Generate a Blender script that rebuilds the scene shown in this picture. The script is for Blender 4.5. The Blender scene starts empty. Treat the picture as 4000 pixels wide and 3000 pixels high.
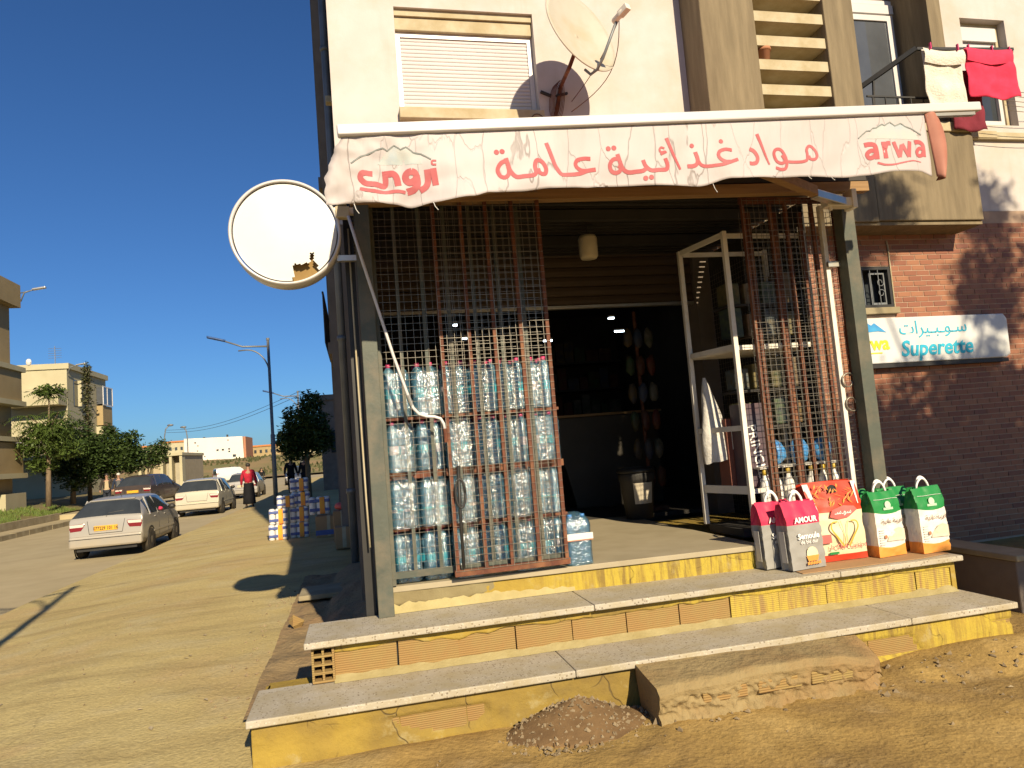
import bpy, bmesh, math, random
from mathutils import Vector, Matrix, noise
RND = random.Random(11)
U = RND.uniform
PI = math.pi
sc = bpy.context.scene
COL = sc.collection

# ------------------------------------------------------------------ camera
cam_d = bpy.data.cameras.new('camera')
cam_d.sensor_width = 36.0
cam_d.lens = 24.914
cam_d.clip_start = 0.05
cam_d.clip_end = 3000
cam = bpy.data.objects.new('camera', cam_d)
COL.objects.link(cam)
_m = Matrix(((0.973864, 0.059682, -0.21915), (-0.212508, -0.101196, -0.971905), (-0.080182, 0.993075, -0.085868))).to_4x4()
_m.translation = Vector((0, 0, 1.45))
cam.matrix_world = _m
sc.camera = cam

# ------------------------------------------------------------------ light
SUN_AZ, SUN_EL = math.radians(10.2), math.radians(29.0)
SUN_DIR = Vector((-math.sin(SUN_AZ) * math.cos(SUN_EL), math.cos(SUN_AZ) * math.cos(SUN_EL), -math.sin(SUN_EL)))
w = bpy.data.worlds.new('World')
sc.world = w
w.use_nodes = True
nt = w.node_tree
sky = nt.nodes.new('ShaderNodeTexSky')
sky.sky_type = 'NISHITA'
sky.sun_disc = False
sky.sun_elevation = SUN_EL
sky.sun_rotation = math.radians(169.8)
sky.altitude = 200
sky.air_density = 1.0
sky.dust_density = 0.6
sky.ozone_density = 4.0
bg = nt.nodes['Background']
bg.inputs['Strength'].default_value = 0.05
tint = nt.nodes.new('ShaderNodeMix')                 # deeper, more saturated winter blue over the whole dome
tint.data_type = 'RGBA'
tint.blend_type = 'MULTIPLY'
tint.inputs[0].default_value = 1.0
tint.inputs[7].default_value = (0.52, 0.86, 1.24, 1)
nt.links.new(sky.outputs[0], tint.inputs[6])
nt.links.new(tint.outputs[2], bg.inputs['Color'])
sun_d = bpy.data.lights.new('sun', 'SUN')
sun_d.energy = 5.0
sun_d.angle = math.radians(0.55)
sun_d.color = (1.0, 0.84, 0.58)
sun = bpy.data.objects.new('sun', sun_d)
COL.objects.link(sun)
sun.location = (5, -25, 16)
sun.rotation_euler = SUN_DIR.to_track_quat('-Z', 'Y').to_euler()
sc.view_settings.view_transform = 'Standard'
sc.view_settings.look = 'None'
sc.view_settings.gamma = 1.0
sc.view_settings.exposure = 0.6
sc.view_settings.use_curve_mapping = False
sc.cycles.max_bounces = 10
sc.cycles.transparent_max_bounces = 24
sc.cycles.use_denoising = True

# ------------------------------------------------------------------ helpers
ROOT = {}


def thing(name, label, cat, loc=(0, 0, 0), group=None, rotz=0.0):
    o = bpy.data.objects.new(name, None)
    o.empty_display_size = 0.1
    o.location = loc
    o.rotation_euler = (0, 0, rotz)
    COL.objects.link(o)
    tag(o, label, cat, group)
    ROOT[o.name] = Vector(loc)
    return o


def tag(o, label=None, cat=None, group=None, kind=None):
    if label: o['label'] = label
    if cat: o['category'] = cat
    if group: o['group'] = group
    if kind: o['kind'] = kind
    return o


def copy_tree(o, parent=None):
    c = o.copy()
    COL.objects.link(c)
    c.parent = parent
    for ch in list(o.children):
        copy_tree(ch, c)
    ROOT[c.name] = ROOT.get(o.name, Vector())
    return c


class MB:
    def __init__(s):
        s.v = []; s.f = []; s.m = []; s.cm = 0

    def add(s, vs, fs):
        b = len(s.v)
        s.v.extend([Vector(q) for q in vs])
        for q in fs:
            s.f.append([b + i for i in q]); s.m.append(s.cm)
        return b

    def box(s, x0, x1, y0, y1, z0, z1):
        vs = [(x0, y0, z0), (x1, y0, z0), (x1, y1, z0), (x0, y1, z0), (x0, y0, z1), (x1, y0, z1), (x1, y1, z1), (x0, y1, z1)]
        s.add(vs, [(3, 2, 1, 0), (4, 5, 6, 7), (0, 1, 5, 4), (1, 2, 6, 5), (2, 3, 7, 6), (3, 0, 4, 7)])
        return s

    def bar(s, a, b, wx, wz, up=(0, 0, 1)):
        a, b = Vector(a), Vector(b)
        d = (b - a).normalized()
        up = Vector(up)
        if abs(d.dot(up)) > .98: up = Vector((0, 1, 0))
        sd = d.cross(up).normalized(); u2 = sd.cross(d)
        vs = []
        for p in (a, b):
            for i, j in ((-1, -1), (1, -1), (1, 1), (-1, 1)):
                vs.append(p + sd * (i * wx / 2) + u2 * (j * wz / 2))
        s.add(vs, [(3, 2, 1, 0), (4, 5, 6, 7), (0, 1, 5, 4), (1, 2, 6, 5), (2, 3, 7, 6), (3, 0, 4, 7)])
        return s

    def tube(s, pts, r, n=8, cap=True):
        pts = [Vector(p) for p in pts]
        if not isinstance(r, (list, tuple)): r = [r] * len(pts)
        b = len(s.v)
        prev = None
        for i, p in enumerate(pts):
            t = (pts[min(i + 1, len(pts) - 1)] - pts[max(i - 1, 0)])
            t = t.normalized() if t.length > 1e-9 else Vector((0, 0, 1))
            if prev is None:
                a = Vector((0, 0, 1)) if abs(t.z) < .9 else Vector((1, 0, 0))
                nrm = t.cross(a).normalized()
            else:
                nrm = (prev - t * prev.dot(t))
                nrm = nrm.normalized() if nrm.length > 1e-6 else t.orthogonal().normalized()
            prev = nrm
            bi = t.cross(nrm)
            for k in range(n):
                an = 2 * PI * k / n
                s.v.append(p + (nrm * math.cos(an) + bi * math.sin(an)) * r[i])
        for i in range(len(pts) - 1):
            for k in range(n):
                k2 = (k + 1) % n
                s.f.append([b + i * n + k, b + i * n + k2, b + (i + 1) * n + k2, b + (i + 1) * n + k]); s.m.append(s.cm)
        if cap:
            s.f.append([b + k for k in reversed(range(n))]); s.m.append(s.cm)
            e = b + (len(pts) - 1) * n
            s.f.append([e + k for k in range(n)]); s.m.append(s.cm)
        return s

    def lathe(s, prof, n=20, c=(0, 0, 0), axis='z', cap=True):
        b = len(s.v)
        c = Vector(c)
        for (r, z) in prof:
            for k in range(n):
                an = 2 * PI * k / n
                x, y = r * math.cos(an), r * math.sin(an)
                if axis == 'z': q = (x, y, z)
                elif axis == 'x': q = (z, x, y)
                else: q = (x, z, -y)
                s.v.append(c + Vector(q))
        for i in range(len(prof) - 1):
            for k in range(n):
                k2 = (k + 1) % n
                s.f.append([b + i * n + k, b + i * n + k2, b + (i + 1) * n + k2, b + (i + 1) * n + k]); s.m.append(s.cm)
        if cap:
            if prof[0][0] > 1e-4: s.f.append([b + k for k in reversed(range(n))]); s.m.append(s.cm)
            e = b + (len(prof) - 1) * n
            if prof[-1][0] > 1e-4: s.f.append([e + k for k in range(n)]); s.m.append(s.cm)
        return s

    def prism(s, poly, y0, y1, plane='xz'):
        n = len(poly)
        def q(p, y):
            if plane == 'xz': return (p[0], y, p[1])
            if plane == 'yz': return (y, p[0], p[1])
            return (p[0], p[1], y)
        b = s.add([q(p, y0) for p in poly] + [q(p, y1) for p in poly], [])
        for i in range(n):
            j = (i + 1) % n
            s.f.append([b + i, b + j, b + n + j, b + n + i]); s.m.append(s.cm)
        s.f.append([b + i for i in reversed(range(n))]); s.m.append(s.cm)
        s.f.append([b + n + i for i in range(n)]); s.m.append(s.cm)
        return s

    def grid(s, fn, nu, nv, wrap=False):
        b = len(s.v)
        for j in range(nv + 1):
            for i in range(nu + (0 if wrap else 1)):
                s.v.append(Vector(fn(i / nu, j / nv)))
        st = nu if wrap else nu + 1
        for j in range(nv):
            for i in range(nu):
                i2 = (i + 1) % st if wrap else i + 1
                s.f.append([b + j * st + i, b + j * st + i2, b + (j + 1) * st + i2, b + (j + 1) * st + i]); s.m.append(s.cm)
        return s

    def blob(s, c, r, n=8, m=6, jit=.2, rnd=None):
        rnd = rnd or RND
        c = Vector(c)
        if not isinstance(r, (list, tuple)): r = (r, r, r)
        b = len(s.v)
        sd = rnd.uniform(0, 99)
        for j in range(m + 1):
            th = PI * j / m
            for i in range(n):
                ph = 2 * PI * i / n
                d = Vector((math.sin(th) * math.cos(ph), math.sin(th) * math.sin(ph), math.cos(th)))
                k = 1 + jit * noise.noise(d * 1.7 + Vector((sd, sd, 0)))
                s.v.append(c + Vector((d.x * r[0], d.y * r[1], d.z * r[2])) * k)
        for j in range(m):
            for i in range(n):
                i2 = (i + 1) % n
                s.f.append([b + j * n + i, b + (j + 1) * n + i, b + (j + 1) * n + i2, b + j * n + i2]); s.m.append(s.cm)
        return s

    def rock(s, c, r, rnd):
        c = Vector(c); q = []
        for d in ((1, 0, 0), (-1, 0, 0), (0, 1, 0), (0, -1, 0), (0, 0, 1), (0, 0, -1)):
            q.append(c + Vector(d) * r * rnd.uniform(.6, 1.25) + Vector((rnd.uniform(-1, 1), rnd.uniform(-1, 1), rnd.uniform(-1, 1))) * r * .35)
        s.add(q, [(0, 2, 4), (2, 1, 4), (1, 3, 4), (3, 0, 4), (2, 0, 5), (1, 2, 5), (3, 1, 5), (0, 3, 5)])
        return s

    def mesh(s, name, mats, smooth=False, off=None):
        me = bpy.data.meshes.new(name)
        vs = [v - off for v in s.v] if off is not None else s.v
        me.from_pydata([tuple(v) for v in vs], [], s.f)
        if not isinstance(mats, (list, tuple)): mats = [mats]
        for m in mats: me.materials.append(m)
        if len(mats) > 1: me.polygons.foreach_set('material_index', s.m)
        if smooth: me.polygons.foreach_set('use_smooth', [True] * len(me.polygons))
        me.update()
        return me

    def build(s, name, mats, parent=None, smooth=False, bev=0, local=False, kind=None, sub=0):
        off = None
        if parent is not None and not local: off = ROOT.get(parent.name, Vector())
        me = s.mesh(name, mats, smooth, off)
        o = bpy.data.objects.new(name, me)
        COL.objects.link(o)
        if parent is not None:
            o.parent = parent
            ROOT[o.name] = ROOT.get(parent.name, Vector())
        if bev:
            bm = o.modifiers.new('bevel', 'BEVEL'); bm.width = bev; bm.segments = 2; bm.limit_method = 'ANGLE'
        if sub:
            m = o.modifiers.new('sub', 'SUBSURF'); m.levels = sub; m.render_levels = sub
        if kind: o['kind'] = kind
        return o


def single(name, mb, mats, label, cat, group=None, smooth=False, bev=0, kind=None, base=None):
    """a thing that is one mesh, its origin at its base"""
    if base is None:
        xs = [v.x for v in mb.v]; ys = [v.y for v in mb.v]; zs = [v.z for v in mb.v]
        base = Vector(((min(xs) + max(xs)) / 2, (min(ys) + max(ys)) / 2, min(zs)))
    base = Vector(base)
    o = bpy.data.objects.new(name, mb.mesh(name, mats, smooth, base))
    o.location = base
    COL.objects.link(o)
    ROOT[o.name] = base
    if bev:
        bm = o.modifiers.new('bevel', 'BEVEL'); bm.width = bev; bm.segments = 2; bm.limit_method = 'ANGLE'
    tag(o, label, cat, group, kind)
    return o


def shared(name, me, parent, loc=(0, 0, 0), rot=None, scale=None):
    o = bpy.data.objects.new(name, me)
    COL.objects.link(o)
    o.parent = parent
    o.location = loc
    if rot: o.rotation_euler = rot
    if scale: o.scale = scale
    return o


# ------------------------------------------------------------------ materials
def _n(t, kind, **kw):
    n = t.nodes.new(kind)
    for k, v in kw.items(): setattr(n, k, v)
    return n


def ramp(t, fac, stops, interp='LINEAR'):
    r = _n(t, 'ShaderNodeValToRGB')
    r.color_ramp.interpolation = interp
    els = r.color_ramp.elements
    while len(els) < len(stops): els.new(.5)
    for e, (p, c) in zip(els, stops):
        e.position = p
        e.color = (c, c, c, 1) if isinstance(c, (int, float)) else (c[0], c[1], c[2], 1)
    if fac is not None: t.links.new(fac, r.inputs[0])
    return r.outputs[0]


def coords(t, scale=(1, 1, 1), kind='Object'):
    tc = _n(t, 'ShaderNodeTexCoord')
    mp = _n(t, 'ShaderNodeMapping')
    mp.inputs['Scale'].default_value = scale
    t.links.new(tc.outputs[kind], mp.inputs[0])
    return mp.outputs[0]


def nz(t, vec, scale, det=5, rough=.55, dist=0):
    n = _n(t, 'ShaderNodeTexNoise')
    n.inputs['Scale'].default_value = scale
    n.inputs['Detail'].default_value = det
    n.inputs['Roughness'].default_value = rough
    n.inputs['Distortion'].default_value = dist
    t.links.new(vec, n.inputs['Vector'])
    return n.outputs[0]


def mix(t, fac, a, b, blend='MIX'):
    m = _n(t, 'ShaderNodeMix', data_type='RGBA', blend_type=blend)
    if isinstance(fac, (int, float)): m.inputs[0].default_value = fac
    else: t.links.new(fac, m.inputs[0])
    for i, q in ((6, a), (7, b)):
        if isinstance(q, (tuple, list)): m.inputs[i].default_value = (q[0], q[1], q[2], 1)
        else: t.links.new(q, m.inputs[i])
    return m.outputs[2]


def mth(t, op, a, b=None, clamp=False):
    m = _n(t, 'ShaderNodeMath', operation=op, use_clamp=clamp)
    for i, q in enumerate((a, b)):
        if q is None: continue
        if isinstance(q, (int, float)): m.inputs[i].default_value = q
        else: t.links.new(q, m.inputs[i])
    return m.outputs[0]


def new_mat(name):
    m = bpy.data.materials.new(name)
    m.use_nodes = True
    t = m.node_tree
    return m, t, t.nodes['Principled BSDF']


def bump(t, b, h, strength=.3, dist=.01):
    n = _n(t, 'ShaderNodeBump')
    n.inputs['Strength'].default_value = strength
    n.inputs['Distance'].default_value = dist
    t.links.new(h, n.inputs['Height'])
    t.links.new(n.outputs[0], b.inputs['Normal'])
    return n


def pm(name, c1, c2=None, scale=6, rough=.75, metal=0, bmp=0, bscale=None, bdist=.01, stretch=(1, 1, 1), spec=.4, det=6, rnd=0, dirt=None, dirt_amt=.5, dirt_scale=1.5, streak=None):
    """noise-mottled principled material"""
    m, t, b = new_mat(name)
    if c2 is None: c2 = tuple(x * .8 for x in c1)
    v = coords(t, stretch)
    f = nz(t, v, scale, det)
    col = ramp(t, f, [(.32, c1), (.68, c2)])
    if dirt:
        f2 = ramp(t, nz(t, v, dirt_scale, 7, .62), [(.45, 0.0), (.68, dirt_amt)])
        col = mix(t, f2, col, dirt)
    if streak:
        vs_ = coords(t, (1, 1, .06))
        f3 = mth(t, 'MULTIPLY', ramp(t, nz(t, vs_, 7, 6, .6), [(.5, 0.0), (.72, .4)]), ramp(t, nz(t, v, .7, 4), [(.45, 0.0), (.65, 1.0)]))
        col = mix(t, f3, col, streak)
    if rnd:
        oi = _n(t, 'ShaderNodeObjectInfo')
        hs = _n(t, 'ShaderNodeHueSaturation')
        t.links.new(mth(t, 'ADD', mth(t, 'MULTIPLY', oi.outputs['Random'], 2 * rnd), 1 - rnd), hs.inputs['Value'])
        t.links.new(col, hs.inputs['Color'])
        col = hs.outputs[0]
    t.links.new(col, b.inputs['Base Color'])
    b.inputs['Roughness'].default_value = rough
    b.inputs['Metallic'].default_value = metal
    b.inputs['Specular IOR Level'].default_value = spec
    if bmp: bump(t, b, nz(t, v, bscale or scale * 3, 6, .6), bmp, bdist)
    return m


M = {}
M['plaster'] = pm('plaster', (.53, .49, .48), (.48, .44, .42), 3, .9, bmp=.15, bscale=60, dirt=(.40, .34, .24), dirt_amt=.55, dirt_scale=1.2, streak=(.36, .31, .24))
M['plaster_shaded'] = pm('plaster_shaded', (.22, .18, .15), (.16, .13, .105), 3, .9, bmp=.2, bscale=40)  # shade-side copy of the plaster, the shade put into its colour
M['cream'] = pm('cream_paint', (.45, .41, .27), (.40, .36, .23), 1.2, .9, dirt=(.4, .32, .2), dirt_amt=.4, dirt_scale=.4)
M['ochre'] = pm('ochre_paint', (.36, .27, .14), (.31, .23, .11), 1.0, .9, dirt=(.3, .22, .12), dirt_amt=.5, dirt_scale=.5)
M['concrete'] = pm('streaked_concrete', (.235, .185, .115), (.165, .13, .08), 5, .9, bmp=.35, bscale=14, bdist=.02, stretch=(3, 3, .35), dirt=(.12, .09, .055), dirt_amt=.55)
M['sill'] = pm('painted_concrete', (.47, .41, .29), (.39, .33, .21), 6, .85, bmp=.2, bscale=30, dirt=(.33, .25, .13), dirt_amt=.5, dirt_scale=3)
M['pvc'] = pm('white_pvc', (.60, .58, .58), (.55, .53, .53), 2, .32, spec=.5)
M['shutter_pvc'] = pm('shutter_pvc', (.56, .53, .54), (.52, .49, .49), 2, .3, spec=.55)
M['alu'] = pm('aluminium', (.66, .63, .56), (.55, .52, .46), 5, .35, metal=.85, bmp=.05)
M['alu_white'] = pm('white_lacquer', (.78, .74, .66), (.68, .64, .56), 4, .4, dirt=(.4, .33, .25), dirt_amt=.3, dirt_scale=6)
M['greenpost'] = pm('green_grey_paint', (.085, .095, .075), (.06, .068, .055), 5, .55, bmp=.15, bscale=40, dirt=(.16, .13, .09), dirt_amt=.6, dirt_scale=6)
M['rust'] = pm('rust_paint', (.14, .042, .02), (.085, .027, .015), 14, .7, bmp=.3, bscale=60, dirt=(.3, .14, .06), dirt_amt=.5, dirt_scale=9)
M['wire'] = pm('galvanised_wire', (.27, .25, .21), (.17, .145, .115), 30, .4, metal=.5)
M['black'] = pm('black_metal', (.02, .02, .02), (.03, .027, .024), 8, .5)
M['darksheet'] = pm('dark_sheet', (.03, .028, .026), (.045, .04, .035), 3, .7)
M['wood'] = pm('timber', (.33, .2, .09), (.24, .14, .06), 5, .7, bmp=.3, bscale=12, stretch=(.4, 8, 8))
M['brownshutter'] = pm('brown_shutter', (.10, .068, .04), (.08, .052, .03), 2, .5)
M['card'] = pm('cardboard', (.36, .22, .11), (.3, .18, .085), 3, .85, bmp=.1, bscale=30, rnd=.15)
M['earth_brown'] = pm('brown_soil', (.19, .115, .05), (.12, .07, .03), 9, .95, bmp=.6, bscale=35)
M['stone'] = pm('pebble_stone', (.30, .23, .14), (.19, .14, .08), 10, .9, bmp=.3, bscale=40)
M['kerb'] = pm('kerb_stone', (.34, .29, .19), (.25, .21, .13), 4, .9, bmp=.4, bscale=25, dirt=(.2, .15, .08), dirt_amt=.5)
M['asphalt'] = pm('dusty_asphalt', (.40, .33, .205), (.33, .27, .16), 1.3, .92, bmp=.2, bscale=120, bdist=.004, dirt=(.40, .335, .2), dirt_amt=.6, dirt_scale=.35)
M['grass'] = pm('grass_blade', (.08, .13, .025), (.13, .16, .03), 2, .7)
M['bank'] = pm('grassy_soil', (.13, .12, .04), (.2, .15, .07), 1.4, .95, bmp=.5, bscale=9, bdist=.05)
M['leaf'] = pm('leaf_green', (.05, .085, .016), (.085, .12, .024), 1.2, .55, spec=.3)
M['leaf_dark'] = pm('leaf_dark', (.035, .062, .015), (.055, .085, .02), 1.2, .55, spec=.3)
M['leaf_cypress'] = pm('leaf_cypress', (.05, .06, .02), (.085, .08, .03), 1.5, .7)
M['bark'] = pm('bark', (.22, .16, .10), (.13, .095, .06), 8, .95, bmp=.5, bscale=20, stretch=(3, 3, .5))
M['terracotta'] = pm('terracotta', (.42, .19, .1), (.34, .15, .08), 6, .8)
M['rubber'] = pm('rubber', (.025, .023, .02), (.07, .055, .035), 6, .85)
M['rim'] = pm('steel_rim', (.3, .27, .22), (.2, .17, .13), 8, .45, metal=.6)
M['lens_red'] = pm('lens_red', (.20, .012, .02), (.15, .01, .016), 4, .2, spec=.6)
M['lens_white'] = pm('lens_white', (.6, .55, .5), (.5, .45, .4), 4, .15)
M['plate_y'] = pm('plate_yellow', (.72, .38, .03), (.66, .34, .03), 3, .5)
M['plate_w'] = pm('plate_white', (.55, .48, .33), (.5, .43, .3), 3, .5)
M['print_black'] = pm('print_black', (.02, .02, .02), (.025, .025, .025), 3, .6)
M['print_white'] = pm('print_white', (.82, .80, .77), (.78, .76, .73), 3, .6)
M['print_red'] = pm('print_red', (.62, .10, .09), (.70, .15, .13), 9, .7)
M['faded_red'] = pm('faded_red', (.40, .085, .095), (.45, .135, .145), 7, .8)
M['lampgrey'] = pm('lamp_grey', (.2, .21, .22), (.15, .16, .17), 5, .5, metal=.3)
M['lampblue'] = pm('lamp_blue', (.05, .1, .25), (.04, .08, .2), 5, .5)
M['skin'] = pm('skin', (.36, .2, .13), (.32, .17, .11), 6, .6)
M['hair'] = pm('hair_dark', (.02, .016, .013), (.035, .03, .025), 30, .6)
M['hair_white'] = pm('hair_grey', (.6, .57, .52), (.5, .47, .43), 30, .7)


def cloth(name, c, rough=.9):
    return pm(name, c, tuple(x * .75 for x in c), 8, rough, bmp=.3, bscale=14, bdist=.02, spec=.2)


def m_ground():
    m, t, b = new_mat('dusty_pavement')
    v = coords(t)
    big = nz(t, v, .35, 6, .6, .4)
    mid = nz(t, v, 1.7, 7, .62)
    vs = coords(t, (.5, 2.4, 1))
    strk = nz(t, vs, 1.3, 6, .6, .5)
    fine = nz(t, v, 38, 5, .6)
    col = ramp(t, big, [(.34, (.52, .425, .20)), (.52, (.46, .365, .165)), (.7, (.47, .335, .17))])
    col = mix(t, ramp(t, mid, [(.5, 0.0), (.72, .55)]), col, (.48, .42, .27))
    col = mix(t, ramp(t, strk, [(.50, 0.0), (.68, .6)]), col, (.29, .22, .10))
    col = mix(t, ramp(t, nz(t, v, .8, 5, .6), [(.6, 0.0), (.72, .35)]), col, (.42, .25, .14))
    sx = _n(t, 'ShaderNodeSeparateXYZ'); t.links.new(v, sx.inputs[0])
    wob = mth(t, 'MULTIPLY', nz(t, v, .9, 4), 1.6)
    # hairline cracks and old patch edges in the worn surface
    cn = _n(t, 'ShaderNodeTexNoise'); cn.inputs['Scale'].default_value = 1.4; cn.inputs['Detail'].default_value = 6; t.links.new(v, cn.inputs['Vector'])
    cs = _n(t, 'ShaderNodeVectorMath', operation='SCALE'); cs.inputs['Scale'].default_value = .9; t.links.new(cn.outputs['Color'], cs.inputs[0])
    ca = _n(t, 'ShaderNodeVectorMath', operation='ADD'); t.links.new(coords(t, (.8, .42, 1)), ca.inputs[0]); t.links.new(cs.outputs[0], ca.inputs[1])
    cv2 = _n(t, 'ShaderNodeTexVoronoi', feature='DISTANCE_TO_EDGE'); cv2.inputs['Scale'].default_value = .62; t.links.new(ca.outputs[0], cv2.inputs['Vector'])
    crk = mth(t, 'MULTIPLY', ramp(t, cv2.outputs['Distance'], [(.0015, .38), (.006, 0.0)]), ramp(t, nz(t, v, .5, 3), [(.50, 0.0), (.62, 1.0)]))
    col = mix(t, crk, col, (.16, .12, .06))
    soil = mth(t, 'MULTIPLY', ramp(t, mth(t, 'ADD', sx.outputs[0], wob), [(.2, 0.0), (1.0, 1.0)]), ramp(t, sx.outputs[1], [(.0, 1.0), (1.0, 1.0)]))
    col = mix(t, mth(t, 'MULTIPLY', soil, .9), col, ramp(t, mid, [(.32, (.42, .285, .105)), (.5, (.33, .21, .065)), (.6, (.25, .155, .05)), (.72, (.37, .26, .12))]))
    col = mix(t, .5, col, ramp(t, fine, [(.3, .62), (.7, 1.25)]), 'MULTIPLY')
    spk = _n(t, 'ShaderNodeTexVoronoi'); spk.inputs['Scale'].default_value = 11; t.links.new(v, spk.inputs['Vector'])
    col = mix(t, ramp(t, spk.outputs['Distance'], [(.035, .8), (.07, 0.0)]), col, (.09, .065, .035))
    t.links.new(col, b.inputs['Base Color'])
    b.inputs['Roughness'].default_value = .95
    b.inputs['Specular IOR Level'].default_value = .2
    h = mth(t, 'ADD', mth(t, 'MULTIPLY', mid, .8), mth(t, 'MULTIPLY', fine, .25))
    bump(t, b, h, .8, .045)
    return m


def m_terrazzo():
    m, t, b = new_mat('terrazzo_slab')
    v = coords(t)
    vo = _n(t, 'ShaderNodeTexVoronoi'); vo.inputs['Scale'].default_value = 78; t.links.new(v, vo.inputs['Vector'])
    vo2 = _n(t, 'ShaderNodeTexVoronoi'); vo2.inputs['Scale'].default_value = 90; t.links.new(v, vo2.inputs['Vector'])
    base = ramp(t, nz(t, v, 2.2, 6), [(.3, (.43, .39, .32)), (.7, (.36, .32, .25))])
    sel = mth(t, 'LESS_THAN', vo.outputs['Distance'], .42)
    pick = _n(t, 'ShaderNodeSeparateColor'); t.links.new(vo.outputs['Color'], pick.inputs[0])
    chip = mth(t, 'MULTIPLY', sel, mth(t, 'GREATER_THAN', pick.outputs[0], .78))
    chip2 = mth(t, 'MULTIPLY', mth(t, 'LESS_THAN', vo2.outputs['Distance'], .4), mth(t, 'GREATER_THAN', pick.outputs[1], .72))
    col = mix(t, chip, base, (.17, .135, .10))
    col = mix(t, chip2, col, (.50, .46, .38))
    col = mix(t, ramp(t, nz(t, v, 4, 7, .65), [(.42, 0.0), (.66, .75)]), col, (.33, .27, .15))
    t.links.new(col, b.inputs['Base Color'])
    b.inputs['Roughness'].default_value = .7
    bump(t, b, nz(t, v, 60, 5), .15, .004)
    return m


def m_mortar(yellow=0.0, x_on=None):
    """rough cement render, stained; x_on: where the yellow paint drips start (object x)"""
    m, t, b = new_mat('cement_render')
    v = coords(t)
    n1 = nz(t, v, 3.2, 7, .62, .3)
    col = ramp(t, n1, [(.3, (.36, .255, .05)), (.5, (.31, .215, .045)), (.7, (.22, .155, .05))])
    col = mix(t, ramp(t, nz(t, v, 1.1, 6, .6), [(.5, 0.0), (.72, .7)]), col, (.17, .115, .04))
    col = mix(t, ramp(t, nz(t, v, 7, 6, .65), [(.58, 0.0), (.7, .6)]), col, (.37, .31, .16))
    # thin cracks
    vo = _n(t, 'ShaderNodeTexVoronoi', feature='DISTANCE_TO_EDGE'); vo.inputs['Scale'].default_value = 2.6
    wv = _n(t, 'ShaderNodeVectorMath', operation='ADD')
    t.links.new(v, wv.inputs[0])
    nn = _n(t, 'ShaderNodeTexNoise'); nn.inputs['Scale'].default_value = 5; t.links.new(v, nn.inputs['Vector'])
    sv = _n(t, 'ShaderNodeVectorMath', operation='SCALE'); sv.inputs['Scale'].default_value = .25
    t.links.new(nn.outputs['Color'], sv.inputs[0]); t.links.new(sv.outputs[0], wv.inputs[1])
    t.links.new(wv.outputs[0], vo.inputs['Vector'])
    crack = mth(t, 'MULTIPLY', ramp(t, vo.outputs['Distance'], [(.004, 1.0), (.014, 0.0)]), ramp(t, nz(t, v, 1.9, 3), [(.5, 0.0), (.6, .8)]))
    col = mix(t, crack, col, (.1, .07, .035))
    if yellow:
        vd = coords(t, (1, 1, .09))
        dr = nz(t, vd, 26, 5, .7)
        drip = ramp(t, dr, [(.42, 0.0), (.56, 1.0)])
        sx = _n(t, 'ShaderNodeSeparateXYZ'); t.links.new(v, sx.inputs[0])
        on = ramp(t, mth(t, 'SUBTRACT', sx.outputs[0], x_on), [(0.0, 0.0), (.5, 1.0)]) if x_on is not None else None
        # more paint towards the top edge where it was spilt
        fac = mth(t, 'MULTIPLY', drip, yellow)
        if on is not None: fac = mth(t, 'MULTIPLY', fac, on)
        col = mix(t, fac, col, (.43, .325, .05))
    t.links.new(col, b.inputs['Base Color'])
    b.inputs['Roughness'].default_value = .92
    b.inputs['Specular IOR Level'].default_value = .2
    bump(t, b, mth(t, 'ADD', nz(t, v, 14, 7, .65), mth(t, 'MULTIPLY', crack, -.6)), .6, .02)
    return m


def m_hollow_brick(paint=0.0):
    m, t, b = new_mat('hollow_brick')
    v = coords(t)
    wv = _n(t, 'ShaderNodeTexWave', wave_type='BANDS', bands_direction='Z')
    wv.inputs['Scale'].default_value = 26; wv.inputs['Distortion'].default_value = .6
    t.links.new(v, wv.inputs['Vector'])
    col = ramp(t, nz(t, v, 6, 6), [(.3, (.30, .175, .062)), (.7, (.29, .195, .07))])
    col = mix(t, ramp(t, nz(t, v, 3.5, 7, .65), [(.42, 0.0), (.62, .9)]), col, (.29, .215, .075))
    col = mix(t, mth(t, 'MULTIPLY', wv.outputs['Fac'], .35), col, (.17, .085, .03))
    if paint:
        vd = coords(t, (1, 1, .09))
        oi = _n(t, 'ShaderNodeObjectInfo')
        ad = _n(t, 'ShaderNodeVectorMath', operation='ADD'); t.links.new(vd, ad.inputs[0])
        cx = _n(t, 'ShaderNodeCombineXYZ'); t.links.new(mth(t, 'MULTIPLY', oi.outputs['Random'], 9.0), cx.inputs[0]); t.links.new(cx.outputs[0], ad.inputs[1])
        col = mix(t, mth(t, 'MULTIPLY', ramp(t, nz(t, ad.outputs[0], 26, 5, .7), [(.38, 0.0), (.55, 1.0)]), paint), col, (.43, .325, .05))
    t.links.new(col, b.inputs['Base Color'])
    b.inputs['Roughness'].default_value = .9
    bump(t, b, wv.outputs['Fac'], .5, .006)
    return m


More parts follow.
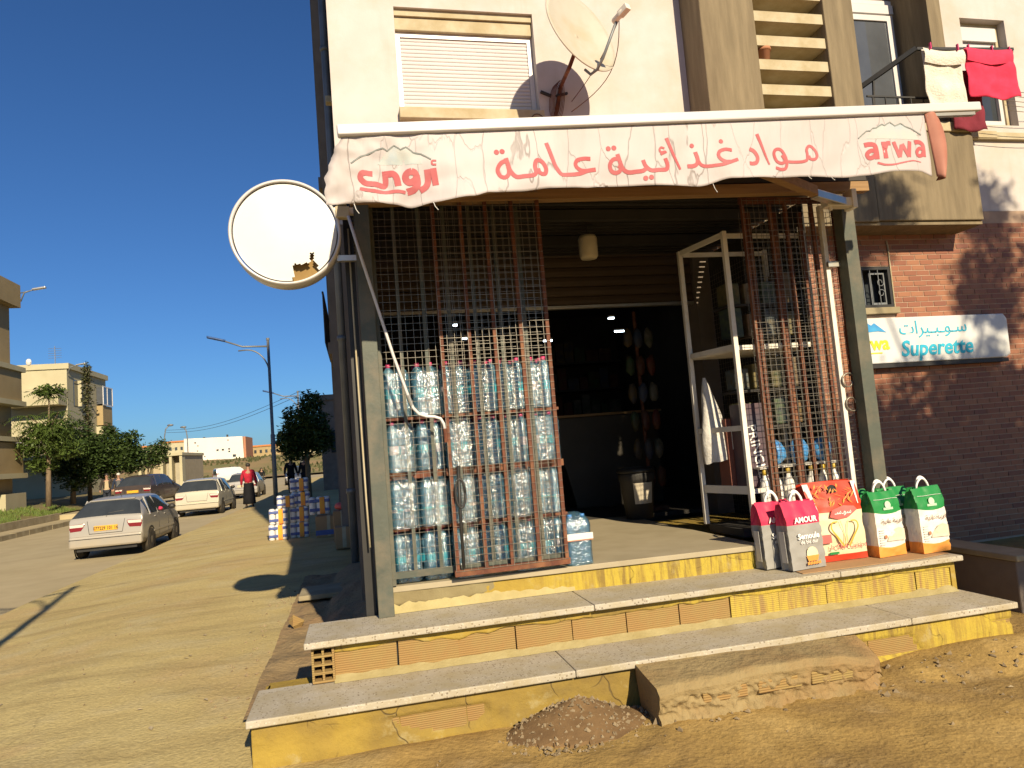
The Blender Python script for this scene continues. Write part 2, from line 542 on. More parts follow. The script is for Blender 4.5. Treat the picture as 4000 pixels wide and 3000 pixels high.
def m_brick():
    m, t, b = new_mat('brick_tile')
    v = coords(t)
    oi = _n(t, 'ShaderNodeObjectInfo')
    g = _n(t, 'ShaderNodeNewGeometry')
    r = mth(t, 'FRACT', mth(t, 'ADD', oi.outputs['Random'], g.outputs['Random Per Island']))
    col = ramp(t, r, [(0, (.21, .07, .036)), (.3, (.27, .10, .048)), (.6, (.31, .13, .062)), (.85, (.25, .09, .045)), (1, (.17, .058, .036))])
    col = mix(t, ramp(t, nz(t, v, 5, 6), [(.4, 0.0), (.75, .5)]), col, (.18, .075, .045))
    t.links.new(col, b.inputs['Base Color'])
    b.inputs['Roughness'].default_value = .6
    bump(t, b, nz(t, v, 40, 5), .25, .004)
    return m


def m_banner():
    m, t, b = new_mat('banner_vinyl')
    v = coords(t, (1.15, 1, .30))
    nn = _n(t, 'ShaderNodeTexNoise'); nn.inputs['Scale'].default_value = 5; nn.inputs['Detail'].default_value = 4
    t.links.new(v, nn.inputs['Vector'])
    sv = _n(t, 'ShaderNodeVectorMath', operation='SCALE'); sv.inputs['Scale'].default_value = .16
    t.links.new(nn.outputs['Color'], sv.inputs[0])
    ad = _n(t, 'ShaderNodeVectorMath', operation='ADD'); t.links.new(v, ad.inputs[0]); t.links.new(sv.outputs[0], ad.inputs[1])
    vo = _n(t, 'ShaderNodeTexVoronoi', feature='DISTANCE_TO_EDGE'); vo.inputs['Scale'].default_value = 5.2
    t.links.new(ad.outputs[0], vo.inputs['Vector'])
    line = ramp(t, vo.outputs['Distance'], [(.003, 1.0), (.016, 0.0)])
    sx = _n(t, 'ShaderNodeSeparateXYZ'); t.links.new(coords(t), sx.inputs[0])
    # the left end is far more worn
    worn = ramp(t, mth(t, 'DIVIDE', sx.outputs[0], 3.6), [(0.0, .62), (.25, .42), (.5, .25), (.95, .10)])
    keep = ramp(t, nz(t, v, 2.3, 3), [(.42, 0.0), (.6, 1.0)])
    fac = mth(t, 'MULTIPLY', mth(t, 'MULTIPLY', line, worn), keep)
    base = ramp(t, nz(t, v, 2.5, 6), [(.3, (.53, .485, .50)), (.7, (.485, .44, .44))])
    base = mix(t, mth(t, 'MULTIPLY', ramp(t, nz(t, v, 4, 7, .66), [(.5, 0.0), (.7, 1.0)]), mth(t, 'MULTIPLY', worn, .6)), base, (.36, .31, .29))
    col = mix(t, fac, base, (.20, .17, .16))
    t.links.new(col, b.inputs['Base Color'])
    b.inputs['Roughness'].default_value = .6
    tr = _n(t, 'ShaderNodeBsdfTranslucent'); tr.inputs[0].default_value = (.5, .32, .22, 1)
    ms = _n(t, 'ShaderNodeMixShader'); ms.inputs[0].default_value = .12
    t.links.new(b.outputs[0], ms.inputs[1]); t.links.new(tr.outputs[0], ms.inputs[2])
    out = t.nodes['Material Output']; t.links.new(ms.outputs[0], out.inputs['Surface'])
    bump(t, b, mth(t, 'ADD', nz(t, v, 3.5, 5), mth(t, 'MULTIPLY', line, -.35)), .5, .02)
    return m


def m_pet(name='pet_bottle', tint=(.64, .85, .94), diff=.5):
    """thin clear plastic: mostly transparent, crinkled gloss, a little milky scatter"""
    m, t, b = new_mat(name)
    t.nodes.remove(b)
    v = coords(t)
    tp = _n(t, 'ShaderNodeBsdfTransparent'); tp.inputs[0].default_value = tint + (1,)
    gl = _n(t, 'ShaderNodeBsdfGlossy'); gl.inputs['Roughness'].default_value = .12; gl.inputs[0].default_value = (1, 1, 1, 1)
    df = _n(t, 'ShaderNodeBsdfDiffuse'); df.inputs[0].default_value = (.27, .60, .82, 1)
    tl = _n(t, 'ShaderNodeBsdfTranslucent'); tl.inputs[0].default_value = (.38, .72, .9, 1)
    oi = _n(t, 'ShaderNodeObjectInfo')
    cmb = _n(t, 'ShaderNodeVectorMath', operation='ADD'); t.links.new(v, cmb.inputs[0])
    sc_ = _n(t, 'ShaderNodeVectorMath', operation='SCALE'); sc_.inputs[0].default_value = (7, 3, 5)
    t.links.new(oi.outputs['Random'], sc_.inputs['Scale']); t.links.new(sc_.outputs[0], cmb.inputs[1])
    bn = _n(t, 'ShaderNodeBump'); bn.inputs['Strength'].default_value = .9; bn.inputs['Distance'].default_value = .012
    t.links.new(nz(t, cmb.outputs[0], 38, 4, .6), bn.inputs['Height'])
    for q in (gl, df): t.links.new(bn.outputs[0], q.inputs['Normal'])
    fr = _n(t, 'ShaderNodeFresnel'); fr.inputs['IOR'].default_value = 1.6; t.links.new(bn.outputs[0], fr.inputs['Normal'])
    dd = _n(t, 'ShaderNodeMixShader'); dd.inputs[0].default_value = .45
    t.links.new(df.outputs[0], dd.inputs[1]); t.links.new(tl.outputs[0], dd.inputs[2])
    m1 = _n(t, 'ShaderNodeMixShader'); m1.inputs[0].default_value = diff
    t.links.new(tp.outputs[0], m1.inputs[1]); t.links.new(dd.outputs[0], m1.inputs[2])
    m2 = _n(t, 'ShaderNodeMixShader')
    t.links.new(mth(t, 'ADD', mth(t, 'MULTIPLY', fr.outputs[0], .95), .10, True), m2.inputs[0])
    t.links.new(m1.outputs[0], m2.inputs[1]); t.links.new(gl.outputs[0], m2.inputs[2])
    t.links.new(m2.outputs[0], t.nodes['Material Output'].inputs['Surface'])
    return m


def m_glass(name, col=(.03, .035, .04), rough=.04):
    m, t, b = new_mat(name)
    v = coords(t)
    t.links.new(ramp(t, nz(t, v, 2, 4), [(.3, col), (.7, tuple(c * 1.5 for c in col))]), b.inputs['Base Color'])
    b.inputs['Roughness'].default_value = rough
    b.inputs['Specular IOR Level'].default_value = .6
    return m


def m_paint(name, c, dust=(.36, .29, .19), amt=.5):
    m, t, b = new_mat(name)
    v = coords(t)
    sx = _n(t, 'ShaderNodeSeparateXYZ'); t.links.new(v, sx.inputs[0])
    low = ramp(t, sx.outputs[2], [(.15, 1.0), (.75, .12)])
    f = mth(t, 'MULTIPLY', mth(t, 'MULTIPLY', low, ramp(t, nz(t, v, 3.5, 6), [(.3, .5), (.65, 1.0)])), amt)
    base = ramp(t, nz(t, v, 1.5, 3), [(.3, c), (.7, tuple(q * .93 for q in c))])
    t.links.new(mix(t, f, base, dust), b.inputs['Base Color'])
    t.links.new(mth(t, 'ADD', mth(t, 'MULTIPLY', f, .5), .28), b.inputs['Roughness'])
    b.inputs['Metallic'].default_value = .15
    b.inputs['Coat Weight'].default_value = .25
    return m


def m_emit(name, c, s):
    m, t, b = new_mat(name)
    v = coords(t)
    t.links.new(ramp(t, nz(t, v, 5, 2), [(.3, c), (.7, tuple(q * .9 for q in c))]), b.inputs['Emission Color'])
    b.inputs['Emission Strength'].default_value = s
    return m


M['ground'] = m_ground()
M['terrazzo'] = m_terrazzo()
M['mortar'] = m_mortar()
M['mortar_y'] = m_mortar(.85, 1.6)
M['mortar_y2'] = m_mortar(.9, .9)
M['hbrick'] = m_hollow_brick()
M['hbrick_y'] = m_hollow_brick(.85)
M['brick'] = m_brick()
M['joint'] = pm('brick_joint', (.42, .30, .22), (.36, .25, .18), 8, .9)
M['banner'] = m_banner()
M['pet'] = m_pet()
M['pet_blue'] = m_pet('pet_blue_wrap', (.62, .84, .97), .2)
M['glass'] = m_glass('dark_glass')
M['glass_win'] = m_glass('window_glass', (.06, .065, .075), .03)


# ------------------------------------------------------------------ text and print
def text_mesh(body, size, bold=0.0, shear=0.0, align='CENTER', depth=.0008, spacing=1.0):
    c = bpy.data.curves.new('txt', 'FONT')
    c.body = body; c.size = size; c.align_x = align; c.extrude = depth
    c.offset = bold; c.shear = shear; c.resolution_u = 3; c.space_character = spacing
    o = bpy.data.objects.new('txt', c)
    COL.objects.link(o)
    dg = bpy.context.evaluated_depsgraph_get()
    me = bpy.data.meshes.new_from_object(o.evaluated_get(dg))
    bpy.data.objects.remove(o); bpy.data.curves.remove(c)
    return me


def put_text(name, body, size, mat_, parent, loc, rot=(PI / 2, 0, 0), warp=None, stretch=(1, 1), **kw):
    """flat printed lettering on a face; loc is in the parent's local space"""
    me = text_mesh(body, size, **kw)
    for v in me.vertices:
        v.co.x *= stretch[0]; v.co.y *= stretch[1]
    me.materials.clear(); me.materials.append(mat_)
    o = bpy.data.objects.new(name, me)
    COL.objects.link(o)
    o.parent = parent
    o.location = loc
    o.rotation_euler = rot
    return o


def smooth_path(pts, n=6):
    """Catmull-Rom through 2-D points"""
    if len(pts) < 3: return [Vector(p) for p in pts]
    P = [Vector(p) for p in pts]
    P = [P[0] * 2 - P[1]] + P + [P[-1] * 2 - P[-2]]
    out = []
    for i in range(1, len(P) - 2):
        for k in range(n):
            t = k / n
            a, b_, c, d = P[i - 1], P[i], P[i + 1], P[i + 2]
            out.append(.5 * ((2 * b_) + (c - a) * t + (2 * a - 5 * b_ + 4 * c - d) * t * t + (3 * b_ - a - 3 * c + d) * t ** 3))
    out.append(P[-2])
    return out


def ribbon(mb, pts, wd, mapf, taper=1.0, n=6):
    p = smooth_path(pts, n)
    L = len(p)
    rows = []
    for i, q in enumerate(p):
        t = p[min(i + 1, L - 1)] - p[max(i - 1, 0)]
        t = t.normalized() if t.length else Vector((1, 0))
        nn = Vector((-t.y, t.x))
        ww = wd * (1 + (taper - 1) * i / max(1, L - 1)) / 2
        rows.append((q + nn * ww, q - nn * ww))
    vs = []
    for a, b_ in rows: vs += [mapf(a), mapf(b_)]
    mb.add(vs, [(2 * i, 2 * i + 1, 2 * i + 3, 2 * i + 2) for i in range(L - 1)])


def disc(mb, c, r, mapf, n=14):
    vs = [mapf(Vector((c[0] + r * math.cos(2 * PI * k / n), c[1] + r * math.sin(2 * PI * k / n)))) for k in range(n)]
    mb.add(vs, [list(range(n))])

STROKES=[(0.0218,1.0,[(0.843,2.909),(0.81,2.894),(0.791,2.859),(0.802,2.827),(0.826,2.819),(0.846,2.835),(0.851,2.865),(0.839,2.864)]),(0.0229,1.0,[(0.838,2.921),(0.85,2.874),(0.861,2.847),(0.887,2.821),(0.927,2.823),(0.972,2.827),(0.991,2.843),(0.99,2.88),(0.999,2.908),(1.016,2.911),(1.035,2.898),(1.048,2.866),(1.04,2.838),(1.022,2.835),(1.008,2.846),(1.004,2.866)]),(0.0218,1.0,[(1.063,3.009),(1.086,2.936),(1.104,2.881),(1.129,2.841),(1.159,2.837),(1.231,2.847),(1.285,2.867),(1.332,2.875)]),(0.0218,1.0,[(1.305,2.931),(1.27,2.932),(1.233,2.923),(1.218,2.902),(1.224,2.882),(1.248,2.867),(1.279,2.866)]),(0.0218,1.0,[(1.464,2.93),(1.431,2.926),(1.412,2.899),(1.417,2.868),(1.44,2.856),(1.464,2.864),(1.471,2.884),(1.457,2.894)]),(0.0229,1.0,[(1.457,2.956),(1.471,2.905),(1.486,2.874),(1.514,2.858),(1.557,2.86),(1.594,2.864),(1.614,2.877)]),(0.0229,1.0,[(1.601,2.924),(1.613,2.89),(1.643,2.866),(1.686,2.869),(1.73,2.873),(1.742,2.897),(1.732,2.936)]),(0.012,1.0,[(1.732,2.99),(1.713,2.995),(1.703,2.982),(1.711,2.969),(1.738,2.974)]),(0.012,1.0,[(1.707,2.956),(1.743,2.972)]),(0.0218,0.6,[(1.749,3.049),(1.778,2.965),(1.813,2.872)]),(0.0229,1.0,[(1.911,2.971),(1.92,2.929),(1.914,2.904),(1.893,2.891),(1.856,2.889)]),(0.0191,1.0,[(1.92,2.924),(1.937,2.897),(1.966,2.888),(2.02,2.891),(2.065,2.896),(2.116,2.912),(2.162,2.929)]),(0.02,1.0,[(2.129,2.98),(2.09,2.984),(2.054,2.972),(2.042,2.949),(2.053,2.926),(2.081,2.912),(2.111,2.912)]),(0.0229,1.0,[(2.246,2.994),(2.275,2.98),(2.295,2.947),(2.285,2.919),(2.261,2.909),(2.237,2.91)]),(0.0219,0.5,[(2.303,3.082),(2.333,2.999),(2.369,2.908)]),(0.0181,1.0,[(2.452,2.963),(2.468,2.93),(2.446,2.916),(2.417,2.929),(2.403,2.967),(2.411,2.991),(2.436,2.998),(2.459,2.982),(2.475,2.944),(2.478,2.911),(2.468,2.887),(2.441,2.881),(2.407,2.891)]),(0.0172,1.0,[(2.478,2.925),(2.53,2.923),(2.582,2.926),(2.609,2.938),(2.614,2.97),(2.614,2.998),(2.631,3.018),(2.651,3.011),(2.671,2.985),(2.674,2.956),(2.657,2.939),(2.631,2.941),(2.622,2.96)]),(0.0286,1.0,[(2.996,3.026),(3.032,3.031),(3.059,3.023),(3.064,2.993),(3.066,2.939)]),(0.0253,1.0,[(3.064,2.989),(3.031,2.991),(3.007,2.972),(3.016,2.949),(3.044,2.953),(3.061,2.972)]),(0.0294,1.0,[(3.118,3.045),(3.122,2.943)]),(0.027,1.0,[(3.123,3.003),(3.141,3.033),(3.165,3.037)]),(0.0253,1.0,[(3.189,3.046),(3.215,2.949)]),(0.0253,1.0,[(3.216,2.953),(3.243,3.026)]),(0.0253,1.0,[(3.247,3.034),(3.281,2.954)]),(0.0253,1.0,[(3.281,2.954),(3.304,3.052)]),(0.027,1.0,[(3.338,3.046),(3.371,3.05),(3.395,3.036),(3.399,3.011),(3.395,2.959)]),(0.0229,1.0,[(3.393,3.006),(3.369,3.01),(3.347,2.988),(3.353,2.965),(3.383,2.97),(3.393,2.989)]),(0.0139,0.4,[(3.065,2.918),(3.113,2.905),(3.17,2.906),(3.229,2.917),(3.304,2.93),(3.364,2.924)]),(0.0283,1.0,[(0.159,2.846),(0.114,2.847),(0.099,2.831),(0.104,2.811),(0.129,2.794),(0.174,2.792),(0.218,2.792),(0.22,2.859)]),(0.0338,1.0,[(0.218,2.844),(0.259,2.846),(0.276,2.828),(0.283,2.786)]),(0.0338,1.0,[(0.354,2.856),(0.33,2.848),(0.32,2.826),(0.332,2.804),(0.355,2.804),(0.375,2.824),(0.369,2.848),(0.351,2.855)]),(0.0338,1.0,[(0.376,2.838),(0.379,2.795),(0.359,2.766),(0.324,2.754)]),(0.0316,1.0,[(0.43,2.864),(0.432,2.81),(0.42,2.778),(0.389,2.759)]),(0.0316,1.0,[(0.46,2.868),(0.469,2.781)]),(0.0098,1.0,[(0.478,2.905),(0.458,2.905),(0.457,2.888),(0.477,2.885)]),(0.0207,0.8,[(0.092,2.768),(0.14,2.758),(0.208,2.756),(0.276,2.759),(0.317,2.752)])]
DOTS=[(0.0147,0.792,2.953),(0.0147,0.822,2.957),(0.0147,1.409,2.986),(0.0147,1.441,2.99),(0.0147,1.607,2.823),(0.0147,1.639,2.827),(0.0138,1.895,3.006),(0.0138,2.07,3.031)]
MLINES=[[(0.057,2.893),(0.106,2.927),(0.161,2.949),(0.217,2.973),(0.239,2.962),(0.273,2.988),(0.303,2.965),(0.332,2.98),(0.367,2.951),(0.404,2.944),(0.453,2.913)],[(2.964,3.068),(3.02,3.111),(3.044,3.112),(3.063,3.129),(3.089,3.132),(3.131,3.156),(3.149,3.148),(3.19,3.17),(3.22,3.147),(3.262,3.165),(3.288,3.146),(3.33,3.134),(3.397,3.095)]]
MFILLS=[[(0.185,2.892),(0.225,2.949),(0.273,2.984),(0.303,2.96),(0.332,2.975),(0.367,2.946),(0.408,2.935),(0.405,2.894)],[(3.009,3.064),(3.064,3.12),(3.13,3.149),(3.189,3.163),(3.222,3.143),(3.261,3.159),(3.31,3.132),(3.375,3.096),(3.371,3.07)]]
VBOT=[[-0.053,2.679],[0.025,2.684],[0.137,2.698],[0.249,2.695],[0.349,2.678],[0.456,2.694],[0.646,2.713],[0.744,2.737],[0.891,2.745],[1.071,2.761],[1.255,2.774],[1.354,2.784],[1.592,2.785],[1.909,2.777],[2.11,2.817],[2.363,2.832],[2.571,2.842],[2.835,2.834],[2.982,2.846],[3.174,2.864],[3.342,2.865],[3.461,2.84]]
VLEFT=[[0.03,3.025],[-0.045,2.875],[-0.068,2.839],[-0.059,2.787],[-0.053,2.679]]
# ================================================================== SETTING
def gh(x, y):
    sl_ = min(1, max(0, (-1.9 - x) / 2.6))
    h = -.15 * sl_ * sl_ * (3 - 2 * sl_) * min(1, max(0, (y + 2) / 6)) + .014 * noise.noise(Vector((x * .8, y * .8, 0))) + .006 * noise.noise(Vector((x * 3.1, y * 3.1, 4)))
    if x > -.5 and y < 3.7: h += .016 * noise.noise(Vector((x * 2.3, y * 2.3, 9))) + .009 * noise.noise(Vector((x * 7, y * 7, 3))) + .004 * noise.noise(Vector((x * 19, y * 19, 1)))
    d = math.hypot((x - 3.55) / .75, (y - 3.62) / .32)          # earth banked up against the steps
    h += .085 * max(0, 1 - d) ** .7 if d < 1 else 0
    d = math.hypot((x - 2.1) / 1.2, (y - 3.5) / .35)
    h += .03 * max(0, 1 - d)
    d = math.hypot((x - .2) / 1.0, (y - 3.6) / .25)
    h += .025 * max(0, 1 - d)
    return h


def struct(name, mb, m, smooth=False):
    o = mb.build(name, m, None, smooth)
    o['kind'] = 'structure'
    return o


g = MB(); g.box(-900, 900, -400, 1500, -1.7, -.46)
struct('ground', g, M['bank'])
RZ, KX, FX = -.36, -4.55, -11.64      # road level, near kerb line, far kerb line
g = MB(); g.add([(FX, -60, RZ), (KX, -60, RZ), (KX, 75, RZ), (FX, 75, RZ), (-40, 75, RZ), (-2, 75, RZ), (-2, 130, RZ), (-60, 130, RZ)], [(0, 1, 2, 3), (4, 5, 6, 7)])
struct('road', g, M['asphalt'])


def pav(mb, x0, x1, y0, y1, step):
    nx = max(1, int((x1 - x0) / step)); ny = max(1, int((y1 - y0) / step))
    def f(u, v):
        x = x0 + (x1 - x0) * u; y = y0 + (y1 - y0) * v
        z = gh(x, y)
        e = (x - KX)
        if e < .3: z = z - .03 * (1 - e / .3) ** 2            # worn, rounded pavement edge
        return (x, y, z)
    mb.grid(f, nx, ny)


g = MB()
pav(g, KX, -.5, -3, 9, .12)
pav(g, -.5, 5.2, -3, 1.2, .12)
pav(g, -.5, 5.2, 1.2, 4.4, .035)
pav(g, -.5, 5.2, 4.4, 9, .2)
pav(g, 5.2, 7.0, -3, 9, .12)
pav(g, KX, -.0, 9, 40, .3)
g.add([(KX, 40, -.18), (-1.9, 40, 0), (-1.9, 75, 0), (KX, 75, -.18), (8, 40, 0), (8, 75, 0)], [(0, 1, 2, 3), (1, 4, 5, 2)])
g.add([(KX, -60, -.02), (30, -60, 0), (30, -3, 0), (KX, -3, -.02)], [(0, 1, 2, 3)])
g.add([(7, -3, 0), (30, -3, 0), (30, 9, 0), (7, 9, 0)], [(0, 1, 2, 3)])
g.add([(KX, -60, -.0), (KX, 75, -.0), (KX, 75, -.36), (KX, -60, -.36)], [(0, 1, 2, 3)]) if False else g.grid(lambda u, v: (KX - .02 * (1 - v), -3 + 78 * u, -.45 + (gh(KX, -3 + 78 * u) - .03 + .45) * v), 260, 1)
pv = struct('pavement', g, M['ground'], True)

# far pavement with kerb stones
g = MB(); g.box(-12.85, FX - .22, -40, 35, -.46, -.21); g.box(-14.5, -9.05, 35, 52, -.46, -.003)
lp = struct('far_pavement', g, M['asphalt'])
km = MB(); km.box(-.11, .11, -.49, .49, -.1, .13)
kme = km.mesh('kerb_stone', M['kerb'])
for i in range(22):
    o = shared('kerb_stone', kme, lp, (FX - .11 + U(-.012, .012), 13.5 + i * 1.0, -.32 + U(-.008, .008)), (0, 0, U(-.012, .012)))
g = MB(); g.box(-13.05, -12.85, -40, 35.2, -.3, .08); g.box(FX - .22, FX, -40, 13, -.46, -.19)
struct('verge_edge', g, M['kerb'])


def bankz(x, y):
    k = min(1, max(0, (-13.0 - x) / 2.2))
    return .06 + .45 * k * k * (3 - 2 * k) + .05 * noise.noise(Vector((x * .7, y * .7, 2)))


g = MB(); g.grid(lambda u, v: (-13.05 - 30 * u ** 1.6, 5 + 70 * v, bankz(-13.05 - 30 * u ** 1.6, 5 + 70 * v)), 24, 70)
struct('verge', g, M['bank'], True)
g = MB()
rg = random.Random(5)
for i in range(15000):
    x = -13.1 - 3.2 * rg.random() ** 1.2; y = 19 + 19 * rg.random()
    if noise.noise(Vector((x * .9, y * .5, 7))) < -.12: continue
    z = bankz(x, y); h = rg.uniform(.05, .16); a = rg.uniform(0, PI)
    dx, dy = .02 * math.cos(a), .02 * math.sin(a)
    g.add([(x - dx, y - dy, z - .01), (x + dx, y + dy, z - .01), (x + rg.uniform(-.05, .05), y + rg.uniform(-.05, .05), z + h)], [(0, 1, 2)])
tag(g.build('grass', M['grass']), 'low green grass growing on the verge across the street', 'grass', kind='stuff')


# far hill with scrub
def hillz(x, y):
    r = min(1, max(0, (y - 100) / 42))
    return -.1 + (3.2 * r * r * (3 - 2 * r)) * (1 + .12 * noise.noise(Vector((x * .08, y * .1, 0)))) + (.35 * noise.noise(Vector((x * .35, y * .35, 3))) * r)


g = MB(); g.grid(lambda u, v: (-90 + 120 * u, 100 + 90 * v, hillz(-90 + 120 * u, 100 + 90 * v)), 60, 40)
M['hill'] = pm('scrub_soil', (.30, .19, .09), (.15, .15, .05), .18, .95, bmp=.4, bscale=2, bdist=.2)
struct('hill', g, M['hill'], True)
g = MB()
for i in range(2600):
    x = -60 + 60 * rg.random(); y = 103 + 38 * rg.random()
    if noise.noise(Vector((x * .15, y * .12, 1))) < -.05: continue
    z = hillz(x, y); s = rg.uniform(.15, .5)
    for k in range(3):
        a = rg.uniform(0, PI); dx, dy = s * .5 * math.cos(a), s * .5 * math.sin(a)
        g.add([(x - dx, y - dy, z), (x + dx, y + dy, z), (x + dx * .4, y + dy * .4, z + s), (x - dx * .6, y - dy * .6, z + s * .8)], [(0, 1, 2, 3)])
tag(g.build('scrub', M['leaf_cypress']), 'olive scrub covering the distant hillside', 'scrub', kind='stuff')

# ================================================================== MAIN BUILDING
YW = 6.6
bd = thing('apartment_building', 'cream plastered apartment block over the corner shop, with concrete stair tower and brick ground floor', 'building', (4, YW, 0))
wl = MB()
WX0, WX1, WZ0, WZ1 = .606, 2.005, 4.70, 5.80
wl.box(-.03, WX0, YW, YW + .3, 3.62, 12); wl.box(WX1, 3.66, YW, YW + .3, 3.62, 12)
wl.box(WX0, WX1, YW, YW + .3, 3.62, WZ0); wl.box(WX0, WX1, YW, YW + .3, WZ1, 12)
wall = wl.build('front_wall', M['plaster'], bd)
m = MB(); m.box(-.03, .25, YW, YW + .3, 0, 3.615); m.build('shop_front_pier', M['plaster_shaded'], bd)
m = MB(); m.box(3.5, 3.75, YW, YW + .3, 0, 3.615); m.build('shop_front_pier', M['plaster_shaded'], bd)
m = MB()
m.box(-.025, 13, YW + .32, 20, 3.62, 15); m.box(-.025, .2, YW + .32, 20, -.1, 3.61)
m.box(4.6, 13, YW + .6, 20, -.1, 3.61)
m.build('side_wall', M['plaster_shaded'], bd)
# side pilasters, downpipe, balconies of the shaded flank
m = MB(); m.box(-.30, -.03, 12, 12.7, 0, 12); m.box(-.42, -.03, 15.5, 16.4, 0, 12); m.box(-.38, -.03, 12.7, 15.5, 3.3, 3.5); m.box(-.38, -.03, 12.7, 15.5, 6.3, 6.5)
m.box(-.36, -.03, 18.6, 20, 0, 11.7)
m.build('flank_pilaster', M['plaster_shaded'], bd)
m = MB()
for k in range(18): m.tube([(-.42, 12.75 + k * .15, 3.5), (-.42, 12.75 + k * .15, 4.4)], .012, 5)
m.tube([(-.42, 12.7, 4.4), (-.42, 15.45, 4.4)], .02, 5)
m.build('flank_railing', M['black'], bd)
m = MB(); m.tube([(-.1, 9.5, 0), (-.1, 9.5, 11.5)], .05, 8)
for k in range(6): m.tube([(-.1, 9.5, 1 + k * 2), (-.1, 9.5, 1.06 + k * 2)], .065, 8)
m.build('downpipe', M['lampgrey'], bd, smooth=True)
m = MB(); m.box(-.11, -.03, 8.0, 8.1, 5.52, 5.60); m.build('junction_box', M['sill'], bd, bev=.01)

# window with the lowered roller shutter
wn = MB(); wn.prism([(WX0 + .003, WZ0 + .042), (WX0 + .05, WZ0 + .042), (WX0 + .05, WZ1 - .25), (WX1 - .05, WZ1 - .25), (WX1 - .05, WZ0 + .042), (WX1 - .003, WZ0 + .042), (WX1 - .003, WZ1 - .203), (WX0 + .003, WZ1 - .203)], YW + .1, YW + .2)
win = wn.build('window', M['pvc'], bd)
m = MB(); m.box(WX0 - .001 + .004, WX1 - .004, YW + .06, YW + .25, WZ1 - .20, WZ1 - .07); m.build('shutter_box', M['sill'], win, bev=.006)
m = MB(); m.box(WX0 + .004, WX1 - .004, YW + .035, YW + .25, WZ1 - .066, WZ1 - .002); m.build('lintel', M['sill'], win)
sl = MB()
ns = 19
sh = (WZ1 - .205 - (WZ0 + .135)) / ns
prof = [(0, .0), (.004, .006), (.006, sh * .5), (.004, sh - .008), (0, sh - .002)]
b0 = len(sl.v)
x0, x1 = WX0 + .052, WX1 - .052
for p in prof: sl.v += [Vector((x0, YW + .125 - p[0] * 1.6, p[1])), Vector((x1, YW + .125 - p[0] * 1.6, p[1]))]
for i in range(len(prof) - 1): sl.f.append([2 * i, 2 * i + 1, 2 * i + 3, 2 * i + 2]); sl.m.append(0)
sl.box(x0, x1, YW + .126, YW + .134, 0, sh - .001)
slm = sl.mesh('shutter_slat', M['shutter_pvc'], False, ROOT[bd.name])
for i in range(ns): shared('shutter_slat', slm, win, (0, 0, WZ0 + .135 + i * sh))
m = MB(); m.box(x0, x1, YW + .10, YW + .14, WZ0 + .10, WZ0 + .133); m.build('bottom_rail', M['alu_white'], win, bev=.003)
m = MB(); m.box(WX0 + .05, WX1 - .05, YW + .2, YW + .21, WZ0 + .02, WZ1 - .2); m.build('pane', M['glass'], win)
m = MB(); m.box(WX0 + .05, WX1 - .05, YW + .15, YW + .2, WZ0 + .045, WZ0 + .075); m.build('track', M['black'], win)
m = MB(); m.box(WX0 - .015, WX1 + .02, YW - .09, YW + .2, WZ0 - .07, WZ0 + .04); m.build('sill', M['sill'], win, bev=.008)

for pts in ([(.86, 4.53), (.98, 4.555), (1.08, 4.54), (1.10, 4.565), (1.0, 4.58), (.9, 4.572)], [(1.22, 4.54), (1.31, 4.535), (1.36, 4.57), (1.33, 4.60), (1.25, 4.59)], [(1.44, 4.585), (1.5, 4.58), (1.53, 4.592), (1.47, 4.6)]):
    m = MB(); m.prism(pts, YW - .0025, YW + .01); m.build('peeled_patch', M['kerb'], bd)
# stair tower: two ribbed piers and concrete louvres between them
YF = 6.2
m = MB(); m.box(3.655, 4.27, YF, YW + .31, 3.46, 12); m.build('pier', M['concrete'], bd, bev=.01)
m = MB(); m.box(5.1, 5.46, YF, YW + .9, 3.46, 12); m.build('pier', M['concrete'], bd, bev=.01)
lm = MB(); lm.box(4.272, 5.098, YF + .03, YF + .34, -.055, .055)
lme = lm.mesh('louvre', M['sill'], False, ROOT[bd.name])
for i in range(12): shared('louvre', lme, bd, (0, 0, 4.62 + i * .265 + U(-.004, .004)))
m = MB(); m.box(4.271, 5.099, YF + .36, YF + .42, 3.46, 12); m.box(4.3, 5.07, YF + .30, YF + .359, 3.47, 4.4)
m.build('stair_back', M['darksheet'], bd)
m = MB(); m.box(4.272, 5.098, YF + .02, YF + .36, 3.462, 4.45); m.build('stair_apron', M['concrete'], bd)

# balcony
m = MB(); m.box(5.462, 6.78, YF, YF + .12, 3.47, 4.45); m.build('parapet', M['concrete'], bd, bev=.012)
m = MB(); m.box(3.66, 6.78, YF + .03, YW + .28, 3.43, 3.465); m.build('balcony_slab', M['concrete'], bd)
m = MB(); m.box(5.462, 6.80, YF - .02, YF + .16, 4.452, 4.56); m.build('parapet_coping', M['sill'], bd, bev=.01)
m = MB(); m.box(6.62, 6.775, YF + .122, YW + .3, 3.47, 4.44); m.build('parapet_side', M['concrete'], bd)
m = MB(); m.box(6.80, 7.262, YW, YW + .3, 3.70, 12); m.box(7.905, 13, YW, YW + .3, 3.70, 12); m.box(7.262, 7.905, YW, YW + .3, 3.70, 4.74); m.box(7.262, 7.905, YW, YW + .3, 6.06, 12)
m.build('front_wall', M['plaster'], bd)
m = MB(); m.box(7.1, 7.5, YW - .06, YW - .001, 4.56, 4.64); m.box(6.8, 13, YW - .05, YW - .002, 4.55, 4.63); m.build('string_course', M['sill'], bd)
m = MB(); m.box(6.62, 6.798, YF + .2, YW + .6, 4.56, 12); m.build('balcony_pier', M['concrete'], bd)
